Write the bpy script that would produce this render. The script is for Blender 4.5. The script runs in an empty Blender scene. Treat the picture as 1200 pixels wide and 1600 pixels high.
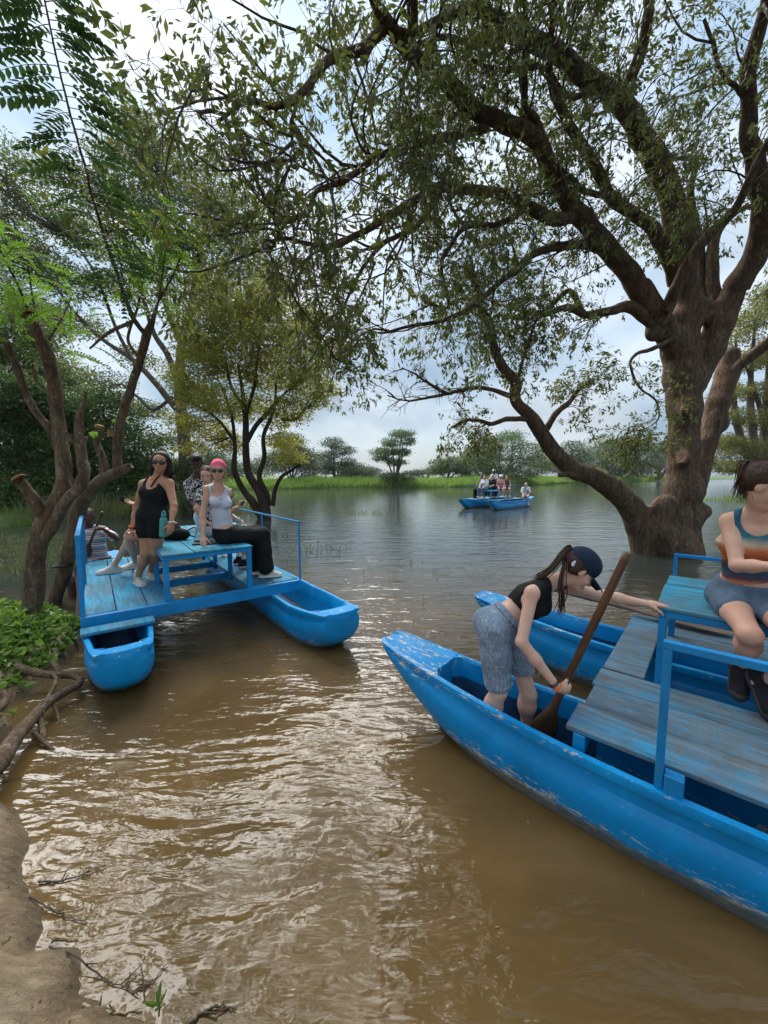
import bpy, bmesh, math, random
import numpy as np
from mathutils import Vector, Matrix
R = math.radians
SC = bpy.context.scene
COL = SC.collection
# ------------------------------------------------------------------ camera
CAM_H = 1.85; PITCH = R(5.4); FPX = 601.0
cam = bpy.data.objects.new('camera', bpy.data.cameras.new('camera')); COL.objects.link(cam)
cam.location = (0, 0, CAM_H); cam.rotation_euler = (R(90) - PITCH, 0, 0)
cam.data.sensor_fit = 'HORIZONTAL'; cam.data.sensor_width = 36; cam.data.lens = 36 * FPX / 1200
cam.data.clip_start = .05; cam.data.clip_end = 6000
SC.camera = cam
SC.render.resolution_x = 768; SC.render.resolution_y = 1024
# ------------------------------------------------------------------ light
SUN_EL = R(50); SUN_AZ = R(-24)          # azimuth from +Y, clockwise positive
sun = bpy.data.objects.new('sun', bpy.data.lights.new('sun', 'SUN')); COL.objects.link(sun)
sun.data.energy = 3.0; sun.data.angle = R(50); sun.data.color = (1, .96, .9)
sd = Vector((math.sin(SUN_AZ) * math.cos(SUN_EL), math.cos(SUN_AZ) * math.cos(SUN_EL), math.sin(SUN_EL)))
sun.rotation_euler = sd.to_track_quat('Z', 'Y').to_euler()
world = bpy.data.worlds.new('World'); SC.world = world; world.use_nodes = True
wn = world.node_tree; wn.nodes.clear()
def wnode(t, **k):
    n = wn.nodes.new(t)
    for a, b in k.items(): setattr(n, a, b)
    return n
sky = wnode('ShaderNodeTexSky', sky_type='NISHITA', sun_disc=False)
sky.sun_elevation = SUN_EL; sky.sun_rotation = SUN_AZ % (2 * math.pi); sky.air_density = 1.2; sky.dust_density = 1.0
tc = wnode('ShaderNodeTexCoord'); mp = wnode('ShaderNodeMapping'); mp.inputs['Scale'].default_value = (1, 1, 2.2)
wn.links.new(tc.outputs['Generated'], mp.inputs['Vector'])
n1 = wnode('ShaderNodeTexNoise'); n1.inputs['Scale'].default_value = 2.1; n1.inputs['Detail'].default_value = 6; n1.inputs['Roughness'].default_value = .52; n1.inputs['Distortion'].default_value = .35
wn.links.new(mp.outputs[0], n1.inputs['Vector'])
cr = wnode('ShaderNodeValToRGB'); cr.color_ramp.elements[0].position = .36; cr.color_ramp.elements[1].position = .6
cr.color_ramp.elements[0].color = (.82, .82, .82, 1); cr.color_ramp.elements[1].color = (1, 1, 1, 1)
wn.links.new(n1.outputs['Fac'], cr.inputs[0])
n2 = wnode('ShaderNodeTexNoise'); n2.inputs['Scale'].default_value = 3.3; n2.inputs['Detail'].default_value = 7; n2.inputs['Roughness'].default_value = .5
mp2 = wnode('ShaderNodeMapping'); mp2.inputs['Location'].default_value = (3, 1, 7); mp2.inputs['Scale'].default_value = (1, 1, 1.8)
wn.links.new(tc.outputs['Generated'], mp2.inputs['Vector']); wn.links.new(mp2.outputs[0], n2.inputs['Vector'])
cc = wnode('ShaderNodeValToRGB'); cc.color_ramp.elements[0].position = .36; cc.color_ramp.elements[1].position = .66
cc.color_ramp.elements[0].color = (1.65, 2.3, 3.0, 1); cc.color_ramp.elements[1].color = (3.45, 3.8, 4.15, 1)
wn.links.new(n2.outputs['Fac'], cc.inputs[0])
# the veil of cloud is brighter towards the sun that stands behind it
dp = wnode('ShaderNodeVectorMath', operation='DOT_PRODUCT'); dp.inputs[1].default_value = sd
nrm = wnode('ShaderNodeVectorMath', operation='NORMALIZE'); wn.links.new(tc.outputs['Generated'], nrm.inputs[0]); wn.links.new(nrm.outputs[0], dp.inputs[0])
mr = wnode('ShaderNodeMapRange'); mr.inputs['From Min'].default_value = .72; mr.inputs['From Max'].default_value = 1; mr.inputs['To Min'].default_value = 0; mr.inputs['To Max'].default_value = 1
wn.links.new(dp.outputs['Value'], mr.inputs['Value'])
pw = wnode('ShaderNodeMath', operation='POWER'); pw.inputs[1].default_value = 2.4; wn.links.new(mr.outputs[0], pw.inputs[0])
sc_ = wnode('ShaderNodeMath', operation='MULTIPLY_ADD'); sc_.inputs[1].default_value = .1; sc_.inputs[2].default_value = 1.0; wn.links.new(pw.outputs[0], sc_.inputs[0])
# an overcast sky is brightest overhead and darkest at the horizon
sz = wnode('ShaderNodeSeparateXYZ'); wn.links.new(nrm.outputs[0], sz.inputs[0])
zc = wnode('ShaderNodeMath', operation='MAXIMUM'); wn.links.new(sz.outputs[2], zc.inputs[0]); zc.inputs[1].default_value = 0
ov = wnode('ShaderNodeMath', operation='MULTIPLY_ADD'); wn.links.new(zc.outputs[0], ov.inputs[0]); ov.inputs[1].default_value = .72; ov.inputs[2].default_value = .62
om = wnode('ShaderNodeMath', operation='MULTIPLY'); wn.links.new(ov.outputs[0], om.inputs[0]); wn.links.new(sc_.outputs[0], om.inputs[1])
vs = wnode('ShaderNodeVectorMath', operation='SCALE'); wn.links.new(cc.outputs[0], vs.inputs[0]); wn.links.new(om.outputs[0], vs.inputs['Scale'])
mx = wnode('ShaderNodeMix', data_type='RGBA'); wn.links.new(cr.outputs[0], mx.inputs['Factor'])
wn.links.new(sky.outputs[0], mx.inputs['A']); wn.links.new(vs.outputs[0], mx.inputs['B'])
bg = wnode('ShaderNodeBackground'); bg.inputs['Strength'].default_value = .1
wo = wnode('ShaderNodeOutputWorld'); wn.links.new(mx.outputs['Result'], bg.inputs[0]); wn.links.new(bg.outputs[0], wo.inputs[0])
SC.view_settings.view_transform = 'Standard'; SC.view_settings.look = 'None'; SC.view_settings.gamma = 1
SC.view_settings.use_curve_mapping = False; SC.view_settings.exposure = 1.5
SC.render.engine = 'CYCLES'
SC.cycles.max_bounces = 6; SC.cycles.diffuse_bounces = 3; SC.cycles.glossy_bounces = 3; SC.cycles.transparent_max_bounces = 6; SC.cycles.transmission_bounces = 3
SC.cycles.caustics_reflective = False; SC.cycles.caustics_refractive = False
# ------------------------------------------------------------------ pixel -> place helpers
def ray(x, y):
    u = (x - 600) / FPX; v = -(y - 800) / FPX
    return np.array([u, math.cos(PITCH) + v * math.sin(PITCH), -math.sin(PITCH) + v * math.cos(PITCH)])
def D(x, y, Y):
    r = ray(x, y); return np.array([0, 0, CAM_H]) + r * (Y / r[1])
def G(x, y, z=0.):
    r = ray(x, y); return np.array([0, 0, CAM_H]) + r * ((z - CAM_H) / r[2])
A3 = lambda *a: np.array(a, float)
def unit(v):
    v = np.asarray(v, float); return v / (np.linalg.norm(v) + 1e-12)
# ------------------------------------------------------------------ materials
def newmat(name):
    m = bpy.data.materials.new(name); m.use_nodes = True
    nt = m.node_tree; nt.nodes.clear()
    out = nt.nodes.new('ShaderNodeOutputMaterial')
    return m, nt, out
class N:
    def __init__(s, nt): s.nt = nt
    def n(s, t, ins=None, **k):
        nd = s.nt.nodes.new(t)
        for a, b in k.items(): setattr(nd, a, b)
        for a, b in (ins or {}).items():
            if isinstance(b, bpy.types.NodeSocket): s.nt.links.new(b, nd.inputs[a])
            else: nd.inputs[a].default_value = b
        return nd
    def coord(s, kind='Object', scale=(1, 1, 1), loc=(0, 0, 0), rot=(0, 0, 0)):
        t = s.n('ShaderNodeTexCoord')
        return s.n('ShaderNodeMapping', {'Vector': t.outputs[kind], 'Scale': scale, 'Location': loc, 'Rotation': rot}).outputs[0]
    def noise(s, v, scale, detail=4, rough=.55, dist=0, out='Fac'):
        return s.n('ShaderNodeTexNoise', {'Vector': v, 'Scale': scale, 'Detail': detail, 'Roughness': rough, 'Distortion': dist}).outputs[out]
    def ramp(s, f, stops, interp='LINEAR'):
        r = s.n('ShaderNodeValToRGB', {'Fac': f}); cr = r.color_ramp; cr.interpolation = interp
        while len(cr.elements) < len(stops): cr.elements.new(.5)
        for e, (p, c) in zip(cr.elements, stops):
            e.position = p; e.color = (c, c, c, 1) if isinstance(c, (int, float)) else (*c, 1)
        return r.outputs[0]
    def mix(s, f, a, b):
        m = s.n('ShaderNodeMix', data_type='RGBA')
        for k, v in (('Factor', f), ('A', a), ('B', b)):
            if isinstance(v, bpy.types.NodeSocket): s.nt.links.new(v, m.inputs[k])
            elif k == 'Factor': m.inputs[k].default_value = v
            else: m.inputs[k].default_value = (*v, 1)
        return m.outputs['Result']
    def math(s, op, a, b=0., c=0., clamp=False):
        m = s.n('ShaderNodeMath', operation=op, use_clamp=clamp)
        for i, v in enumerate((a, b, c)):
            if isinstance(v, bpy.types.NodeSocket): s.nt.links.new(v, m.inputs[i])
            else: m.inputs[i].default_value = v
        return m.outputs[0]
    def bump(s, h, strength=.3, dist=.01, normal=None):
        d = {'Height': h, 'Strength': strength, 'Distance': dist}
        if normal is not None: d['Normal'] = normal
        return s.n('ShaderNodeBump', d).outputs[0]
    def bsdf(s, col, rough=.6, normal=None, spec=.4, **k):
        b = s.n('ShaderNodeBsdfPrincipled')
        for key, v in (('Base Color', col), ('Roughness', rough), ('Specular IOR Level', spec)):
            if isinstance(v, bpy.types.NodeSocket): s.nt.links.new(v, b.inputs[key])
            else: b.inputs[key].default_value = (*v, 1) if key == 'Base Color' else v
        if normal is not None: s.nt.links.new(normal, b.inputs['Normal'])
        for a, v in k.items(): b.inputs[a.replace('_', ' ')].default_value = v
        return b
def finish(nt, out, sh): nt.links.new(sh.outputs[0], out.inputs[0])
def sepz(q, v):
    return q.n('ShaderNodeSeparateXYZ', {'Vector': v}).outputs

def mat_simple(name, col, rough=.6, var=.15, scale=8, bumps=.15, bdist=.004, spec=.35, **k):
    m, nt, out = newmat(name); q = N(nt); v = q.coord()
    nz = q.noise(v, scale, 5, .6)
    lo = tuple(c * (1 - var) for c in col); hi = tuple(min(1, c * (1 + var)) for c in col)
    c = q.ramp(nz, [(.3, lo), (.7, hi)])
    nb = q.noise(v, scale * 6, 4, .6)
    finish(nt, out, q.bsdf(c, rough, q.bump(nb, bumps, bdist), spec, **k)); return m

def mat_paint(name, peel=.5, far=False):
    """blue boat paint: scuffed, peeling to pale primer along rims and just above the water, algae at the waterline"""
    m, nt, out = newmat(name); q = N(nt); v = q.coord()
    blue = q.ramp(q.noise(v, 2.3, 5, .6), [(.25, (.000, .18, .42)), (.5, (.000, .25, .58)), (.8, (.002, .33, .70))])
    # streaky scuffs along the boat
    vs_ = q.coord(scale=(9, 1.2, 9)); sc = q.noise(vs_, 3, 6, .7)
    blue = q.mix(q.ramp(sc, [(.55, 0.), (.75, .35)]), blue, (.03, .27, .55))
    z = sepz(q, v)[2]
    chips = q.noise(q.coord(scale=(7, 2.6, 11)), 4.5, 6, .72, .4)
    patch = q.noise(v, 1.3, 2, .5)
    # where the paint is lost: close to the water and at the gunwale
    low = q.ramp(z, [(.0, 1.2), (.09, 1.15), (.19, .0)]) if not far else 0.
    rim = q.ramp(z, [(.385, .0), (.415, .62), (.46, .66), (.53, 1.)])
    place = q.math('MAXIMUM', low, q.math('MULTIPLY', rim, .85))
    thr = q.math('MULTIPLY_ADD', place, .26 * peel, q.math('MULTIPLY_ADD', patch, .34, -.20))
    pe = q.math('ADD', chips, thr)
    pf = q.ramp(pe, [(.66, 0.), (.685, 1.)])
    primer = q.ramp(q.noise(v, 30, 3, .6), [(.3, (.36, .38, .36)), (.7, (.62, .63, .58))])
    c = q.mix(pf, blue, primer)
    # algae and mud band at the waterline
    wl = q.math('ADD', z, q.math('MULTIPLY_ADD', q.noise(v, 5, 5, .7), .09, -.045))
    alg = q.ramp(wl, [(.055, 1.), (.095, 0.)])
    c = q.mix(q.math('MULTIPLY', alg, .85), c, (.12, .105, .055))
    gr = q.ramp(q.noise(v, 14, 6, .75), [(.52, 0.), (.8, .4)])
    c = q.mix(gr, c, (.02, .06, .11))
    vor = q.n('ShaderNodeTexVoronoi', {'Vector': q.noise(v, 7, 2, .5, 0, 'Color'), 'Scale': 9.}, feature='DISTANCE_TO_EDGE').outputs['Distance']
    h = q.math('ADD', q.math('MULTIPLY', pf, -.6), q.math('MULTIPLY', q.noise(v, 22, 5, .6), .5))
    nb = q.bump(h, .5, .004, q.bump(q.noise(v, 5, 3, .5), .35, .012))
    rg = q.ramp(q.noise(v, 9, 4, .6), [(.3, .28), (.7, .5)])
    finish(nt, out, q.bsdf(c, rg, nb, .35)); return m

def mat_plank(name, wear=.5, tone=(.02, .2, .42)):
    """weathered planks: thin blue paint rubbed off along the grain down to grey brown wood"""
    m, nt, out = newmat(name); q = N(nt)
    oi = q.n('ShaderNodeObjectInfo').outputs['Random']
    t = q.n('ShaderNodeTexCoord').outputs['Object']
    off = q.n('ShaderNodeCombineXYZ', {'X': q.math('MULTIPLY', oi, 13.), 'Y': q.math('MULTIPLY', oi, 37.), 'Z': 0.}).outputs[0]
    v0 = q.n('ShaderNodeVectorMath', {0: t, 1: off}, operation='ADD').outputs[0]
    v = q.n('ShaderNodeMapping', {'Vector': v0, 'Scale': (26, 2.2, 26)}).outputs[0]
    vf = q.n('ShaderNodeMapping', {'Vector': v0, 'Scale': (150, 7, 150)}).outputs[0]
    vc = q.n('ShaderNodeMapping', {'Vector': v0, 'Scale': (5, 60, 5)}).outputs[0]
    grain = q.noise(v, 1, 6, .65, .6); fine = q.noise(vf, 1, 4, .6, .2); saw = q.noise(vc, 1.3, 3, .6)
    big = q.noise(q.n('ShaderNodeMapping', {'Vector': v0, 'Scale': (3.2, 1.3, 3)}).outputs[0], 1.1, 4, .6)
    wood = q.ramp(grain, [(.25, (.07, .065, .055)), (.5, (.15, .135, .11)), (.8, (.24, .21, .165))])
    paint = q.ramp(grain, [(.3, tuple(c * .55 for c in tone)), (.7, tuple(min(1, c * 1.25) for c in tone))])
    k = q.math('ADD', q.math('MULTIPLY', fine, .7), q.math('ADD', q.math('MULTIPLY', big, .45), q.math('MULTIPLY', saw, .3)))
    f = q.ramp(k, [(.86 - wear * .36, 0.), (1.08 - wear * .36, .85)])
    c = q.mix(f, paint, wood)
    dirt = q.ramp(q.noise(v0, 3.3, 6, .7), [(.5, 0.), (.75, .6)])
    c = q.mix(dirt, c, (.075, .062, .045))
    h = q.math('ADD', q.math('MULTIPLY', grain, .7), q.math('MULTIPLY', fine, .5))
    finish(nt, out, q.bsdf(c, .75, q.bump(h, .6, .004), .25)); return m

def mat_bark(name, cols, scale=1., relief=.03, spots=None, crk=.4):
    m, nt, out = newmat(name); q = N(nt); v = q.coord('Object')
    vv = q.coord('Object', scale=(1, 1, .28))
    a = q.noise(vv, 7 * scale, 7, .68, .5); b = q.noise(v, 1.3 * scale, 4, .6); f = q.noise(v, 40 * scale, 4, .6)
    ed = q.n('ShaderNodeTexVoronoi', {'Vector': q.n('ShaderNodeVectorMath', {0: vv, 1: q.n('ShaderNodeVectorMath', {0: q.noise(vv, 5 * scale, 5, .7, 0, 'Color'), 'Scale': .5}, operation='SCALE').outputs[0]}, operation='ADD').outputs[0], 'Scale': 13. * scale}, feature='DISTANCE_TO_EDGE').outputs['Distance']
    c = q.ramp(a, [(.28, cols[0]), (.5, cols[1]), (.75, cols[2])])
    c = q.mix(q.ramp(b, [(.48, 0.), (.66, .55)]), c, cols[3])
    if spots: c = q.mix(q.ramp(q.noise(v, 9 * scale, 5, .7), [(.62, 0.), (.68, .75)]), c, spots)
    crack = q.ramp(ed, [(0., 0.), (.12, 1.)])
    c = q.mix(q.ramp(ed, [(0., crk), (.07, 0.)]), c, tuple(x * .45 for x in cols[0]))
    c = q.mix(q.ramp(q.noise(vv, 22 * scale, 5, .7), [(.56, 0.), (.68, .5)]), c, tuple(min(1, x * 1.35) for x in cols[2]))
    h = q.math('ADD', q.math('MULTIPLY', a, 1.), q.math('ADD', q.math('MULTIPLY', crack, crk), q.math('MULTIPLY', f, .3)))
    finish(nt, out, q.bsdf(c, .9, q.bump(h, .9, relief), .15)); return m

def mat_leaf(name, cols, trans=.35, rough=.45, spec=.35, tcol=None):
    """cols: three shades picked leaf by leaf"""
    m, nt, out = newmat(name); q = N(nt)
    g = q.n('ShaderNodeNewGeometry').outputs['Random Per Island']
    c = q.ramp(g, [(0., cols[0]), (.45, cols[1]), (1., cols[2])])
    c = q.mix(q.ramp(q.noise(q.coord(), .7, 3, .6), [(.35, 0.), (.7, .45)]), c, cols[1])
    b = q.bsdf(c, rough, None, spec)
    tcx = tcol or tuple(min(1, x * 1.6) for x in cols[1])
    t = q.n('ShaderNodeBsdfTranslucent', {'Color': q.mix(.5, c, tcx)})
    s = q.n('ShaderNodeMixShader', {'Fac': trans, 1: b.outputs[0], 2: t.outputs[0]})
    finish(nt, out, s); return m
# ------------------------------------------------------------------ objects
def link(o, parent=None):
    COL.objects.link(o)
    if parent is not None: o.parent = parent
    return o
def props(o, label=None, cat=None, group=None, kind=None):
    for k, v in (('label', label), ('category', cat), ('group', group), ('kind', kind)):
        if v: o[k] = v
    return o
def thing(name, label, cat, loc=(0, 0, 0), rz=0., group=None):
    o = bpy.data.objects.new(name, None); link(o)
    o.location = tuple(float(c) for c in loc); o.rotation_euler = (0, 0, rz); o.empty_display_size = .2
    return props(o, label, cat, group)
def np_mesh(name, V, F, mat=None, smooth=True):
    """V (n,3) floats, F list of (m,k) int arrays"""
    me = bpy.data.meshes.new(name)
    if not isinstance(F, (list, tuple)): F = [F]
    F = [np.asarray(f, np.int32) for f in F if len(f)]
    V = np.ascontiguousarray(V, np.float32)
    me.vertices.add(len(V)); me.vertices.foreach_set('co', V.ravel())
    lv = np.concatenate([f.ravel() for f in F]); cnt = np.concatenate([np.full(len(f), f.shape[1], np.int32) for f in F])
    st = np.concatenate([[0], np.cumsum(cnt)[:-1]]).astype(np.int32)
    me.loops.add(len(lv)); me.loops.foreach_set('vertex_index', lv)
    me.polygons.add(len(cnt)); me.polygons.foreach_set('loop_start', st); me.polygons.foreach_set('loop_total', cnt)
    me.polygons.foreach_set('use_smooth', np.full(len(cnt), smooth, bool))
    if mat: me.materials.append(mat)
    me.update(calc_edges=True)
    return me
def obj(name, me, parent=None):
    """a mesh in the parent's own frame"""
    o = bpy.data.objects.new(name, me); return link(o, parent)
def local_mesh(name, V, F, mat, parent, smooth=True):
    """V in world coordinates, stored relative to the parent's place (parents here are unrotated unless said)"""
    V = np.asarray(V, float)
    p = parent
    loc = np.zeros(3)
    while p is not None:
        loc = loc + np.array(p.location); p = p.parent
    return obj(name, np_mesh(name, V - loc, F, mat, smooth), parent)
def bm_obj(name, bm, mat, parent=None, smooth=False):
    me = bpy.data.meshes.new(name); bm.to_mesh(me); bm.free()
    if smooth: me.polygons.foreach_set('use_smooth', np.full(len(me.polygons), True, bool))
    me.materials.append(mat); return obj(name, me, parent)
def box_bm(bm, x0, x1, y0, y1, z0, z1, bev=.004):
    b2 = bmesh.new(); bmesh.ops.create_cube(b2, size=1)
    for v in b2.verts:
        v.co = Vector((x0 + (v.co.x + .5) * (x1 - x0), y0 + (v.co.y + .5) * (y1 - y0), z0 + (v.co.z + .5) * (z1 - z0)))
    if bev: bmesh.ops.bevel(b2, geom=list(b2.edges), offset=bev, segments=1, affect='EDGES')
    tmp = bpy.data.meshes.new('tmp'); b2.to_mesh(tmp); b2.free(); bm.from_mesh(tmp); bpy.data.meshes.remove(tmp)
def box(name, x0, x1, y0, y1, z0, z1, mat, parent, bev=.004, skew=0.):
    bm = bmesh.new(); box_bm(bm, x0, x1, y0, y1, z0, z1, bev)
    if skew:
        for v in bm.verts: v.co.z += skew * (v.co.x - (x0 + x1) / 2)
    return bm_obj(name, bm, mat, parent)
# ------------------------------------------------------------------ noise
def _hash(i, j, k, s):
    h = (i * 374761393 + j * 668265263 + k * 2147483647 + s * 1274126177) & 0xffffffff
    h = ((h ^ (h >> 13)) * 1274126177) & 0xffffffff
    return ((h ^ (h >> 16)) & 0xffff) / 65535.0
def vnoise(P, scale=1., seed=0):
    P = np.asarray(P, float) * scale; I = np.floor(P).astype(np.int64); f = P - I; f = f * f * (3 - 2 * f)
    r = 0
    for a in (0, 1):
        for b in (0, 1):
            for c in (0, 1):
                w = (f[..., 0] if a else 1 - f[..., 0]) * (f[..., 1] if b else 1 - f[..., 1]) * (f[..., 2] if c else 1 - f[..., 2])
                r = r + w * _hash(I[..., 0] + a, I[..., 1] + b, I[..., 2] + c, seed)
    return r * 2 - 1
def fnoise(P, scale, oct=3, seed=0):
    r = 0; a = 1.; t = 0
    for o in range(oct): r = r + a * vnoise(P, scale * 2 ** o, seed + o * 7); t += a; a *= .5
    return r / t
# ------------------------------------------------------------------ implicit surfaces
def surfnet(Dg, org, h):
    nx, ny, nz = Dg.shape; S = Dg < 0
    c = [(a, b, d) for a in (0, 1) for b in (0, 1) for d in (0, 1)]
    cnt = np.zeros((nx - 1, ny - 1, nz - 1), np.int8)
    for a, b, d in c: cnt += S[a:nx - 1 + a, b:ny - 1 + b, d:nz - 1 + d]
    I = np.argwhere((cnt > 0) & (cnt < 8))
    vid = np.full((nx - 1, ny - 1, nz - 1), -1, np.int32); vid[I[:, 0], I[:, 1], I[:, 2]] = np.arange(len(I))
    val = {k: Dg[I[:, 0] + k[0], I[:, 1] + k[1], I[:, 2] + k[2]] for k in c}
    acc = np.zeros((len(I), 3)); num = np.zeros(len(I))
    for p in c:
        for ax in range(3):
            if p[ax]: continue
            r = list(p); r[ax] = 1; r = tuple(r)
            d1, d2 = val[p], val[r]; m = (d1 < 0) != (d2 < 0)
            t = d1 / np.where(m, d1 - d2, 1)
            for ax2 in range(3): acc[:, ax2] += m * (p[ax2] + (t if ax2 == ax else 0))
            num += m
    V = org + h * (I + acc / num[:, None])
    Q = []
    for ax in range(3):
        o1, o2 = [(1, 2), (2, 0), (0, 1)][ax]
        s0 = [slice(1, -1)] * 3; s0[ax] = slice(0, -1); s1 = list(s0); s1[ax] = slice(1, None)
        A, B = S[tuple(s0)], S[tuple(s1)]
        E = np.argwhere(A != B); fl = A[E[:, 0], E[:, 1], E[:, 2]]
        add = np.array([1, 1, 1]); add[ax] = 0; E = E + add
        def g(d1, d2):
            K = E.copy(); K[:, o1] -= d1; K[:, o2] -= d2; return vid[K[:, 0], K[:, 1], K[:, 2]]
        q = np.stack([g(1, 1), g(0, 1), g(0, 0), g(1, 0)], 1)
        q[~fl] = q[~fl][:, ::-1]; Q.append(q)
    Q = np.concatenate(Q); return V, Q[(Q >= 0).all(1)]
def cap(a, b, ra, rb=None, k=.02, side=None, s=1., key=''):
    """tapered round limb from a to b, widened s times along side"""
    return dict(t='c', a=np.asarray(a, float), b=np.asarray(b, float), ra=ra, rb=ra if rb is None else rb, k=k, side=None if side is None else unit(side), s=s, key=key)
def ell(c, r, M=None, k=.02, key='', op='+'):
    """ellipsoid; rows of M are its axes"""
    return dict(t='e', c=np.asarray(c, float), r=np.asarray(r, float) * np.ones(3), M=np.eye(3) if M is None else np.asarray(M, float), k=k, key=key, op=op)
def sdf_eval(prims, lo, hi, h, grow=0., margin=.06):
    lo = np.asarray(lo, float); n = np.ceil((np.asarray(hi) - lo) / h).astype(int) + 1
    Dg = np.full(n, .12, np.float32)
    ax = [lo[i] + h * np.arange(n[i]) for i in range(3)]
    for p in prims:
        g = grow if p.get('op', '+') == '+' else 0
        if p['t'] == 'c':
            R_ = (max(p['ra'], p['rb']) + g) * max(1, p['s'])
            bl = np.minimum(p['a'], p['b']) - R_; bh = np.maximum(p['a'], p['b']) + R_
        else:
            R_ = np.sqrt(((p['M'] * (p['r'] + g)[:, None]) ** 2).sum(0)); bl = p['c'] - R_; bh = p['c'] + R_
        m = margin + p['k']
        i0 = np.maximum(0, np.floor((bl - m - lo) / h).astype(int)); i1 = np.minimum(n, np.ceil((bh + m - lo) / h).astype(int) + 1)
        if (i1 <= i0).any(): continue
        X, Y, Z = np.meshgrid(*[ax[i][i0[i]:i1[i]].astype(np.float32) for i in range(3)], indexing='ij')
        if p['t'] == 'c':
            a, b = p['a'], p['b']; ra, rb = p['ra'] + g, p['rb'] + g
            x, y, z = X - a[0], Y - a[1], Z - a[2]; d = b - a
            if p['side'] is not None and p['s'] != 1:
                sd_ = p['side']; w = (1 / p['s'] - 1); q = x * sd_[0] + y * sd_[1] + z * sd_[2]
                x, y, z = x + w * q * sd_[0], y + w * q * sd_[1], z + w * q * sd_[2]
                d = d + w * np.dot(d, sd_) * sd_
            L2 = max(1e-9, float(d @ d)); t = np.clip((x * d[0] + y * d[1] + z * d[2]) / L2, 0, 1)
            dd = np.sqrt((x - t * d[0]) ** 2 + (y - t * d[1]) ** 2 + (z - t * d[2]) ** 2) - (ra + (rb - ra) * t)
        else:
            r = p['r'] + g; M = p['M']; x, y, z = X - p['c'][0], Y - p['c'][1], Z - p['c'][2]
            u = [(x * M[i][0] + y * M[i][1] + z * M[i][2]) for i in range(3)]
            k0 = np.sqrt((u[0] / r[0]) ** 2 + (u[1] / r[1]) ** 2 + (u[2] / r[2]) ** 2)
            k1 = np.sqrt((u[0] / r[0] ** 2) ** 2 + (u[1] / r[1] ** 2) ** 2 + (u[2] / r[2] ** 2) ** 2) + 1e-6
            dd = k0 * (k0 - 1) / k1
        sl = tuple(slice(i0[i], i1[i]) for i in range(3)); cur = Dg[sl]; k = max(p['k'], 1e-4)
        if p.get('op', '+') == '+':
            hh = np.clip(.5 + .5 * (cur - dd) / k, 0, 1); Dg[sl] = cur + (dd - cur) * hh - k * hh * (1 - hh)
        else:
            hh = np.clip(.5 - .5 * (cur + dd) / k, 0, 1); Dg[sl] = cur + (-dd - cur) * hh + k * hh * (1 - hh)
    return Dg, lo, ax
def bounds(prims, pad):
    lo = np.full(3, 1e9); hi = -lo
    for p in prims:
        if p.get('op', '+') != '+': continue
        if p['t'] == 'c':
            r = max(p['ra'], p['rb']) * max(1, p['s']); lo = np.minimum(lo, np.minimum(p['a'], p['b']) - r); hi = np.maximum(hi, np.maximum(p['a'], p['b']) + r)
        else:
            r = np.sqrt(((p['M'] * p['r'][:, None]) ** 2).sum(0)); lo = np.minimum(lo, p['c'] - r); hi = np.maximum(hi, p['c'] + r)
    return lo - pad, hi + pad
def sdf_obj(name, prims, h, mat, parent, grow=0., cuts=(), noise=None, disp=None):
    """cuts: (point, normal) keeps the side the normal points away from"""
    lo, hi = bounds(prims, .02 + grow + 2 * h)
    Dg, lo, ax = sdf_eval(prims, lo, hi, h, grow)
    for p, n in cuts:
        n = unit(n); d = ((ax[0] - p[0]) * n[0])[:, None, None] + ((ax[1] - p[1]) * n[1])[None, :, None] + ((ax[2] - p[2]) * n[2])[None, None, :]
        Dg = np.maximum(Dg, d.astype(np.float32))
    if (Dg < 0).sum() == 0: raise RuntimeError('empty sdf ' + name)
    Dg[0], Dg[-1], Dg[:, 0], Dg[:, -1], Dg[:, :, 0], Dg[:, :, -1] = (.05,) * 6
    V, F = surfnet(Dg, lo, h)
    if noise:
        amp, scl = noise[:2]; n_ = fnoise(V, scl, 3, 5)
        # push along an approximate normal
        c = V.mean(0); nn = np.zeros_like(V); q = V[F]; fn = np.cross(q[:, 2] - q[:, 0], q[:, 3] - q[:, 1])
        for i in range(4): np.add.at(nn, F[:, i], fn)
        nn /= np.linalg.norm(nn, axis=1, keepdims=True) + 1e-12; V = V + nn * (n_ * amp)[:, None]
    if disp is not None: V = disp(V)
    return local_mesh(name, V, F, mat, parent)
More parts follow.
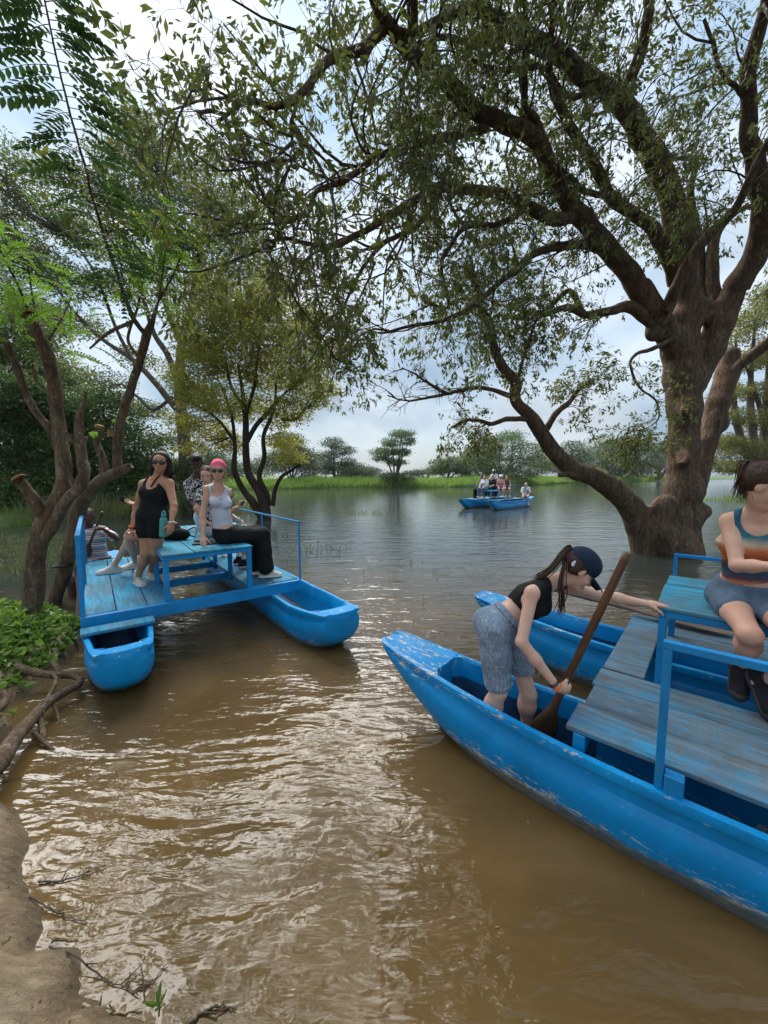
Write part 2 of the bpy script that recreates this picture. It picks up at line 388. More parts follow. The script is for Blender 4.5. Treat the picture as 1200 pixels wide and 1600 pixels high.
# ------------------------------------------------------------------ tubes
def catmull(P, n=4):
    P = np.asarray(P, float)
    if len(P) < 3: 
        t = np.linspace(0, 1, n * (len(P) - 1) + 1)[:, None]; return P[0] * (1 - t) + P[-1] * t
    Q = np.vstack([2 * P[0] - P[1], P, 2 * P[-1] - P[-2]]); out = []
    for i in range(1, len(Q) - 2):
        for j in range(n):
            t = j / n; a, b, c, d = Q[i - 1], Q[i], Q[i + 1], Q[i + 2]
            out.append(.5 * (2 * b + (c - a) * t + (2 * a - 5 * b + 4 * c - d) * t * t + (3 * b - a - 3 * c + d) * t ** 3))
    out.append(P[-1]); return np.array(out)
def tubes(P, Rr, ns=6, rough=0., seed=0, flat=None, close=True):
    """P (N,K,3), Rr (N,K): N tubes at once"""
    P = np.asarray(P, float); Rr = np.asarray(Rr, float)
    if P.ndim == 2: P = P[None]; Rr = Rr[None]
    n, k = P.shape[:2]
    T = np.gradient(P, axis=1); T /= np.linalg.norm(T, axis=2, keepdims=True) + 1e-9
    # one steady reference direction per tube: the axis least like its mean direction
    mt = np.abs(T.mean(1)); ref = np.eye(3)[np.argmin(mt, axis=1)][:, None, :] * np.ones((1, k, 1))
    U = np.cross(T, ref); U /= np.linalg.norm(U, axis=2, keepdims=True) + 1e-9; W = np.cross(T, U)
    a = np.linspace(0, 2 * np.pi, ns, endpoint=False)
    ring = (np.cos(a)[None, None, :, None] * U[:, :, None] + np.sin(a)[None, None, :, None] * W[:, :, None])
    V = P[:, :, None] + ring * Rr[:, :, None, None]
    if rough:
        nz = fnoise(V.reshape(-1, 3), 1 / max(.02, float(Rr.max()) * 1.3), 3, seed).reshape(V.shape[:3])
        V = V + ring * (nz * rough * Rr[:, :, None])[..., None]
    base = (np.arange(n) * k * ns)[:, None, None]; i = np.arange(k - 1)[None, :, None]; j = np.arange(ns)[None, None, :]; j2 = (j + 1) % ns
    F = np.stack([base + i * ns + j, base + i * ns + j2, base + (i + 1) * ns + j2, base + (i + 1) * ns + j], -1).reshape(-1, 4)
    F = F[:, ::-1]; V = V.reshape(-1, 3)
    if close and ns in (4, 6, 8, 10, 12, 16):
        hlf = np.arange(ns // 2 - 1)
        ends = (np.arange(n) * k * ns + (k - 1) * ns)[Rr[:, -1] > .006]
        if len(ends):
            cq = ends[:, None, None] + np.stack([hlf, hlf + 1, ns - 2 - hlf, ns - 1 - hlf], 1)[None]
            F = np.vstack([F, cq.reshape(-1, 4)])
    return V, F
class Acc:
    def __init__(s): s.V = []; s.F = {}; s.n = 0
    def add(s, V, F):
        F = np.asarray(F); s.V.append(V); s.F.setdefault(F.shape[1], []).append(F + s.n); s.n += len(V)
    def obj(s, name, mat, parent, smooth=True):
        return local_mesh(name, np.vstack(s.V), [np.vstack(f) for f in s.F.values()], mat, parent, smooth)
def tube_obj(name, pts, rad, mat, parent, ns=8, n=4, rough=.0, seed=0):
    P = catmull(pts, n); r = np.interp(np.linspace(0, 1, len(P)), np.linspace(0, 1, len(rad)), rad)
    V, F = tubes(P, r, ns, rough, seed); return local_mesh(name, V, F, mat, parent)
# ================================================================== materials in use
M_BLUE = mat_paint('blue_boat_paint', .55)
M_BLUE2 = mat_paint('blue_boat_paint_clean', .3)
def mat_frame(name, tone, rust=.5):
    m, nt, out = newmat(name); q = N(nt); v = q.coord()
    c = q.ramp(q.noise(v, 3.5, 5, .6), [(.3, tuple(a * .75 for a in tone)), (.7, tuple(a * 1.15 for a in tone))])
    w = q.noise(q.coord(scale=(1, 1, .6)), 16, 6, .75)
    c = q.mix(q.ramp(w, [(.6, 0.), (.66, rust)]), c, (.11, .085, .065))
    c = q.mix(q.ramp(q.noise(v, 60, 3, .6), [(.62, 0.), (.7, .5)]), c, (.02, .05, .1))
    finish(nt, out, q.bsdf(c, .42, q.bump(w, .35, .003), .45)); return m
M_FRAME = mat_frame('blue_frame_paint', (.0005, .22, .52), .7)
M_PLANKL = mat_plank('weathered_blue_plank', .45, (.01, .23, .40))
M_PLANKR = mat_plank('worn_grey_blue_plank', .86, (.01, .27, .50))
M_BENCH = mat_plank('bench_plank_paint', .5, (.012, .28, .44))
M_INSIDE_SHADE = mat_simple('canoe_inside_shade', (.01, .06, .14), .6, .5, 6, .3, .01)
M_BLACK = mat_simple('black_strap', (.012, .012, .014), .7)
# ================================================================== water
def mat_water():
    m, nt, out = newmat('murky_water'); q = N(nt); v = q.coord()
    sil = q.noise(v, .55, 5, .6, .5)
    c = q.ramp(sil, [(.3, (.072, .044, .014)), (.5, (.112, .068, .023)), (.72, (.175, .108, .042))])
    # the silt is thickest by the bank, greener and darker further out
    s = sepz(q, v); dist = q.math('SQRT', q.math('ADD', q.math('MULTIPLY', s[0], s[0]), q.math('MULTIPLY', s[1], s[1])))
    c = q.mix(q.ramp(q.math('MULTIPLY', dist, .05), [(.12, 0.), (.45, 1.)]), c, (.030, .036, .030))
    vw = q.coord(scale=(1., 1.35, 1), rot=(0, 0, R(28)))
    w1 = q.noise(q.coord(scale=(.8, 2.0, 1)), 1.2, 3, .5, .8)
    w2 = q.noise(vw, 4.6, 2, .5, .45)
    w3 = q.noise(q.coord(scale=(1.2, .8, 1), rot=(0, 0, R(-20))), 13, 2, .5, .5)
    w4 = q.noise(q.coord(scale=(.8, 2.4, 1)), 5.5, 3, .5, .5)
    near = q.ramp(q.math('MULTIPLY', dist, .1), [(.2, 1.), (.8, .15)])
    h = q.math('ADD', q.math('MULTIPLY', w1, 2.0), q.math('ADD', q.math('MULTIPLY', q.math('MULTIPLY', w2, near), .5), q.math('MULTIPLY', q.math('MULTIPLY', w3, near), .09)))
    h = q.math('ADD', h, q.math('MULTIPLY', w4, .42))
    far = q.ramp(q.math('MULTIPLY', dist, .01), [(.03, 1.), (.16, .45), (.5, .25)])
    b = q.n('ShaderNodeBump', {'Height': h, 'Strength': far, 'Distance': .021}).outputs[0]
    finish(nt, out, q.bsdf(c, .06, b, .5, IOR=1.34)); return m
wv = np.array([[-3000, -400, 0], [3000, -400, 0], [3000, 5000, 0], [-3000, 5000, 0]], float)
water = obj('water', np_mesh('water', wv, np.array([[0, 1, 2, 3]]), mat_water(), False)); water['kind'] = 'structure'
# ================================================================== land
def poly_sd(x, y, poly):
    """signed distance to a polygon, positive inside"""
    P = np.array(poly, float); Q = np.roll(P, -1, 0); d = np.full(x.shape, 1e9); ins = np.zeros(x.shape, bool)
    for (ax, ay), (bx, by) in zip(P, Q):
        ex, ey = bx - ax, by - ay; t = np.clip(((x - ax) * ex + (y - ay) * ey) / (ex * ex + ey * ey + 1e-12), 0, 1)
        d = np.minimum(d, np.hypot(x - ax - t * ex, y - ay - t * ey))
        c = ((ay > y) != (by > y)) & (x < (bx - ax) * (y - ay) / (by - ay + 1e-12) + ax); ins ^= c
    return np.where(ins, d, -d)
sm = lambda a, b, x: (lambda t: t * t * (3 - 2 * t))(np.clip((x - a) / (b - a), 0, 1))
def grid_mesh(name, x0, x1, y0, y1, step, zf, mat, cut=-.35):
    nx = int((x1 - x0) / step) + 1; ny = int((y1 - y0) / step) + 1
    X, Y = np.meshgrid(np.linspace(x0, x1, nx), np.linspace(y0, y1, ny), indexing='ij'); Z = zf(X, Y)
    V = np.stack([X, Y, Z], -1).reshape(-1, 3)
    i, j = np.meshgrid(np.arange(nx - 1), np.arange(ny - 1), indexing='ij'); b = (i * ny + j).ravel()
    F = np.stack([b, b + ny, b + ny + 1, b + 1], 1); F = F[(V[F, 2].max(1) > cut)]
    u, inv = np.unique(F, return_inverse=True)
    return obj(name, np_mesh(name, V[u], inv.reshape(F.shape), mat))
BANK = [(2.6, -9), (1.2, .2), (.35, .72), (-.25, 1.02), (-.65, 1.13), (-.91, 1.2), (-1.08, 1.22), (-1.2, 1.38), (-1.36, 1.36), (-1.43, 1.5), (-1.62, 1.62), (-1.8, 1.8), (-2.1, 2.02), (-2.45, 2.16), (-2.75, 2.4), (-2.62, 2.62), (-2.95, 2.85), (-3.0, 3.15), (-3.05, 3.5), (-3.2, 3.95), (-3.45, 4.4), (-4.0, 4.75), (-4.9, 4.9), (-6.2, 5.2), (-8.0, 6.2), (-11, 7.5), (-30, 8), (-40, -9)]
def bank_z(X, Y):
    P = np.stack([X, Y, 0 * X], -1)
    sd_ = poly_sd(X, Y, BANK) + .05 * fnoise(P, 3.1, 3, 3) + .02 * fnoise(P, 14, 2, 8)
    up = sm(1.6, 2.6, Y) * sm(-1.9, -2.7, X)       # the vegetated mound at the left is higher than the mud shelf
    h = sm(-.06, .12, sd_) * .13 - .07 + np.clip(sd_, 0, 3) * .10
    h = h + up * (sm(.0, .30, sd_) * .16 + np.clip(sd_, 0, 1.5) * .04)
    h = h + (.028 * fnoise(P, 5, 4, 21) + .016 * fnoise(P * A3(1, 1.9, 1), 17, 3, 5)) * sm(-.05, .15, sd_)
    return np.where(sd_ < -.08, -.2 + .13 * sm(-.5, -.08, sd_), h)
def mat_mud():
    m, nt, out = newmat('wet_mud'); q = N(nt); v = q.coord()
    a = q.noise(v, 3.5, 7, .68, .3); b = q.noise(v, 26, 5, .7); z = sepz(q, v)[2]
    c = q.ramp(a, [(.28, (.21, .145, .08)), (.5, (.31, .22, .125)), (.72, (.42, .32, .195))])
    c = q.mix(q.ramp(q.noise(v, 1.7, 4, .6), [(.5, 0.), (.66, .3)]), c, (.13, .135, .09))
    c = q.mix(q.ramp(b, [(.56, 0.), (.7, .55)]), c, (.07, .048, .03))
    wet = q.ramp(q.math('ADD', z, q.math('MULTIPLY_ADD', a, .06, -.03)), [(.03, 1.), (.1, 0.)])
    c = q.mix(q.math('MULTIPLY', wet, .55), c, (.06, .04, .022))
    rg = q.ramp(wet, [(0., .8), (1., .28)])
    sl = q.noise(q.coord(scale=(1, 2.6, 1), rot=(0, 0, R(-35))), 16, 6, .72, .6)
    c = q.mix(q.ramp(sl, [(.3, .5), (.46, 0.)]), c, (.10, .07, .04))
    h = q.math('ADD', q.math('MULTIPLY', a, 1.), q.math('ADD', q.math('MULTIPLY', b, .4), q.math('MULTIPLY', sl, .8)))
    finish(nt, out, q.bsdf(c, rg, q.bump(h, 1., .03), .3)); return m
M_MUD = mat_mud()
g = grid_mesh('ground', -9, 2.6, -4, 8, .035, bank_z, M_MUD, -.12); g['kind'] = 'structure'
ISLAND = [(-70, 54), (-24, 51), (-14, 53), (-8, 57), (4, 58.5), (17, 64), (30, 76), (43, 92), (70, 112), (100, 138), (160, 190), (420, 330), (900, 500), (900, 1500), (-900, 1500), (-900, 54)]
LEFTBANK = [(-90, 9.5), (-20, 11), (-14, 12.3), (-13.2, 14), (-13.8, 17), (-11.5, 19), (-10.4, 21), (-10.8, 25), (-13, 31), (-19, 40), (-26, 51), (-70, 56), (-200, 50)]
RIGHTBANK = [(24, 29), (27, 27.5), (33, 27), (60, 26), (120, 20), (120, 90), (90, 80), (60, 52), (36, 36)]
def mat_soil(name, lo, hi):
    return mat_simple(name, lo, .9, .4, .6, .5, .05)
M_GRASSY = mat_simple('grassy_soil', (.06, .095, .022), .9, .45, 1.2, .7, .05)
def land_z(poly, top, rise):
    def f(X, Y):
        P = np.stack([X, Y, 0 * X], -1); s = poly_sd(X, Y, poly) + .6 * fnoise(P, .35, 3, 2)
        return sm(-.4, rise, s) * top - .12 + .12 * fnoise(P, .25, 3, 9) * sm(0, 3, s)
    return f
lz_left = land_z(LEFTBANK, .42, 2.); lz_isl = land_z(ISLAND, .75, 2.5); lz_right = land_z(RIGHTBANK, .5, 2.)
for nm, a, zf in (('left_bank', (-90, -8, 8, 60, .6), lz_left), ('far_shore', (-200, 300, 48, 420, 2.0), lz_isl), ('right_bank', (20, 100, 18, 80, .8), lz_right)):
    g = grid_mesh(nm, *a[:5], zf, M_GRASSY, -.1); g['kind'] = 'structure'
# the plain goes on to the horizon behind the far shore
pv = np.array([[-3000, 418, .3], [3000, 418, .3], [3000, 5000, .3], [-3000, 5000, .3], [-3000, 250, .3], [-198, 250, .3], [-198, 418, .3], [298, 418, .3], [298, 330, .3], [3000, 600, .3]], float)
g = obj('distant_plain', np_mesh('distant_plain', pv, [np.array([[0, 1, 2, 3], [4, 5, 6, 0], [7, 8, 9, 1]])], M_GRASSY, False)); g['kind'] = 'structure'
# ================================================================== canoes and rafts
PROF = [(1.0, 0), (1.015, .035), (1.0, .085), (.90, .095), (.885, .235), (.965, .29), (.975, .42), (.94, .58), (.85, .74), (.68, .88), (.38, .97), (0, 1.0)]
def hull(name, cx, y0, y1, parent, style, mat, half=.29, top=.42, keel=-.16, cockpit=.45, aft=.5, lodge=0.):
    """a canoe along the local y axis from its bow at y0 to its stern at y1"""
    L = y1 - y0
    ts = np.concatenate([[0, .012, .03, .06, .1, .15, .2, .26, .34, .42, .5, .6], np.linspace(.7, L - .7, 18), L - np.array([.6, .5, .42, .34, .26, .2, .15, .1, .06, .03, .012, 0])])
    ts = np.sort(np.concatenate([ts, [cockpit, cockpit + .002, cockpit + .05, L - aft - .05, L - aft - .002, L - aft]]))
    V = []; F = []; rows = []
    for t in ts:
        e = min(t, L - t)
        if style == 'long':
            s = e / 1.9; w = half * (.40 + .60 * min(1, s * 1.08) ** .62); zt = top + .14 * max(0, 1 - e / 1.5) ** 1.7
            kk = keel + (zt - .05 - keel) * max(0, 1 - e / 1.35) ** 1.9
            w *= min(1, .86 + e * 4)
        else:
            w = half * (.70 + .30 * min(1, e / .7) ** .7) * min(1, .93 + e * 2.2); zt = top + .055 * max(0, 1 - e / .7) ** 1.5
            kk = keel + (.15 - keel) * max(0, 1 - e / .75) ** 1.7
            if e < .03: kk += .05 * (1 - e / .03)
        deck = t <= cockpit or t >= L - aft
        y = y0 + t
        if style == 'blunt': y += 0
        row = []
        for fx, fz in PROF:
            bulge = .03 * math.sin(math.pi * fz) if style == 'blunt' else 0
            row.append((fx * w * (1 + bulge), y - (.10 * (1 - fz) if (style == 'blunt' and t < .05) else 0) * 0, zt + (kk - zt) * fz))
        # inner side, from the rim inwards
        wi = max(.03, w - .045)
        if deck: inner = [(wi + .012, zt + .006), (wi, zt + .004), (wi * .8, zt - .004), (wi * .5, zt - .006), (0, zt - .008)]
        else:
            r_ = min(1, (min(t - cockpit, L - aft - t)) / .12 + .62)
            wi *= r_
            inner = [(wi + .012 * r_, zt + .004), (wi, zt - .01), (wi * .97, zt - .14), (wi * .80, .06), (0, .035)]
        left = [(-a, b, c) for a, b, c in row[::-1]][:-0 or None]
        full = [(cx + a, y, z) for a, _, z in row[::-1]] + [(cx + a, y, z) for a, z in inner] + [(cx - a, y, z) for a, z in inner[::-1][1:]] + [(cx - a, y, z) for a, _, z in row[:-1]]
        rows.append(full)
    m_ = len(rows[0]); V = np.array(rows).reshape(-1, 3); n = len(rows)
    i, j = np.meshgrid(np.arange(n - 1), np.arange(m_), indexing='ij'); j2 = (j + 1) % m_
    F = np.stack([i * m_ + j, i * m_ + j2, (i + 1) * m_ + j2, (i + 1) * m_ + j], -1).reshape(-1, 4)
    V = V + (.004 * fnoise(V, 4, 3, 4)[:, None]) * A3(1, .3, 1)
    # ends: a fan to a slightly bulged middle
    caps = []; ex = []
    for e, r0 in ((0, -1), (n - 1, 1)):
        c = V[e * m_:(e + 1) * m_].mean(0) + A3(0, r0 * .012, 0); ci = len(V) + len(ex); ex.append(c)
        for j in range(m_):
            k = (j + 1) % m_; t = [ci, e * m_ + j, e * m_ + k]; caps.append(t[::-1] if e == 0 else t)
    V = np.vstack([V, ex])
    F = [F[:, ::-1], np.array(caps)[:, ::-1]]
    me = np_mesh(name, V, F, mat, True); me.materials.append(M_INSIDE_SHADE)
    # hull blue coloured darker inside the well, standing in for shade
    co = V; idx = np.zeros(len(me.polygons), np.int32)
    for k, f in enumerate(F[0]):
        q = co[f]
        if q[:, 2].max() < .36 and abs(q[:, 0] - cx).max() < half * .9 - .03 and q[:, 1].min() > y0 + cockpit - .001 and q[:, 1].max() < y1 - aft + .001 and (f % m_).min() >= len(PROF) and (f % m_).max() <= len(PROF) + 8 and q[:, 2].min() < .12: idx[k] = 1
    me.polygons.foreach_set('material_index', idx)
    sh = [bool(x) for x in np.ones(len(me.polygons))]
    o = obj(name, me, parent)
    try:
        me.set_sharp_from_angle(angle=R(38))
    except Exception: pass
    return o
DZ = .52      # deck height
def rbar(name, a, b, w, mat, parent, d=None):
    """square bar between two local points"""
    a = Vector(a); b = Vector(b); bm = bmesh.new(); L = (b - a).length; d = d or w
    box_bm(bm, -w / 2, w / 2, -d / 2, d / 2, 0, L, .003)
    bmesh.ops.transform(bm, matrix=Matrix.Translation(a) @ (b - a).to_track_quat('Z', 'Y').to_matrix().to_4x4(), verts=bm.verts)
    return bm_obj(name, bm, mat, parent)
def sub(o, parent):      # parts of parts share the thing's frame
    o.parent = parent; return o
def raft(label, loc, rz, hulls, planks, bench, L=2.9, W=2.16, rails=(), thwarts=(), pm=None, group=None, fascia=True, beams=(1.05, 1.9), front_boards=(), foot=None):
    rng = random.Random(len(label))
    t = thing('double_canoe_raft', label, 'boat', loc, rz, group)
    for k in hulls: hull('canoe_hull', parent=t, **k)
    # cross beams that tie both hulls together, under the boards
    for y in (.02,) + tuple(beams) + (L - .06,):
        box('cross_beam', -.01, W + .01, y, y + .06, DZ - .125, DZ - .032, M_FRAME, t)
    if fascia: box('front_beam', -.02, W + .02, -.045, .015, DZ - .135, DZ - .005, M_FRAME, t)
    for (x0, x1, n, ya, yb) in planks:
        xs = np.linspace(x0, x1, n + 1)
        for i in range(n):
            j = rng.uniform(-.012, .012)
            box('deck_plank', xs[i] + .004, xs[i + 1] - .005, ya + rng.uniform(-.02, .012), yb + rng.uniform(-.03, .03), DZ - .028 + rng.uniform(-.002, .003), DZ + rng.uniform(-.003, .003), pm, t, .004, rng.uniform(-.02, .02))
    for (x0, x1, y0, y1) in front_boards:
        box('cross_plank', x0, x1, y0, y1, DZ - .03, DZ + .002, pm, t, .004)
    x0, x1, y0, y1, h = bench; zt = DZ + h
    bf = bmesh.new()
    for a in ((x0, x1, y0, y0 + .035), (x0, x1, y1 - .035, y1), (x0, x0 + .035, y0 + .036, y1 - .036), (x1 - .035, x1, y0 + .036, y1 - .036)): box_bm(bf, *a, zt - .07, zt - .024, .003)
    bf = bm_obj('bench', bf, M_FRAME, t)
    xs = np.linspace(x0 - .012, x1 + .012, 4)
    for i in range(3): box('bench_plank', xs[i] + .003, xs[i + 1] - .004, y0 - .015 + rng.uniform(-.006, .004), y1 + .015, zt - .022, zt + rng.uniform(-.002, .002), M_BENCH, bf, .003)
    for yy in np.linspace(y0 + .025, y1 - .025, 4):
        for xx in (x0 + .028, x1 - .028):
            box('leg', xx - .027, xx + .027, yy - .022, yy + .022, DZ - .1, zt - .0705, M_FRAME, bf)
    for r in rails:
        p = r['x']; ys = r['ys']; zt2 = r['z']; w = r.get('w', .03)
        tr = bmesh.new(); box_bm(tr, p - w / 2, p + w / 2, ys[0] - w / 2, ys[-1] + w / 2, zt2 - w, zt2, .003)
        tr = bm_obj('railing', tr, M_FRAME, t)
        for y in ys: box('post', p - w / 2 + .001, p + w / 2 - .001, y - w / 2 + .001, y + w / 2 - .001, r['z0'], zt2 - w - .0005, M_FRAME, tr, .002)
        if r.get('block'):
            for y in ys: box('mounting_block', p - .03, p + .05 if p < 1 else p + .03, y + w / 2 + .002, y + w / 2 + .075, r['z0'] - .01, r['z0'] + .15, M_FRAME, tr)
    for (xa, xb, ya, yb, z) in thwarts: box('thwart_board', xa, xb, ya, yb, z, z + .03, M_PLANKL, t)
    return t
CL = A3(-2.86, 3.54, 0); UL = A3(.796, .605, 0); VL = A3(-.605, .796, 0)
AL = math.atan2(.605, .796)
raftL = raft('blue double canoe raft moored by the left bank, tourists standing and sitting on it', CL, AL,
    [dict(cx=.27, y0=-.90, y1=4.2, style='blunt', mat=M_BLUE2, half=.275, top=.395, cockpit=.17),
     dict(cx=2.12, y0=-1.24, y1=4.0, style='blunt', mat=M_BLUE2, half=.30, top=.40, cockpit=.24)],
    [(0, .80, 3, .02, 2.88), (1.58, 2.2, 2, .02, 2.88)], (.69, 1.62, .02, 2.5, .5),
    W=2.2, rails=(dict(x=.005, ys=(.0, 1.4, 2.85), z=DZ + .78, z0=.36, w=.04), dict(x=2.225, ys=(.0, 1.35, 2.85), z=DZ + .75, z0=.40, w=.022)),
    thwarts=((-.02, .56, -.30, -.13, .415), (-.1, 2.3, 2.92, 3.06, .47)), pm=M_PLANKL)
OR_ = A3(2.40, 3.59, 0); YR = A3(.76, -.65, 0); XR = A3(-.65, -.76, 0)
AR = math.atan2(-.76, -.65)
raftR = raft('large blue double canoe raft in the right foreground with worn grey deck planks', OR_, AR,
    [dict(cx=1.955, y0=-1.42, y1=4.4, style='long', mat=M_BLUE, half=.30, top=.42, cockpit=.52),
     dict(cx=.44, y0=-1.40, y1=4.4, style='long', mat=M_BLUE, half=.30, top=.42, cockpit=.52)],
    [(0, .53, 2, .27, 3.4), (1.345, 2.17, 3, .0, 3.4)], (.34, 1.33, .29, 3.2, .5), L=3.4,
    rails=(dict(x=2.215, ys=(.40, 1.9), z=DZ + .6, z0=.36, w=.035, block=True), dict(x=-.03, ys=(.29, 1.9), z=DZ + .63, z0=.36, w=.03)),
    front_boards=((0., 1.338, .0, .24),), pm=M_PLANKR, fascia=False)
box('foot_board', .50, 1.32, .95, 3.3, .30, .33, M_FRAME, raftR)
box('inner_side_board', .545, .575, .26, 3.3, .12, .48, M_FRAME, raftR)
# ================================================================== people
def mat_skin(name, col):
    m, nt, out = newmat(name); q = N(nt); v = q.coord()
    c = q.mix(q.ramp(q.noise(v, 9, 4, .6), [(.35, 0.), (.7, .65)]), col, (col[0] * .9, col[1] * .70, col[2] * .64))
    c = q.mix(q.ramp(q.noise(v, 70, 4, .7), [(.52, 0.), (.7, .3)]), c, (col[0] * .72, col[1] * .55, col[2] * .5))
    nb = q.bump(q.noise(v, 160, 3, .6), .15, .001)
    finish(nt, out, q.bsdf(c, .55, nb, .3, Subsurface_Weight=.12, Subsurface_Scale=.01)); return m
def mat_hair(name, col):
    m, nt, out = newmat(name); q = N(nt); v = q.coord(scale=(1, 1, .25))
    s = q.noise(v, 90, 4, .6, .6)
    c = q.ramp(s, [(.3, tuple(x * .45 for x in col)), (.7, tuple(x * 1.5 for x in col))])
    finish(nt, out, q.bsdf(c, .55, q.bump(s, .9, .006), .25)); return m
def mat_cloth(name, col, var=.25, weave=220, wr=.6):
    m, nt, out = newmat(name); q = N(nt); v = q.coord()
    w = q.noise(v, 11, 4, .6, 1.2)
    c = q.ramp(w, [(.3, tuple(x * (1 - var) for x in col)), (.7, tuple(min(1, x * (1 + var)) for x in col))])
    h = q.math('ADD', q.math('MULTIPLY', w, wr), q.math('MULTIPLY', q.noise(v, weave, 2, .5), .1))
    finish(nt, out, q.bsdf(c, .85, q.bump(h, .6, .012), .2)); return m
def mat_denim():
    m, nt, out = newmat('faded_denim'); q = N(nt); v = q.coord(rot=(0, R(20), 0), scale=(1, 1, .7))
    w = q.noise(v, 10, 5, .65, 1.5); f = q.noise(q.coord(scale=(1, 1, .2)), 140, 3, .6)
    st = q.noise(q.coord(scale=(.5, .5, 2.4)), 26, 4, .65, 1.)
    k = q.math('ADD', q.math('MULTIPLY', w, .3), q.math('ADD', q.math('MULTIPLY', st, .3), q.math('MULTIPLY', f, .55)))
    c = q.ramp(k, [(.38, (.08, .12, .18)), (.57, (.18, .235, .31)), (.78, (.42, .48, .54))])
    h = q.math('ADD', q.math('MULTIPLY', st, .8), q.math('MULTIPLY', w, .8))
    finish(nt, out, q.bsdf(c, .85, q.bump(h, .8, .014), .2)); return m
def mat_zbands(name, stops, scale=1., wav=.05, z0=0.):
    """print that changes down the garment (tie dye, stripes)"""
    m, nt, out = newmat(name); q = N(nt); v = q.coord(); z = sepz(q, v)[2]
    k = q.math('ADD', q.math('MULTIPLY', q.math('SUBTRACT', z, z0), scale), q.math('MULTIPLY_ADD', q.noise(v, 7, 4, .6, 1), wav, -wav / 2))
    c = q.ramp(k, stops)
    finish(nt, out, q.bsdf(c, .8, q.bump(q.noise(v, 18, 4, .6, .8), .5, .01), .2)); return m
def mat_stripes():
    m, nt, out = newmat('striped_polo_cloth'); q = N(nt); z = sepz(q, q.coord())[2]
    f = q.math('FRACT', q.math('MULTIPLY', z, 8.5))
    c = q.ramp(f, [(0., (.30, .31, .34)), (.28, (.62, .62, .64)), (.42, (.62, .62, .64)), (.5, (.55, .06, .09)), (.62, (.62, .62, .64)), (.74, (.10, .11, .13)), (.86, (.3, .31, .34))], 'CONSTANT')
    finish(nt, out, q.bsdf(c, .85, q.bump(q.noise(q.coord(), 14, 4, .6), .5, .012), .2)); return m
def mat_floral():
    m, nt, out = newmat('black_white_patterned_cloth'); q = N(nt); v = q.coord()
    w = q.noise(v, 21, 2, .5, 2.2)
    c = q.ramp(w, [(.0, (.015, .015, .018)), (.53, (.7, .7, .68)), (.62, (.02, .02, .022))], 'CONSTANT')
    finish(nt, out, q.bsdf(c, .8, q.bump(q.noise(v, 14, 4, .6), .4, .01), .2)); return m
SK_PALE = mat_skin('fair_skin', (.66, .43, .33)); SK_TAN = mat_skin('tanned_skin', (.45, .24, .15)); SK_DARK = mat_skin('dark_skin', (.085, .042, .028)); SK_MID = mat_skin('warm_fair_skin', (.60, .37, .27))
HR_BROWN = mat_hair('brown_hair', (.045, .022, .013)); HR_BLACK = mat_hair('black_hair', (.010, .009, .009)); HR_BLOND = mat_hair('blond_hair', (.33, .22, .11))
C_BLACK = mat_cloth('black_cloth', (.010, .010, .011)); C_WHITE = mat_cloth('pale_cloth', (.62, .63, .66), .08); C_NAVY = mat_cloth('navy_cap_cloth', (.012, .024, .045), .2)
C_GREY = mat_cloth('light_grey_ribbed_cloth', (.56, .57, .64), .08, 300); C_PINK = mat_cloth('pink_headband_cloth', (.75, .13, .22), .25); C_BLUEGREY = mat_cloth('blue_grey_jersey', (.10, .145, .21), .2)
C_MAROON = mat_cloth('dark_maroon_cloth', (.10, .05, .05)); C_DENIM = mat_denim(); C_STRIPE = mat_stripes(); C_FLORAL = mat_floral()
M_SHOEW = mat_cloth('white_shoe', (.55, .54, .50), .15, 90, .9); M_SHOEBEIGE = mat_cloth('beige_shoe', (.48, .44, .37), .18, 90, .9); M_SHOEB = mat_cloth('black_shoe', (.02, .018, .024), .4, 90, .9); M_BOOT = mat_cloth('tan_boot', (.34, .22, .11), .2)
M_SOLE = mat_simple('pale_rubber_sole', (.62, .60, .56), .6); M_SOLEB = mat_simple('black_rubber_sole', (.03, .03, .035), .6); M_SOCK = mat_cloth('white_sock', (.68, .68, .68), .06)
M_EYE = mat_simple('eye_dark', (.03, .02, .015), .2); M_EYEW = mat_simple('eye_white', (.42, .38, .34), .3); M_LIP = mat_simple('lip_skin', (.42, .13, .12), .45); M_GLASS = mat_simple('dark_sunglass_lens', (.012, .010, .010), .12, spec=.6)
M_TEETH = mat_simple('teeth', (.72, .7, .64), .3)
M_ORANGE = mat_simple('orange_band', (.85, .16, .02), .5); M_METAL = mat_simple('watch_metal', (.5, .5, .5), .25)

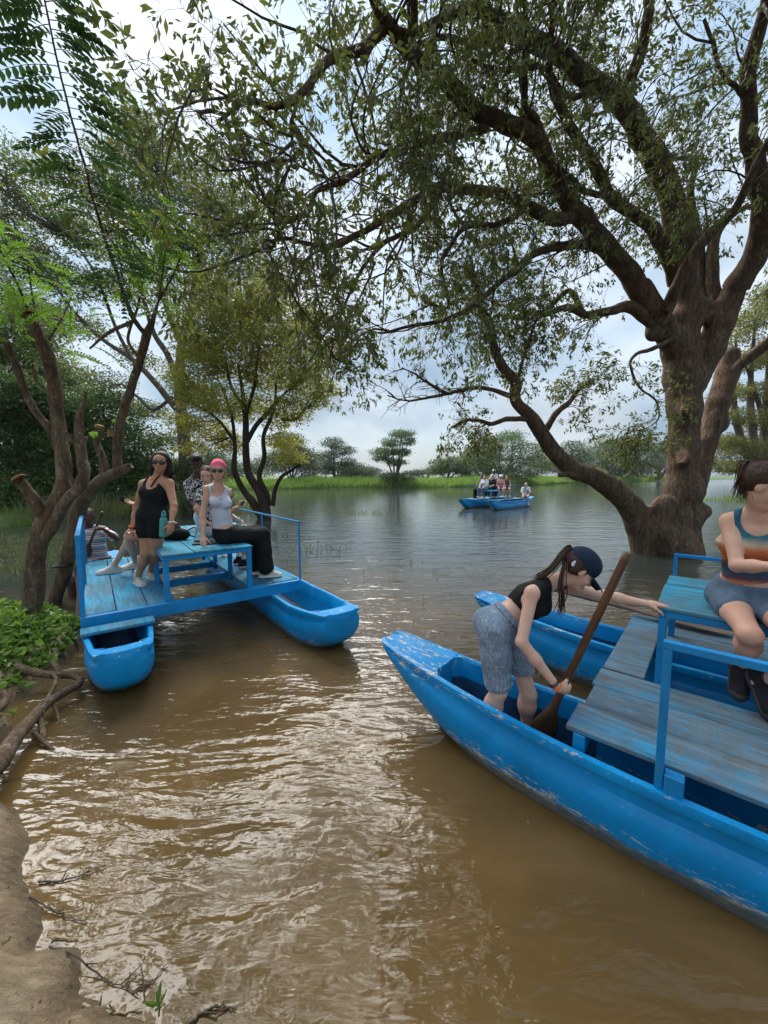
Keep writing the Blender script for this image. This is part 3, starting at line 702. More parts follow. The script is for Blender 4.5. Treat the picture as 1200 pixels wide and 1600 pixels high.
def frame_of(F, U):
    F = unit(F); U = np.asarray(U, float); U = unit(U - F * (U @ F)); S = np.cross(F, U); return F, U, S     # S = the person's right
def hand_prims(wr, d, n, th, curl=.35, g=1., spread=.0, thumb_close=.3, res=True):
    """wr wrist, d towards the fingers, n back-of-hand normal, th towards the thumb"""
    d = unit(d); n = unit(n - d * (n @ d)); th = unit(th - d * (th @ d) - n * (th @ n)); out = []
    out.append(cap(wr, wr + d * .045 * g, .021 * g, .020 * g, .012, th, 1.35, 'hand'))
    out.append(cap(wr + d * .045 * g, wr + d * .078 * g, .0185 * g, .0155 * g, .012, th, 2.15, 'hand'))
    for i, (o, L) in enumerate(((.030, .068), (.010, .078), (-.010, .072), (-.029, .056))):
        b = wr + d * (.082 - .004 * abs(i - 1)) * g + th * o * g; a = curl * (.75 + .12 * i); dirf = unit(d + th * o * spread * 20)
        r = .0088 * g if i < 3 else .0078 * g
        for j, f in enumerate((.44, .31, .25)):
            ang = a * (j + 1) * .75; dd = dirf * math.cos(ang) - n * math.sin(ang); e = b + dd * L * f * g
            out.append(cap(b, e, r, r * .93, .004 if j else .008, key='hand')); b = e; r *= .93
    b = wr + d * .022 * g + th * .022 * g - n * .006 * g
    for j, L in enumerate((.040, .032, .026)):
        ang = .75 - .28 * j; dd = unit(d * math.cos(ang) + th * math.sin(ang) - n * (.25 + thumb_close * j * 1.4)); e = b + dd * L * g
        out.append(cap(b, e, (.0135, .0105, .0095)[j] * g, (.0105, .0095, .008)[j] * g, .008, key='hand')); b = e
    return out
def foot_prims(an, toe, up, g=1.):
    toe, up, s = frame_of(toe, up); h = an - up * .055 * g
    return [cap(an, an - up * .04 * g - toe * .012, .032 * g, .029 * g, .02, key='foot'), cap(h - toe * .02 * g, h + toe * .12 * g, .03 * g, .024 * g, .03, s, 1.3, key='foot')]
def shoe_parts(t, an, toe, up, mat, sole, h, g=1., sock=None, boot=False):
    toe, up, s = frame_of(toe, up); base = an - up * .085 * g; M = np.array([toe, s, up])
    pr = [ell(base + toe * -.035 * g + up * .042 * g, A3(.058, .039, .05) * g, M, .03), ell(base + toe * .055 * g + up * .034 * g, A3(.085, .041, .037) * g, M, .03),
          ell(base + toe * .125 * g + up * .028 * g, A3(.058, .046, .030) * g, M, .03), cap(base + up * .06 * g + toe * .07 * g, base + up * .085 * g - toe * .008 * g, .022 * g, .036 * g, .02, s, 1.1),
          cap(base + up * .085 * g - toe * .018 * g, base + up * (.108 if not boot else .15) * g - toe * .010 * g, .039 * g, .041 * g, .02)]
    sh = sdf_obj('shoe', pr, h, mat, t, cuts=((base + up * .012 * g, -up),))
    sp = [ell(base + toe * -.03 * g + up * .012, A3(.067, .043, .03) * g, M, .03), ell(base + toe * .06 * g + up * .012, A3(.09, .045, .03) * g, M, .03), ell(base + toe * .13 * g + up * .014, A3(.062, .050, .03) * g, M, .03)]
    sdf_obj('sole', sp, h, sole, sh, cuts=((base + up * .026 * g, up), (base - up * .004 * g, -up)))
    # laces
    ac = Acc()
    for i in range(4):
        c = base + toe * (.045 + .022 * i) * g + up * (.079 - .008 * i) * g
        V, F = tubes(np.array([c - s * .024 * g - up * .009, c + up * .003, c + s * .024 * g - up * .009]), np.array([.0028] * 3) * g, 4); ac.add(V, F)
    ac.obj('laces', M_SOCK if sole is M_SOLE else C_GREY, sh)
    sdf_obj('toe_cap', [ell(base + toe * .148 * g + up * .026 * g, A3(.043, .045, .026) * g, M, .03)], h, sole if sole is not M_SOLE else M_SHOEW, sh, cuts=((base + up * .02 * g, -up),))
    if sock is not None: sdf_obj('sock', [cap(base + up * .09 * g - toe * .012 * g, base + up * .165 * g - toe * .008 * g + (unit(sock['kn'] - an) - up) * .05, .037 * g, .039 * g, .02)], h, sock['m'], t)
def bracelet(t, name, c, ax, r, w, mat):
    ax = unit(ax); u = unit(np.cross(ax, A3(.3, .2, .9))); v = np.cross(ax, u); a = np.linspace(0, 2 * np.pi, 17)
    P = c + (np.cos(a)[:, None] * u + np.sin(a)[:, None] * v) * r; V, F = tubes(P, np.full(17, w), 6); return local_mesh(name, V, F, mat, t)
def head_prims(hc, F, U, g=1.):
    F, U, S = frame_of(F, U); M = np.array([S, F, U]); p = lambda s, f, u: hc + (S * s + F * f + U * u) * g
    pr = [ell(p(0, -.012, .025), A3(.073, .092, .092) * g, M, .02, 'head'), ell(p(0, .028, -.035), A3(.057, .062, .072) * g, M, .03, 'head'),
          ell(p(0, .058, -.088), A3(.026, .026, .022) * g, M, .03, 'head'), ell(p(0, .060, .03), A3(.055, .03, .035) * g, M, .03, 'head'),
          cap(p(0, .086, .005), p(0, .107, -.026), .0075 * g, .0125 * g, .012, key='head'), ell(p(0, .096, -.03), A3(.017, .012, .009) * g, M, .008, 'head')]
    for s in (-1, 1):
        pr += [ell(p(s * .076, -.008, -.008), A3(.009, .02, .031) * g, M, .006, 'ear'), ell(p(s * .040, .058, -.03), A3(.022, .024, .022) * g, M, .025, 'head')]
        pr.append(ell(p(s * .031, .094, .002), A3(.016, .014, .011) * g, M, .012, 'head', '-'))
    pr.append(ell(p(0, .088, -.062), A3(.021, .012, .010) * g, M, .012, 'head')); return pr, p, (F, U, S)
def face_parts(t, p, fr, h, glasses=None, smile=False, teeth=False, brow=None, g=1.):
    F, U, S = fr; M = np.array([S, F, U])
    for s in (-1, 1):
        e = sdf_obj('eye', [ell(p(s * .031, .0745, .001), A3(.0125, .011, .0085) * g, M, .001)], .003, M_EYEW, t)
        sdf_obj('iris', [ell(p(s * .031, .0835, .001), A3(.0065, .0045, .0065) * g, M, .001)], .002, M_EYE, e)
        if brow is not None:
            V, Fq = tubes(np.array([p(s * .014, .094, .021), p(s * .03, .091, .026), p(s * .049, .076, .02)]), np.array([.003, .0035, .002]) * g, 6); local_mesh('eyebrow', V, Fq, brow, t)
    w = .024 if smile else .02
    for dz, r in ((-.0575, .0042), (-.066, .0055)):
        up = .006 if smile else 0
        V, Fq = tubes(catmull([p(-w, .083, -.062 + up), p(-w * .5, .0955, dz), p(0, .099, dz), p(w * .5, .0955, dz), p(w, .083, -.062 + up)], 3), np.interp(np.linspace(0, 1, 13), [0, .5, 1], [.0015, r, .0015]) * g, 6); local_mesh('lip', V, Fq, M_LIP, t)
    if teeth: sdf_obj('teeth', [ell(p(0, .091, -.0615), A3(.015, .007, .0042) * g, M, .001)], .0025, M_TEETH, t)
    if glasses:
        gl = sdf_obj('sunglasses', [cap(p(-.012, .104, .008), p(.012, .104, .008), .0035, None, .004)] + [cap(p(s * .060, .082, .010), p(s * .074, -.015, .006), .0035, .003, .004) for s in (-1, 1)], .003, M_GLASS, t)
        for s in (-1, 1): sdf_obj('lens', [ell(p(s * .034, .0965, -.001), A3(.031, .008, .024) * g, np.array([unit(S - F * s * .25), unit(F + S * s * .25), U]), .001)], .003, M_GLASS, gl)
def seated(pel, F, up=(0, 0, 1), g=1., kn_drop=.02, lean=0., spread=.10, F2=None, look=None, legs=None):
    """joints of a person sitting at pel and facing F (metres, world)"""
    F = unit(F); U = A3(0, 0, 1); S = np.cross(F, U); F2 = F if F2 is None else unit(F2); S2 = np.cross(F2, U)
    J = {'pel': pel, 'F': F2}
    tr = unit(U + F2 * lean)
    J['chest'] = pel + tr * .43 * g; J['neck'] = pel + tr * .50 * g; J['head'] = J['neck'] + unit(U + F2 * (lean * .6 + .08)) * .15 * g
    lk = F2 if look is None else unit(look); J['face'] = lk; J['hup'] = U
    for n_, s in (('R', 1), ('L', -1)):
        J['sh' + n_] = J['chest'] + S2 * s * .165 * g; J['hip' + n_] = pel + S * s * .085 * g - U * .02
        J['kn' + n_] = J['hip' + n_] + unit(F + S * s * spread + U * -kn_drop) * .43 * g
        J['an' + n_] = J['kn' + n_] - U * .40 * g - F * .02
        J['el' + n_] = J['sh' + n_] + unit(-U * 1 + F2 * .35 + S2 * s * .25) * .27 * g
        J['wr' + n_] = J['el' + n_] + unit(F2 - U * .35 - S2 * s * .45) * .235 * g
        J['toe' + n_] = F; J['fup' + n_] = U
        J['hd' + n_] = unit(F2 - U * .5); J['hn' + n_] = U; J['curl' + n_] = .5
    return J
def body_prims(J, g=1., fem=True, heavy=1., fine=True):
    pel, chest, neck = J['pel'], J['chest'], J['neck']; S = unit(J['shR'] - J['shL']); SH = unit(J['hipR'] - J['hipL'])
    up = unit(chest - pel); F = np.cross(up, S); F = unit(F) * (1 if np.dot(F, J['F']) > 0 else -1); mid = pel * .52 + chest * .48; w = heavy; wf = min(1.05, max(.72, np.linalg.norm(J['shR'] - J['shL']) / (.33 * g)))
    pr = [cap(pel - up * .02, pel + up * .05, (.112 if fem else .108) * g * w, .098 * g * w, .04, SH, 1.42, 'hips'),
          cap(pel + up * .04, mid, .098 * g * w, (.083 if fem else .096) * g * w, .05, S, 1.3, 'waist'),
          cap(mid, chest - up * .10 * g, .086 * g * w, .103 * g * w, .05, S, 1.34 * wf, 'ribs'),
          cap(chest - up * .10 * g, chest - up * .03 * g, .103 * g * w, .075 * g * w, .05, S, 1.55 * wf, 'ribs')]
    for n_, s in (('R', 1), ('L', -1)):
        sh = J['sh' + n_]; el = J['el' + n_]; wr = J['wr' + n_]; hip = J['hip' + n_]; kn = J['kn' + n_]; an = J['an' + n_]
        pr += [cap(neck - up * .02 + S * s * .03, sh + up * .005, .04 * g, .045 * g * w, .05, key='trap'),
               cap(sh - up * .005, el, (.045 if fem else .050) * g * w, .034 * g, .03, key='uarm' + n_),
               cap(el, el + (wr - el) * .4, .035 * g, .036 * g * (.95 if fem else 1.05), .02, key='farm'), cap(el + (wr - el) * .35, wr, .035 * g, .0225 * g, .02, key='farm')]
        if fem: pr.append(ell(chest - up * .115 * g + S * s * .068 * g + F * .072 * g, A3(.055, .052, .055) * g, None, .03, 'bust'))
        pr.append(ell(pel - up * .03 + SH * s * .065 * g - F * .055 * g, .085 * g * w, None, .05, 'hips'))
        th = (.088 if fem else .083) * g * w; thd = unit(kn - hip)
        pr += [cap(hip, hip + (kn - hip) * .45, th, .075 * g * w, .04, key='thigh' + n_), cap(hip + (kn - hip) * .45, kn, .075 * g * w, .052 * g, .03, key='thigh' + n_),
               cap(kn, kn + (an - kn) * .32, .048 * g, .053 * g, .03, key='calf'), cap(kn + (an - kn) * .32, an, .053 * g, .031 * g, .03, key='calf')]
        bk = unit(np.cross(np.cross(an - kn, J['toe' + n_]), an - kn)); pr.append(ell(kn + (an - kn) * .3 - bk * .014 * g, A3(.045, .045, .075) * g, None, .04, 'calf') if abs(unit(an - kn)[2]) > .7 else cap(kn + (an - kn) * .2, kn + (an - kn) * .4, .05 * g, None, .03, key='calf'))
        pr += foot_prims(an, J['toe' + n_], J['fup' + n_], g)
        d = J['hd' + n_]; hn = J['hn' + n_]
        thd_ = J.get('th' + n_, np.cross(hn, d) * s if True else 0)
        if fine: pr += hand_prims(wr, d, hn, thd_, J['curl' + n_], g * (.95 if fem else 1.05))
        else: pr += [cap(wr, wr + unit(d) * .09 * g, .022 * g, .02 * g, .01, key='hand')] + [cap(wr + unit(d) * .08 * g + unit(np.cross(hn, d)) * o, wr + unit(d) * .15 * g + unit(np.cross(hn, d)) * o, .011, .009, .005, key='hand') for o in (-.025, 0, .025)]
    pr.append(cap(neck - up * .03, J['head'] - unit(J['hup']) * .06 * g, (.050 if fem else .058) * g, (.047 if fem else .055) * g, .03, key='neck'))
    hp, p, fr = head_prims(J['head'], J['face'], J['hup'], g * (.97 if fem else 1.02) * J.get('hs', 1.04)); pr += hp
    return pr, p, fr, (up, F, S)
def pick(pr, keys): return [dict(q) for q in pr if any(q['key'].startswith(k) for k in keys)]
def person(label, J, skin, g=1., fem=True, heavy=1., h=.008, group=None, fine=True, **fk):
    base = A3(*(J['anR'] + J['anL']) / 2); t = thing('person', label, 'person', (base[0], base[1], base[2] - .08), 0, group)
    pr, p, fr, ax = body_prims(J, g, fem, heavy, fine)
    sdf_obj('body', pr, h, skin, t)
    if fine: face_parts(t, p, fr, h, g=g * (.97 if fem else 1.02) * J.get('hs', 1.04), **fk)
    return t, pr, p, fr, ax
def shorts(t, J, pr, ax, mat, h, legfrac=.5, grow=.014, name='shorts', waist=.07, flare=.0, noise=None, keep=None):
    up, F, S = ax; q = pick(pr, ['hips', 'waist']); 
    for n_ in 'RL':
        a, b = J['hip' + n_], J['kn' + n_]; e = a + (b - a) * legfrac; q.append(cap(a, e, .090 + .0, .068 + flare + (.014 if legfrac < .7 else 0), .04))
    cuts = [(J['pel'] + up * waist, up)]
    lo = sdf_obj(name, q, h, mat, t, grow, cuts + [], noise); return lo
def trousers(t, J, pr, ax, mat, h, grow=.02, wide=.02, name='trousers', waist=.10):
    up, F, S = ax; q = pick(pr, ['hips', 'waist'])
    for n_ in 'RL':
        a, b, c = J['hip' + n_], J['kn' + n_], J['an' + n_]
        q += [cap(a, b, .088, .062 + wide * .5, .04), cap(b, c + (b - c) * .10, .058 + wide * .5, .05 + wide, .03)]
    return sdf_obj(name, q, h, mat, t, grow, [(J['pel'] + up * waist, up)], (.012, 11))
def top(t, J, pr, ax, mat, h, grow=.010, name='top', bottom=-.02, straps=True, sleeves=0., neck=.055, noise=(.004, 14), drop=.07, extra=(), low=None):
    """a tank top (straps) or a shirt with sleeves"""
    up, F, S = ax; q = pick(pr, ['waist', 'ribs', 'bust', 'hips'] if bottom < 0 else ['waist', 'ribs', 'bust']); q += list(extra)
    if low: q = q + low
    ch, nk = J['chest'], J['neck']
    if sleeves or straps: q += pick(pr, ['trap'])
    if sleeves:
        for n_ in 'RL': q.append(cap(J['sh' + n_], J['sh' + n_] + (J['el' + n_] - J['sh' + n_]) * sleeves, .052, .056, .03))
    else:
        for n_, s in (('R', 1), ('L', -1)): q.append(dict(ell(J['sh' + n_] + S * s * .035 - up * .02, A3(.075, .075, .10), None, .01), op='-'))
    q.append(dict(ell(nk + F * .035 - up * (drop - .07), A3(neck + .02, neck + .03, drop + .03), np.array([S, F, up]), .01), op='-'))
    q.append(dict(ell(nk + up * .06, A3(.065, .065, .08), None, .01), op='-'))
    return sdf_obj(name, q, h, mat, t, grow, [(J['pel'] + up * bottom, -up)], noise)
# ------------------------------------------------------------------ the woman bending in the canoe, right raft
U3 = A3(0, 0, 1)
J = dict(pel=D(779, 975, 2.42), chest=D(849, 921, 2.42), neck=D(862, 906, 2.42), head=D(904, 890, 2.42), F=A3(.6, 0, -.6), face=A3(.72, -.08, -.66), hup=A3(.62, 0, .78),
    shR=D(832, 926, 2.27), shL=D(878, 914, 2.59), elR=D(815, 1003, 2.20), wrR=D(857, 1050, 2.16), elL=D(943, 930, 2.53), wrL=D(1008, 943, 2.42),
    hipR=D(772, 985, 2.33), hipL=D(796, 985, 2.50), hs=1.16, knR=D(779, 1080, 2.30), knL=D(826, 1085, 2.44), toeR=A3(.9, -.2, 0), toeL=A3(.9, -.2, 0), fupR=U3, fupL=U3,
    hdR=A3(.72, -.05, -.55), hnR=A3(-.15, -.9, .35), curlR=1.15, thR=A3(.5, -.1, .8), hdL=A3(.97, -.18, .02), hnL=A3(.05, -.15, 1.), curlL=.22, thL=A3(-.1, -1, 0))
J['anR'] = A3(J['knR'][0] - .06, J['knR'][1] + .09, .13); J['anL'] = A3(J['knL'][0] + .0, J['knL'][1] + .03, .13)
pa, pb = D(981, 864, 2.08), A3(.93, 2.30, .06); psh = unit(pa - pb); gpt = pb + psh * .56
hd_ = unit(A3(.9, .25, -.3) - psh * (psh @ A3(.9, .25, -.3))); hn_ = unit(np.cross(hd_, psh)); hn_ = hn_ if hn_[1] < 0 else -hn_
J['wrR'] = gpt + hn_ * .036 - hd_ * .070; J['hdR'] = hd_; J['hnR'] = hn_; J['thR'] = psh; J['curlR'] = 1.75
t, pr, p, fr, ax = person('woman in navy cap, black top and denim shorts bending in the right canoe', J, SK_PALE, .95, True, .93, .0058, brow=HR_BROWN)
top(t, J, pr, ax, C_BLACK, .007, .009, 'tank_top', .16, True, drop=.075, noise=(.003, 16))
def frayed(J_, pr_, ax_):
    q = pick(pr_, ['hips', 'waist']); up = ax_[0]
    for n_ in 'RL':
        a, b = J_['hip' + n_], J_['kn' + n_]; q += [cap(a, a + (b - a) * .45, .090, .086, .04), cap(a + (b - a) * .4, a + (b - a) * .86, .084, .076, .03)]
    return q
sh_ = sdf_obj('denim_shorts', frayed(J, pr, ax), .007, C_DENIM, t, .007, [(J['pel'] + ax[0] * .085, ax[0]), (D(800, 1058, 2.4), A3(.1, 0, -1))], (.008, 13))
nc = A3(-.12, -1, .0); V, F_ = tubes(catmull([J['pel'] + ax[0] * .08 + A3(-.02, -.135, 0), J['hipR'] + nc * .098, J['hipR'] * .6 + J['knR'] * .4 + nc * .093, J['hipR'] * .2 + J['knR'] * .8 + nc * .083], 6), np.full(19, .003), 6); local_mesh('side_seam', V, F_, C_DENIM, sh_)
sdf_obj('waistband', [cap(J['pel'] + ax[0] * .02, J['pel'] + ax[0] * .13, .115, .108, .01, unit(J['hipR'] - J['hipL']), 1.36)], .007, C_DENIM, t, 0, [(J['pel'] + ax[0] * .100, ax[0]), (J['pel'] + ax[0] * .060, -ax[0])], (.002, 20))
wb = unit(ax[0]); rngp = random.Random(4)
ac = Acc()
for n_ in 'RL':                       # frayed threads at the hem
    c = J['hip' + n_] + (J['kn' + n_] - J['hip' + n_]) * .87
    for k in range(46):
        a = rngp.uniform(0, 6.28); q0 = A3(c[0] + math.cos(a) * .088, c[1] + math.sin(a) * .088, 1.85 - (1062 - 743) / 601 * 2.4 + rngp.uniform(-.005, .01)); q1 = q0 + A3(rngp.uniform(-.008, .008), rngp.uniform(-.008, .008), -rngp.uniform(.008, .028))
        V, F_ = tubes(np.array([q0, q1]), np.array([.0011, .0007]), 4); ac.add(V, F_)
props(ac.obj('frayed_hem', C_WHITE, sh_), kind='stuff')
# cap: crown, band, brim, ponytail through the back
F_, U_, S_ = fr; Mh = np.array([S_, F_, U_])
cp = sdf_obj('cap', [ell(p(0, -.006, .052), A3(.086, .104, .085) * 1.12, Mh, .02)], .006, C_NAVY, t, 0, [(p(0, 0, .012), -U_ - F_ * .12)], (.002, 20))
def brim(p_, w=.082, L=.105):
    rows = []
    for i in range(9):
        f = i / 8; hw = w * math.sqrt(max(0, 1 - (f * .92) ** 2.6)); rows.append([p_(hw * (j / 6 - 1) , .078 + f * L - .03 * (j / 6 - 1) ** 2 * (1 - f), .026 - f * .022 - .018 * (j / 6 - 1) ** 2) for j in range(13)])
    top_ = np.array(rows).reshape(-1, 3); bot = top_ - U_ * .0035; V = np.vstack([top_, bot]); n = 13; F2 = []
    for i in range(8):
        for j in range(12):
            a = i * n + j; F2.append([a, a + 1, a + n + 1, a + n]); b = a + 117; F2.append([b, b + n, b + n + 1, b + 1])
    edge = [j for j in range(13)] + [i * 13 + 12 for i in range(1, 9)] + [8 * 13 + j for j in range(11, -1, -1)] + [i * 13 for i in range(7, 0, -1)]
    for a, b in zip(edge, edge[1:] + edge[:1]): F2.append([a, a + 117, b + 117, b])
    return V, np.array(F2)
V, F2 = brim(p); local_mesh('brim', V, F2, C_NAVY, cp)
sdf_obj('cap_button', [ell(p(0, -.006, .137), .007, None, .001)], .003, C_NAVY, cp)
sdf_obj('cap_strap', [ell(p(.066, -.07, -.002), A3(.004, .018, .022), Mh, .001)], .0035, C_WHITE, cp)
hp = [ell(p(0, -.026, .02), A3(.080, .084, .082) * 1.12, Mh, .01)]
hair = sdf_obj('hair', hp + [cap(p(.0, -.095, .035), p(0, -.10, .0), .028, .03, .02), cap(p(s_ * .068, .015, .012), p(s_ * .066, .0, -.03), .010, .005, .01) if False else cap(p(.067, -.02, .0), p(.06, -.05, -.045), .016, .012, .02)],
    .006, HR_BROWN, t, 0, [(p(0, .035, 0), F_ - U_ * .1)], (.004, 40))
ac = Acc(); rr = random.Random(9)
for k in range(46):                   # ponytail falling over the back of the neck and down by the chest
    o = A3(rr.gauss(0, .009), rr.gauss(0, .012), rr.gauss(0, .009)); e = A3(rr.gauss(0, .02), rr.gauss(0, .02), rr.gauss(0, .02)); fl = k % 3
    pts = [p(0, -.095, .055) + o * .5, p(0, -.135, .045) + o, D(862, 888, 2.37) + o, D(845, 900, 2.34) + o * 1.2, D(835, 908, 2.38) + o + e * .6] if fl else [p(0, -.10, .0) + o * .6, D(878, 908, 2.30) + o, D(880, 928, 2.27) + o, D(878, 948, 2.26) + o + e * .4, D(876, 962, 2.26) + e * .8 + o]
    P_ = catmull(pts, 3); V, F2 = tubes(P_, np.interp(np.linspace(0, 1, len(P_)), [0, .5, 1], [.0045, .004, .0006]), 4); ac.add(V, F2)
ac.obj('ponytail', HR_BROWN, hair)
sd_w = unit(J['wrR'] - J['elR'])
bracelet(t, 'orange_wristband', J['wrR'] - sd_w * .012, sd_w, .0275, .006, M_ORANGE)
bracelet(t, 'dark_wristband', J['wrR'] - sd_w * .035, sd_w, .0285, .003, M_BLACK); bracelet(t, 'dark_wristband', J['wrR'] - sd_w * .046, sd_w, .029, .0025, M_BLACK)
# ------------------------------------------------------------------ paddles
def mat_wood(name, c0, c1, c2):
    m, nt, out = newmat(name); q = N(nt); v = q.coord(scale=(1, 1, .12)); a = q.noise(v, 34, 5, .65, .4); b = q.noise(q.coord(), 4, 4, .6)
    c = q.ramp(a, [(.3, c0), (.52, c1), (.78, c2)]); c = q.mix(q.ramp(b, [(.45, 0.), (.7, .5)]), c, c0)
    finish(nt, out, q.bsdf(c, .5, q.bump(a, .5, .004), .35)); return m
M_PADDLE = mat_wood('dark_paddle_wood', (.035, .016, .008), (.10, .045, .02), (.19, .095, .042)); M_PADDLE2 = mat_wood('grey_paddle_wood', (.07, .045, .03), (.17, .115, .08), (.28, .2, .14))
def paddle(label, a, b, mat, face, bl=.5, w=.075, r=.019, cat='paddle'):
    """a: top of the shaft, b: tip of the blade; the object's own z runs along the shaft"""
    a, b = np.asarray(a, float), np.asarray(b, float); L = np.linalg.norm(b - a); z = unit(a - b); x = unit(np.asarray(face, float) - z * (z @ face)); y = np.cross(z, x)
    t = thing('paddle', label, cat, b); t.rotation_euler = Matrix(np.array([x, y, z]).T).to_euler()
    zs = np.concatenate([np.linspace(0, bl, 16), np.linspace(bl + .02, L, 22)]); V = []; n = 12
    an = np.linspace(0, 2 * np.pi, n, endpoint=False)
    for q in zs:
        if q < bl: f = q / bl; hx = w * (.35 + .65 * min(1, f * 4) ** .6) * (1 - sm(.55, 1., f) * (1 - r / w * 1.15)) ; hy = .006 + (r - .006) * sm(.1, 1, f)
        else: hx = hy = r * (1.05 - .12 * (q - bl) / (L - bl)) * (1 + .12 * max(0, (q - L + .05) / .05))
        V.append(np.stack([np.cos(an) * hx, np.sin(an) * hy, np.full(n, q)], 1))
    V = np.vstack(V); k = len(zs); V[:, :2] *= 1 + .06 * fnoise(V, 9, 2, 3)[:, None]
    i, j = np.meshgrid(np.arange(k - 1), np.arange(n), indexing='ij'); F = np.stack([i * n + j, i * n + (j + 1) % n, (i + 1) * n + (j + 1) % n, (i + 1) * n + j], -1).reshape(-1, 4)
    hlf = np.arange(n // 2 - 1); q = np.stack([hlf, hlf + 1, n - 2 - hlf, n - 1 - hlf], 1); V = V + 0
    sp = 15 * n
    Fb = F[F[:, 0] < sp]; Fs = F[F[:, 0] >= sp]
    u, inv = np.unique(np.concatenate([Fb.ravel(), q.ravel()]), return_inverse=True); inv = inv.reshape(-1, 4); inv[len(Fb):] = inv[len(Fb):, ::-1]
    obj('blade', np_mesh('blade', V[u], inv, mat), t)
    qe = q + (k - 1) * n; u, inv = np.unique(np.concatenate([Fs.ravel(), qe.ravel()]), return_inverse=True)
    obj('shaft', np_mesh('shaft', V[u], inv.reshape(-1, 4), mat), t); return t
paddle('dark wooden paddle held upright by the woman in the navy cap', pa, pb, M_PADDLE, A3(1, -.2, .3), .42, .085, .0225)
gp = J['wrR']
paddle('weathered oar lying across the far deck planks of the right raft', A3(*(OR_ - XR * .03 - YR * .9)[:2], DZ + .10), A3(*(OR_ + XR * .10 + YR * .72)[:2], DZ + .03), M_PADDLE2, XR, .75, .075, .02, 'oar')
# ------------------------------------------------------------------ seated woman at the right edge
pel = A3(2.20, 2.28, 1.14)
J = seated(pel, A3(-.65, -.76, 0), g=.97, F2=A3(-.45, -.89, 0))
J.update(hs=1.1, chest=D(1180, 822, 2.18), neck=D(1183, 799, 2.17), head=D(1193, 760, 2.12), face=A3(.62, -.62, -.48), hup=A3(.25, -.22, .94), F=A3(-.45, -.85, 0))
J['shR'] = D(1140, 814, 2.25); J['shL'] = D(1256, 822, 2.10)
J['elR'] = D(1152, 884, 2.10); J['wrR'] = D(1218, 886, 1.90); J['elL'] = A3(2.42, 1.90, 1.33); J['wrL'] = A3(2.22, 1.79, 1.30)
J['hdR'] = A3(.9, -.35, -.1); J['hnR'] = A3(-.2, -.6, .8); J['hdL'] = A3(-.9, -.3, -.1); J['hnL'] = A3(0, -.6, .8)
J['hipR'] = A3(2.12, 2.33, 1.11); J['hipL'] = A3(2.26, 2.19, 1.11); J['knR'] = D(1172, 992, 1.97); J['knL'] = D(1250, 1008, 1.80)
J['anR'] = D(1162, 1040, 2.17); J['anL'] = D(1200, 1068, 2.02); J['toeR'] = A3(-.35, -.45, -.55); J['toeL'] = A3(-.05, -.5, -.6); J['fupR'] = A3(-.1, -.5, .8); J['fupL'] = A3(0, -.5, .8)
t, pr, p, fr, ax = person('woman in tie-dye top and blue-grey shorts sitting on the bench of the right raft', J, SK_MID, .97, True, .97, .0058, brow=HR_BROWN)
C_TIE = mat_zbands('tie_dye_cloth', [(.0, (.45, .10, .07)), (.10, (.5, .22, .12)), (.16, (.16, .06, .10)), (.23, (.03, .10, .16)), (.36, (.05, .04, .05)), (.46, (.5, .12, .04)), (.60, (.62, .17, .07)), (.68, (.45, .36, .25)), (.78, (.03, .13, .17)), (1., (.02, .09, .14))], 2.4, .10, .54)
top(t, J, pr, ax, C_TIE, .006, .008, 'tie_dye_top', .06, True, drop=.095, noise=(.003, 20))
shorts(t, J, pr, ax, C_BLUEGREY, .007, .36, .010, 'jersey_shorts', .10, noise=(.007, 16))
F_, U_, S_ = fr; Mh = np.array([S_, F_, U_])
hair = sdf_obj('hair', [ell(p(0, -.022, .034), A3(.083, .095, .090) * 1.1, Mh, .01), ell(p(0, -.11, .05), A3(.035, .035, .04), Mh, .02)], .006, HR_BROWN, t, 0, [(p(0, .03, .075), F_ - U_ * .45), (p(0, 0, -.055), -U_ + F_ * .9)], (.004, 45))
ac = Acc()
for k in range(60):
    o = A3(rr.gauss(0, .010), rr.gauss(0, .010), rr.gauss(0, .010)); e = A3(rr.gauss(0, .02), rr.gauss(0, .02), rr.gauss(0, .02))
    s0 = p(0, -.10, .065)
    P_ = catmull([s0 + o * .6, s0 + A3(-.03, .0, .012) + o, s0 + A3(-.045, 0, -.04) + o, s0 + A3(-.04, 0, -.11) + o + e * .5, s0 + A3(-.035, 0, -.18) + e + o], 3) if True else catmull([p(0, -.12, .055) + o * .6, p(.0, -.145, .04) + o, p(.01, -.155, -.01) + o, p(.01, -.145, -.06) + o + e * .5, p(.012, -.13, -.12) + e + o], 3); V, F2 = tubes(P_, np.interp(np.linspace(0, 1, len(P_)), [0, .5, 1], [.004, .004, .0006]), 4); ac.add(V, F2)
for k in range(14):
    x_ = rr.uniform(-.06, .075); P_ = catmull([p(x_, -.02 + rr.uniform(-.03, .03), .118), p(x_ * 1.2, -.06, .13 + rr.uniform(-.01, .012)), p(x_, -.11, .1 + rr.uniform(-.02, .02))], 3); V, F2 = tubes(P_, np.full(len(P_), .0012), 4); ac.add(V, F2)
ac.obj('ponytail', HR_BROWN, hair)
for n_ in 'RL': shoe_parts(t, J['an' + n_], J['toe' + n_], J['fup' + n_], M_SHOEB, M_SOLEB, .006, 1.02, sock=dict(kn=J['kn' + n_], m=C_MAROON))
# ------------------------------------------------------------------ left raft
def L3(u, v, z): return CL + UL * u + VL * v + A3(0, 0, z)
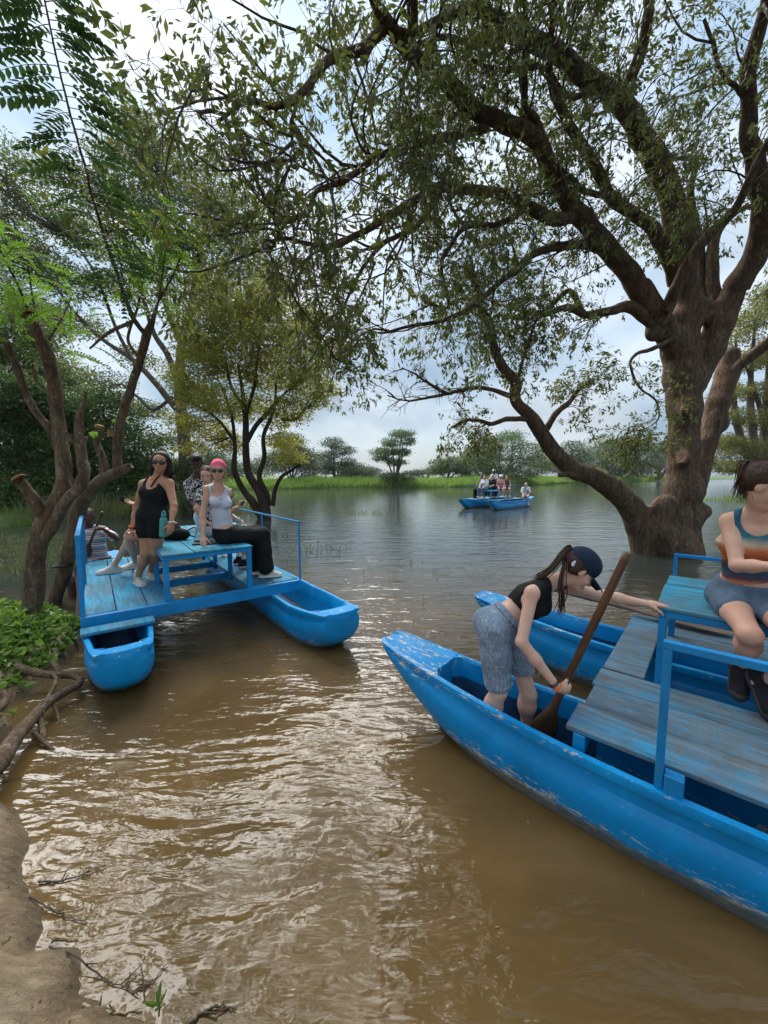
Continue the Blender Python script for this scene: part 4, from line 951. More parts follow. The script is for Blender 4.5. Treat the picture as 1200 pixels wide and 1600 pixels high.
# woman in the black playsuit, standing
J = dict(pel=D(240, 798, 4.45), chest=D(245, 754, 4.42), neck=D(246, 745, 4.40), head=D(251, 722, 4.36), F=A3(.45, -.9, 0), face=A3(.30, -.93, -.06), hup=A3(.06, .0, 1),
    shR=D(225, 757, 4.50), shL=D(264, 756, 4.34), elR=D(213, 795, 4.50), wrR=D(207, 825, 4.42), elL=D(272, 790, 4.22), wrL=D(268, 817, 4.10),
    hipR=D(229, 805, 4.50), hipL=D(251, 805, 4.40), knR=D(228, 864, 4.46), knL=D(243, 862, 4.50), toeR=A3(.75, -.65, 0), toeL=A3(.75, -.65, 0), fupR=U3, fupL=U3,
    hdR=A3(-.05, -.05, -1), hnR=A3(-.8, -.5, 0), curlR=.55, thR=A3(.4, -.9, 0), hdL=A3(-.1, -.15, -1), hnL=A3(.7, -.6, 0), curlL=.45, thL=A3(-.5, -.8, 0))
J['anR'] = A3(*G(216, 912, DZ)[:2], DZ + .085); J['anL'] = A3(*G(236, 903, DZ)[:2], DZ + .085)
t, pr, p, fr, ax = person('woman with long black hair, sunglasses and black playsuit standing on the left raft', J, SK_TAN, 1.02, True, 1.13, .0085, glasses=True, smile=True, teeth=True, brow=HR_BLACK)
q_ = pick(pr, ['hips', 'waist', 'ribs', 'bust'])
for n_, s in (('R', 1), ('L', -1)):
    q_.append(cap(J['hip' + n_], J['hip' + n_] + (J['kn' + n_] - J['hip' + n_]) * .44, .104, .100, .03)); q_.append(dict(ell(J['sh' + n_] + ax[2] * s * .03 - ax[0] * .02, A3(.075, .075, .10), None, .01), op='-'))
q_.append(dict(ell(J['neck'] + ax[1] * .05 - ax[0] * .04, A3(.085, .1, .13), np.array([ax[2], ax[1], ax[0]]), .01), op='-')); q_.append(dict(ell(J['neck'] + ax[0] * .06, A3(.07, .07, .08), None, .01), op='-'))
sdf_obj('playsuit', q_, .009, C_BLACK, t, .010, [(D(238, 840, 4.45), A3(0, 0, -1))], (.004, 12))
ac = Acc()
for s in (-1, 1):
    P_ = catmull([J['chest'] + ax[2] * s * .062 + ax[1] * .112 - ax[0] * .05, J['chest'] + ax[2] * s * .08 + ax[1] * .075 + ax[0] * .04, J['chest'] + ax[2] * s * .085 + ax[1] * .025 + ax[0] * .085, J['chest'] + ax[2] * s * .085 - ax[1] * .03 + ax[0] * .085, J['chest'] + ax[2] * s * .05 - ax[1] * .10 - ax[0] * .05], 4)
    V, F2 = tubes(P_, np.full(len(P_), .008), 6); ac.add(V, F2)
ac.obj('shoulder_strap', C_BLACK, t)
F_, U_, S_ = fr; Mh = np.array([S_, F_, U_])
hair = sdf_obj('hair', [ell(p(0, -.018, .036), A3(.088, .10, .093), Mh, .02), cap(p(.07, -.02, .02), p(.085, -.05, -.10), .035, .035, .04), cap(p(-.07, -.02, .02), p(-.09, -.02, -.12), .035, .035, .04), cap(p(0, -.07, 0), p(0, -.09, -.13), .06, .045, .05),
    cap(p(.085, -.05, -.08), p(.095, -.07, -.16), .035, .018, .03), cap(p(-.088, -.02, -.10), p(-.085, -.03, -.17), .033, .018, .03), dict(ell(p(0, .09, -.03), A3(.067, .085, .105), Mh, .012), op='-')], .008, HR_BLACK, t, 0, [], (.008, 22))
bracelet(t, 'orange_wristband', J['wrR'] + A3(0, 0, .02), A3(0, 0, 1), .031, .009, M_ORANGE); bracelet(t, 'dark_wristband', J['wrR'] + A3(0, 0, -.005), A3(0, 0, 1), .03, .006, M_BLACK); bracelet(t, 'watch', J['wrL'] + A3(0, 0, .01), A3(0, 0, 1), .029, .009, M_METAL)
for n_ in 'RL': shoe_parts(t, J['an' + n_], J['toe' + n_], U3, M_SHOEBEIGE, M_SOLE, .008, 1.05, sock=dict(kn=J['kn' + n_], m=M_SOCK))
# woman with pink headband, sitting on the near end of the bench
pel = L3(1.42, .42, DZ + .615)
J = seated(pel, UL, g=1.0, F2=A3(.55, -.5, 0), look=A3(.28, -.95, -.03), kn_drop=.05, spread=.12)
J.update(chest=D(341, 768, 4.60), neck=D(341, 759, 4.58), head=D(341, 735, 4.53), shR=D(324, 764, 4.60), shL=D(356, 770, 4.74), elR=D(316, 808, 4.50), wrR=D(317, 838, 4.42), elL=D(352, 806, 4.82), wrL=D(368, 794, 4.75),
    hdR=A3(.15, -.35, -.5), hnR=A3(-.1, -.6, .7), curlR=.35, hdL=A3(.8, -.3, .35), hnL=A3(.3, .3, -.9), curlL=.8, F=A3(.6, -.6, 0), hup=A3(.02, 0, 1))
for n_, s in (('R', 1), ('L', -1)): J['an' + n_] = L3(1.42 + (.47 if n_ == 'R' else .40), .42 - s * .12, DZ + .10); J['toe' + n_] = unit(UL * .9 - VL * .35)
t, pr, p, fr, ax = person('woman with pink headband, white tank top and black trousers seated on the left raft bench', J, SK_MID, 1.0, True, .9, .0085, glasses=True, smile=True, brow=HR_BLOND)
top(t, J, pr, ax, C_GREY, .008, .009, 'tank_top', .02, True, drop=.085, noise=(.003, 16)); trousers(t, J, pr, ax, C_BLACK, .010, .018, .035)
F_, U_, S_ = fr; Mh = np.array([S_, F_, U_])
hair = sdf_obj('hair', [ell(p(0, -.02, .03), A3(.080, .095, .088), Mh, .02), cap(p(.07, .0, -.01), p(.078, .0, -.12), .02, .015, .03), cap(p(-.07, .0, -.01), p(-.078, .0, -.12), .022, .015, .03), cap(p(0, -.07, 0), p(0, -.08, -.11), .05, .035, .04), dict(ell(p(0, .085, -.02), A3(.066, .08, .09), Mh, .01), op='-')], .008, HR_BLOND, t, 0, [], (.006, 26))
hb = sdf_obj('headband', [ell(p(0, -.012, .045), A3(.086, .102, .090), Mh, .02)], .007, C_PINK, t, 0, [(p(0, .095, .045), F_ * .25 - U_), (p(0, -.04, 0), -F_ - U_ * .35)], (.003, 30))
nl = Acc(); P_ = catmull([J['neck'] + ax[2] * .05 + ax[0] * .01, J['chest'] + ax[1] * .10 - ax[0] * .03 + ax[2] * .02, J['chest'] + ax[1] * .115 - ax[0] * .07, J['chest'] + ax[1] * .10 - ax[0] * .03 - ax[2] * .02, J['neck'] - ax[2] * .05 + ax[0] * .01], 4); V, F2 = tubes(P_, np.full(len(P_), .003), 4); nl.add(V, F2); nl.obj('necklace', M_METAL, t)
for n_ in 'RL': shoe_parts(t, J['an' + n_], J['toe' + n_], U3, M_SHOEBEIGE, M_SOLE, .008, 1.05, sock=dict(kn=J['kn' + n_], m=M_SOCK))
phone_at = J['wrL'] + unit(J['hdL']) * .11
# woman behind, facing left, bare legs and white trainers
pel = L3(.93, 1.25, DZ + .615)
J = seated(pel, -UL * .9 - VL * .35, g=1.0, kn_drop=.0, look=A3(-.7, -.6, -.2), spread=.08)
J['wrL'] = D(212, 788, 4.85); J['elL'] = D(238, 790, 4.95); J['shL'] = J['chest'] + A3(-.02, -.17, 0); J['hdL'] = A3(-.9, -.1, .25); J['hnL'] = A3(-.2, .3, -.9); J['curlL'] = .7
J['wrR'] = J['knR'] + A3(.08, .0, .08); J['elR'] = (J['shR'] + J['wrR']) / 2 + A3(.08, .1, -.06); J['hdR'] = A3(-.6, -.5, -.2)
J['wrL2'] = 0; J['anR'] = A3(*G(178, 895, DZ)[:2], DZ + .09); J['anL'] = A3(*G(212, 888, DZ)[:2], DZ + .09); J['knL'] = D(201, 838, 4.80); J['knR'] = D(212, 828, 4.98)
J['toeR'] = A3(-.8, -.6, 0); J['toeL'] = A3(-.8, -.6, 0)
J['hipL'] = L3(.93, 1.16, DZ + .59); J['hipR'] = L3(.93, 1.33, DZ + .59)
t, pr, p, fr, ax = person('person in black with bare legs and white trainers, sitting behind the standing woman', J, SK_PALE, .98, True, .95, .0085)
top(t, J, pr, ax, C_BLACK, .009, .010, 'black_top', .0, True); shorts(t, J, pr, ax, C_BLACK, .010, .25, .012, 'black_shorts', .08)
F_, U_, S_ = fr; Mh = np.array([S_, F_, U_]); sdf_obj('hair', [ell(p(0, -.02, .03), A3(.083, .096, .09), Mh, .02), cap(p(0, -.07, 0), p(0, -.09, -.14), .05, .03, .04), dict(ell(p(0, .085, -.02), A3(.066, .08, .09), Mh, .01), op='-')], .009, HR_BROWN, t, 0, [], (.006, 24))
for n_ in 'RL': shoe_parts(t, J['an' + n_], J['toe' + n_], U3, M_SHOEW, M_SOLE, .008, 1.05, sock=dict(kn=J['kn' + n_], m=M_SOCK))
phone2_at = J['wrL'] + unit(J['hdL']) * .10
# boatman in the striped polo at the stern of the left canoe
pel = A3(-4.72, 6.25, .40)
J = seated(pel, A3(.25, -.97, 0), g=1.04, kn_drop=.35, look=A3(.15, -.97, -.15), spread=.2)
J['head'] = D(138, 807, 6.12); J['neck'] = D(139, 822, 6.2); J['chest'] = D(141, 829, 6.22)
J['shR'] = J['chest'] + A3(-.19, -.02, 0); J['shL'] = J['chest'] + A3(.19, .03, 0)
J['elL'] = D(183, 842, 6.0); J['wrL'] = D(160, 826, 5.85); J['hdL'] = A3(-.9, -.2, .0); J['hnL'] = A3(0, -.6, .7); J['curlL'] = 1.1
J['elR'] = J['shR'] + A3(.0, -.1, -.25); J['wrR'] = J['elR'] + A3(.18, -.16, -.04); J['curlR'] = 1.1
t, pr, p, fr, ax = person('boatman in a striped polo shirt sitting low at the stern of the left raft', J, SK_DARK, 1.04, False, 1.12, .010, brow=HR_BLACK)
top(t, J, pr, ax, C_STRIPE, .010, .012, 'striped_polo', -.10, False, .75, .04, (.005, 12), .04); trousers(t, J, pr, ax, C_MAROON, .014)
F_, U_, S_ = fr; Mh = np.array([S_, F_, U_]); sdf_obj('hair', [ell(p(0, -.016, .034), A3(.079, .095, .092), Mh, .02)], .009, HR_BLACK, t, 0, [(p(0, .058, .05), F_ * .9 - U_ * .7), (p(0, 0, -.04), -U_ + F_ * .6)], (.003, 40))
paddle('dark paddle held by the boatman in the striped polo', D(160, 800, 5.82), D(131, 872, 6.1), M_PADDLE, A3(1, 0, 0), .35, .07, .018)
# young man in black and white shirt, standing at the back
J = dict(pel=D(322, 800, 6.05), chest=D(310, 752, 5.95), neck=D(308, 742, 5.92), head=D(308, 723, 5.84), F=A3(.2, -.95, 0), face=A3(.25, -.8, -.55), hup=A3(0, -.4, .9),
    shR=D(294, 757, 5.98), shL=D(329, 757, 5.95), elR=D(301, 785, 5.85), wrR=D(313, 800, 5.65), elL=D(336, 785, 5.9), wrL=D(330, 802, 5.65),
    hipR=D(314, 808, 6.1), hipL=D(331, 808, 6.1), hdR=A3(.5, -.6, -.4), hnR=A3(-.5, -.3, .6), curlR=.7, hdL=A3(-.3, -.8, -.4), hnL=A3(.4, -.3, .7), curlL=.7, toeR=A3(.3, -.95, 0), toeL=A3(.3, -.95, 0), fupR=U3, fupL=U3)
J['anR'] = A3(*G(333, 866, DZ)[:2], DZ + .09); J['anL'] = A3(*G(352, 868, DZ)[:2], DZ + .09); J['knR'] = (J['hipR'] + J['anR']) / 2 + A3(.0, -.08, .0); J['knL'] = (J['hipL'] + J['anL']) / 2 + A3(.03, -.08, .0)
t, pr, p, fr, ax = person('young man in black and white patterned shirt standing at the back of the left raft', J, SK_DARK, 1.0, False, .92, .010, brow=HR_BLACK)
top(t, J, pr, ax, C_FLORAL, .010, .014, 'patterned_shirt', -.05, False, .7, .045, (.005, 12), .05); shorts(t, J, pr, ax, C_WHITE, .012, .75, .018, 'white_shorts', .05)
F_, U_, S_ = fr; Mh = np.array([S_, F_, U_]); sdf_obj('hair', [ell(p(0, -.01, .06), A3(.082, .10, .085), Mh, .02), ell(p(-.02, .05, .11), A3(.06, .05, .04), Mh, .03)], .009, HR_BLACK, t, 0, [(p(0, .06, .05), F_ * .7 - U_ * .8), (p(0, 0, -.02), -U_ + F_ * .5)], (.008, 40))
for n_ in 'RL': shoe_parts(t, J['an' + n_], J['toe' + n_], U3, M_BOOT, M_SOLE, .009, 1.1, boot=True)
# passenger mostly hidden behind the headband woman
pel = L3(1.42, 1.12, DZ + .615)
J = seated(pel, UL, g=.98, F2=A3(.75, -.1, 0), look=A3(.2, -.9, -.35), kn_drop=.03, spread=.1, lean=.12)
J['head'] = D(323, 742, 5.15); J['neck'] = D(331, 757, 5.2); J['chest'] = D(335, 766, 5.22); J['shR'] = D(316, 770, 5.1); J['shL'] = D(357, 770, 5.4); J['elR'] = D(307, 795, 4.95); J['wrR'] = D(322, 815, 5.0)
for n_, s in (('R', 1), ('L', -1)): J['an' + n_] = L3(1.42 + .42, 1.12 - s * .12, DZ + .10); J['toe' + n_] = unit(UL - VL * .3)
t, pr, p, fr, ax = person('brown haired passenger in patterned top sitting half hidden behind the headband woman', J, SK_MID, .98, True, 1., .010, brow=HR_BROWN)
top(t, J, pr, ax, C_FLORAL, .010, .014, 'patterned_top', -.03, False, .55, .045, (.005, 12), .05); shorts(t, J, pr, ax, C_WHITE, .012, .6, .018, 'white_shorts', .06)
F_, U_, S_ = fr; Mh = np.array([S_, F_, U_]); sdf_obj('hair', [ell(p(0, -.02, .03), A3(.083, .096, .09), Mh, .02), cap(p(0, -.08, .02), p(0, -.11, -.06), .04, .03, .04), dict(ell(p(0, .085, -.02), A3(.066, .08, .09), Mh, .01), op='-')], .009, HR_BROWN, t, 0, [], (.006, 24))
for n_ in 'RL': shoe_parts(t, J['an' + n_], J['toe' + n_], U3, M_SHOEB, M_SOLE, .009, 1.05, sock=dict(kn=J['kn' + n_], m=M_SOCK))
# ------------------------------------------------------------------ small things people carry
def slab(name, label, cat, c, ax_, sz, mat, mat2=None):
    t = thing(name, label, cat, c); t.rotation_euler = tuple(ax_); x, y, z = sz
    box('casing', -x / 2, x / 2, -y / 2, y / 2, -z / 2, z / 2, mat, t, .003)
    if mat2: box('screen', -x / 2 + .004, x / 2 - .004, -y / 2 + .004, y / 2 - .004, z / 2 + .0005, z / 2 + .0015, mat2, t, 0)
    return t
M_SCREEN = mat_simple('dark_glass', (.02, .022, .03), .1); M_PHONEY = mat_simple('pale_yellow_case', (.6, .58, .35), .4)
slab('phone', 'pale yellow phone in the hand of the woman with the pink headband', 'phone', phone_at + A3(.0, -.01, .02), (R(60), 0, R(-40)), (.15, .075, .010), M_PHONEY, M_SCREEN)
slab('phone', 'dark phone held out by the seated person behind the standing woman', 'phone', phone2_at + A3(-.02, 0, .02), (R(70), R(30), R(60)), (.15, .072, .010), M_BLACK, M_SCREEN)
def bottle(label, c, r, hgt, mat, mcap):
    t = thing('water_bottle', label, 'bottle', c); zz = np.array([0, .005, .02, .7, .78, .86]) * hgt; rr_ = np.array([.85, .97, 1, 1, .85, .55]) * r
    V, F = tubes(np.stack([0 * zz, 0 * zz, zz], 1), rr_, 16); obj('flask', np_mesh('flask', V, F, mat), t)
    zz = np.array([.861, .87, .98, 1.]) * hgt; V, F = tubes(np.stack([0 * zz, 0 * zz, zz], 1), np.array([.6, .68, .68, .6]) * r, 16); c_ = obj('lid', np_mesh('lid', V, F, mcap), t)
    a = np.linspace(0, np.pi, 9); V, F = tubes(np.stack([np.cos(a) * r * .5, 0 * a, hgt * (.99 + .09 * np.sin(a))], 1), np.full(9, .006), 6); obj('carry_loop', np_mesh('carry_loop', V, F, mcap), c_); return t
M_TEAL = mat_simple('teal_enamel', (.06, .30, .29), .35); M_AQUA = mat_simple('pale_aqua_enamel', (.25, .48, .52), .35)
b1 = bottle('teal water bottle held at the side by the woman in the black playsuit', D(255, 838, 4.12), .038, .26, M_TEAL, M_TEAL); b1.rotation_euler = (R(6), R(8), 0)
bottle('pale aqua water bottle standing beside the seated woman in black trousers', D(374, 843, 4.95) - A3(0, 0, .0), .045, .27, M_AQUA, M_AQUA)
# bag, strap and sandals on the bench
bc = L3(1.0, 1.0, DZ + .50)
t = thing('shoulder_bag', 'small black bag lying on the left raft bench behind the standing woman', 'bag', bc); sdf_obj('pouch', [ell(bc + A3(0, 0, .07), A3(.15, .09, .08), None, .02)], .01, C_BLACK, t, 0, [(bc, A3(0, 0, -1))], (.008, 10))
V, F = tubes(catmull([bc + A3(.14, 0, .06), L3(1.2, 1.0, DZ + .53), L3(1.25, 1.25, DZ + .62), L3(1.1, 1.4, DZ + .52), bc + A3(-.1, .05, .08)], 5), np.full(21, .009), 6); local_mesh('strap', V, F, M_BLACK, t)
for k, (u, v, a) in enumerate(((1.18, .42, .3), (1.22, .62, -.2))):
    c = L3(u, v, DZ + .503); t = thing('sandal', ('near' if k == 0 else 'far') + ' brown sandal of the pair lying on the left raft bench', 'sandal', c, a, 'pair of sandals on the bench')
    sdf_obj('sole', [ell(c + A3(-.06, 0, .01), A3(.075, .042, .02), None, .02), ell(c + A3(.06, 0, .01), A3(.08, .048, .02), None, .02)], .006, mat_simple('sandal_brown', (.05, .03, .02), .7), t, 0, [(c + A3(0, 0, .02), U3), (c, -U3)])
    for x_ in (-.02, .05):
        V, F = tubes(catmull([c + A3(x_, -.045, .012), c + A3(x_ + .01, 0, .055), c + A3(x_, .045, .012)], 4), np.full(9, .007), 6); local_mesh('strap', V, F, M_BLACK, t)
# ================================================================== trees
def wander(starts, dirs, length, K, curl, grav, rng, gfall=0.):
    """N polylines grown at once -> (N,K,3)"""
    n = len(starts); P = np.zeros((n, K, 3)); P[:, 0] = starts; d = dirs / (np.linalg.norm(dirs, axis=1, keepdims=True) + 1e-9); w = rng.normal(0, 1, (n, 3)) * curl
    for k in range(1, K):
        w = w * .6 + rng.normal(0, 1, (n, 3)) * curl; d = d + w; d[:, 2] += grav + gfall * k; d /= np.linalg.norm(d, axis=1, keepdims=True) + 1e-9
        P[:, k] = P[:, k - 1] + d * (length / (K - 1))[:, None]
    return P
def spawn(P, n, rng, t0=.15, t1=1., ang=(.6, 1.1), wts=None):
    """points and outward directions for n side shoots picked along polylines P"""
    N_, K = P.shape[:2]; seg = np.linalg.norm(np.diff(P, axis=1), axis=2).sum(1); w = seg if wts is None else seg * wts
    i = rng.choice(N_, n, p=w / w.sum()); t = rng.uniform(t0, t1, n) * (K - 1.001); k = np.floor(t).astype(int); f = (t - k)[:, None]
    S = P[i, k] * (1 - f) + P[i, k + 1] * f; T = P[i, k + 1] - P[i, k]; T /= np.linalg.norm(T, axis=1, keepdims=True) + 1e-9
    r = rng.normal(0, 1, (n, 3)); r -= T * (r * T).sum(1, keepdims=True); r /= np.linalg.norm(r, axis=1, keepdims=True) + 1e-9
    a = rng.uniform(*ang, n)[:, None]; return S, T * np.cos(a) + r * np.sin(a), i
def leaves(P, per, size, width, rng, droop=.4, jit=.02, six=False, t0=.2, spread=1.):
    """leaf blades along polylines; each a little folded quad with its own place and turn"""
    S, Dr, _ = spawn(P, per, rng, t0, 1., (.3, 1.2)); Dr = Dr * spread; Dr[:, 2] -= droop * rng.uniform(.2, 1.4, len(S)); Dr /= np.linalg.norm(Dr, axis=1, keepdims=True)
    return blades(S + rng.normal(0, jit, S.shape), Dr, size, width, rng, six)
def blades(S, Dr, size, width, rng, six=False):
    n = len(S); L = (size * rng.uniform(.6, 1.25, n))[:, None]; W = L * width; r = rng.normal(0, 1, (n, 3)) + A3(0, 0, .0); sd_ = np.cross(Dr, r); sd_ /= np.linalg.norm(sd_, axis=1, keepdims=True) + 1e-9; nn = np.cross(Dr, sd_)
    if six:
        V = np.stack([S, S + Dr * L * .3 + sd_ * W * .5 + nn * W * .12, S + Dr * L * .7 + sd_ * W * .42 + nn * W * .1, S + Dr * L - nn * W * .2, S + Dr * L * .7 - sd_ * W * .42 + nn * W * .1, S + Dr * L * .3 - sd_ * W * .5 + nn * W * .12], 1).reshape(-1, 3)
        b = np.arange(n)[:, None] * 6; return V, np.vstack([b + A3(0, 1, 2, 3).astype(int), b + A3(0, 3, 4, 5).astype(int)])
    V = np.stack([S, S + Dr * L * .5 + sd_ * W * .5 + nn * W * .1, S + Dr * L, S + Dr * L * .5 - sd_ * W * .5 + nn * W * .1], 1).reshape(-1, 3)
    b = np.arange(n)[:, None] * 4; return V, b + np.arange(4)
BK_BIG = mat_bark('old_tree_bark', [(.055, .036, .024), (.125, .085, .056), (.21, .152, .105), (.16, .085, .05)], .8, .045)
BK_STUB = mat_bark('flaky_pale_bark', [(.045, .03, .02), (.15, .105, .07), (.32, .25, .175), (.20, .13, .075)], 1.7, .03, spots=(.40, .36, .28), crk=.3)
BK_DARK = mat_bark('dark_wet_bark', [(.02, .015, .011), (.05, .037, .027), (.09, .068, .05), (.06, .045, .03)], 1.4, .02)
BK_GREY = mat_bark('grey_bark', [(.06, .05, .04), (.13, .11, .09), (.21, .18, .15), (.15, .12, .09)], 1., .02)
M_TWIG = mat_simple('twig_bark', (.075, .052, .038), .85, .3, 5)
LF_BIG = mat_leaf('olive_brown_leaf', [(.022, .032, .011), (.052, .07, .018), (.11, .105, .032)], .45, tcol=(.21, .25, .045))
LF_MID = mat_leaf('yellow_green_leaf', [(.08, .10, .018), (.17, .185, .03), (.34, .31, .06)], .6, tcol=(.58, .55, .09))
LF_TALL = mat_leaf('grey_green_leaf', [(.025, .038, .014), (.055, .078, .024), (.105, .13, .045)], .42, tcol=(.26, .33, .08))
LF_BRIGHT = mat_leaf('fresh_green_leaf', [(.04, .09, .014), (.08, .16, .022), (.15, .26, .035)], .5, tcol=(.22, .40, .04))
LF_NEAR = mat_leaf('pinnate_leaflet', [(.02, .045, .014), (.034, .07, .02), (.055, .11, .03)], .35, .4, tcol=(.05, .12, .025))
LF_DARK = mat_leaf('dark_green_leaf', [(.03, .055, .018), (.055, .10, .026), (.11, .17, .04)], .45)
LF_FAR = mat_leaf('far_tree_leaf', [(.03, .05, .022), (.05, .08, .03), (.09, .13, .045)], .3)
LF_OLIVE = mat_leaf('far_olive_leaf', [(.08, .09, .025), (.145, .15, .035), (.24, .235, .065)], .5)
LF_GROUND = mat_leaf('ground_cover_leaf', [(.05, .11, .018), (.11, .20, .03), (.22, .34, .06)], .4, .4)
LF_REED = mat_leaf('reed_blade', [(.09, .15, .03), (.14, .23, .04), (.24, .33, .08)], .4, .6)
LF_REEDD = mat_leaf('dull_reed_blade', [(.06, .08, .025), (.12, .14, .05), (.21, .2, .10)], .3, .6)

def limb_pts(tr):
    """[(px, py, depth, radius px)] -> centre line and radii in metres"""
    P = np.array([D(x, y, Y) for x, y, Y, r in tr]); r = np.array([r * .86 / math.hypot(1, (x - 600) / FPX) * Y / FPX for x, y, Y, r in tr]); return P, r
def limb_obj(name, tr, mat, parent, ns=12, n=5, rough=.16, seed=1, twist=.0):
    P, r = limb_pts(tr); C = catmull(P, n); rr_ = np.interp(np.linspace(0, len(P) - 1, len(C)), np.arange(len(P)), r)
    if twist: C[1:-1] += (fnoise(C, .9 / max(.1, r[0] * 4), 2, seed)[:, None] * A3(1, 1, 1) * np.stack([vnoise(C, 2.2, seed + 5), vnoise(C, 2.4, seed + 9), vnoise(C, 2.1, seed + 13)], 1) * twist)[1:-1]
    V, F = tubes(C, rr_, ns, rough, seed); local_mesh(name, V, F, mat, parent); return C, rr_
def resample(C, K):
    s = np.concatenate([[0], np.cumsum(np.linalg.norm(np.diff(C, axis=0), axis=1))]); q = np.linspace(0, s[-1], K); return np.stack([np.interp(q, s, C[:, i]) for i in range(3)], 1)
# ------------------------------------------------------------------ the great tree standing in the water
base = G(1052, 862); rngb = np.random.default_rng(5)
big = thing('spreading_tree', 'huge old spreading tree standing in the water, its limbs arching over the boats', 'tree', base)
tY = 9.35
trunk_pr = []
def seglist(tr, k=.12, flat=None):
    P, r = limb_pts(tr)
    for i in range(len(P) - 1): trunk_pr.append(cap(P[i], P[i + 1], r[i] * .95, r[i + 1] * .95, k * .8))
seglist([(1052, 885, tY, 52), (1056, 850, tY, 49), (1062, 810, tY, 43), (1066, 760, tY, 36), (1069, 700, tY, 33), (1070, 640, tY, 33), (1066, 590, tY, 35), (1062, 545, tY, 36), (1060, 505, tY, 34)], .15)
seglist([(1092, 760, 9.5, 16), (1105, 690, 9.6, 20), (1122, 630, 9.7, 24), (1136, 585, 9.8, 25), (1142, 555, 9.8, 20)], .1)      # second stem
seglist([(1085, 600, 9.3, 26), (1108, 545, 9.3, 30), (1125, 505, 9.2, 29), (1150, 450, 9.0, 26)], .12)
seglist([(1062, 545, 9.3, 32), (1078, 480, 9.3, 26), (1064, 420, 9.2, 25)], .12)
seglist([(1055, 540, 9.2, 28), (1028, 492, 9.0, 22), (1003, 450, 8.8, 20)], .1)
seglist([(1005, 868, 9.2, 26), (1000, 820, 9.2, 27), (985, 790, 9.1, 24), (960, 765, 9.0, 20)], .15)
seglist([(1060, 868, 9.1, 50), (1030, 830, 9.1, 40)], .2)
for (x, y, Y, r) in ((1040, 792, 8.95, 23), (1086, 768, 9.05, 16), (1078, 640, 8.95, 13), (1068, 716, 8.95, 11), (1100, 800, 9.2, 12), (1128, 663, 9.6, 9), (1104, 486, 9.1, 16), (1022, 520, 9.0, 14)): trunk_pr.append(ell(D(x, y, Y), A3(r * .95, r * .6, r * .9) * .8 * Y / FPX, None, .3))
for x, y, r in ((1068, 712, 8), (1078, 626, 6)): trunk_pr.append(dict(ell(D(x, y, 8.85), A3(r * .7, r * 2, r * 1.3) * 8.9 / FPX, None, .04), op='-'))
def barkdisp(V):
    S = V * A3(1, 1, .38); r = fnoise(S, 4.5, 3, 4) * .030 + fnoise(S, 12, 2, 9) * .012 + fnoise(V, 1.1, 2, 2) * .05
    c = np.stack([np.interp(V[:, 2], [0, 3, 6], [base[0], base[0] + .2, base[0] + .4]), np.full(len(V), 9.35)], 1); d = V[:, :2] - c; d /= np.linalg.norm(d, axis=1, keepdims=True) + 1e-6
    V = V.copy(); V[:, :2] += d * r[:, None]; return V
sdf_obj('trunk', trunk_pr, .04, BK_BIG, big, disp=barkdisp)
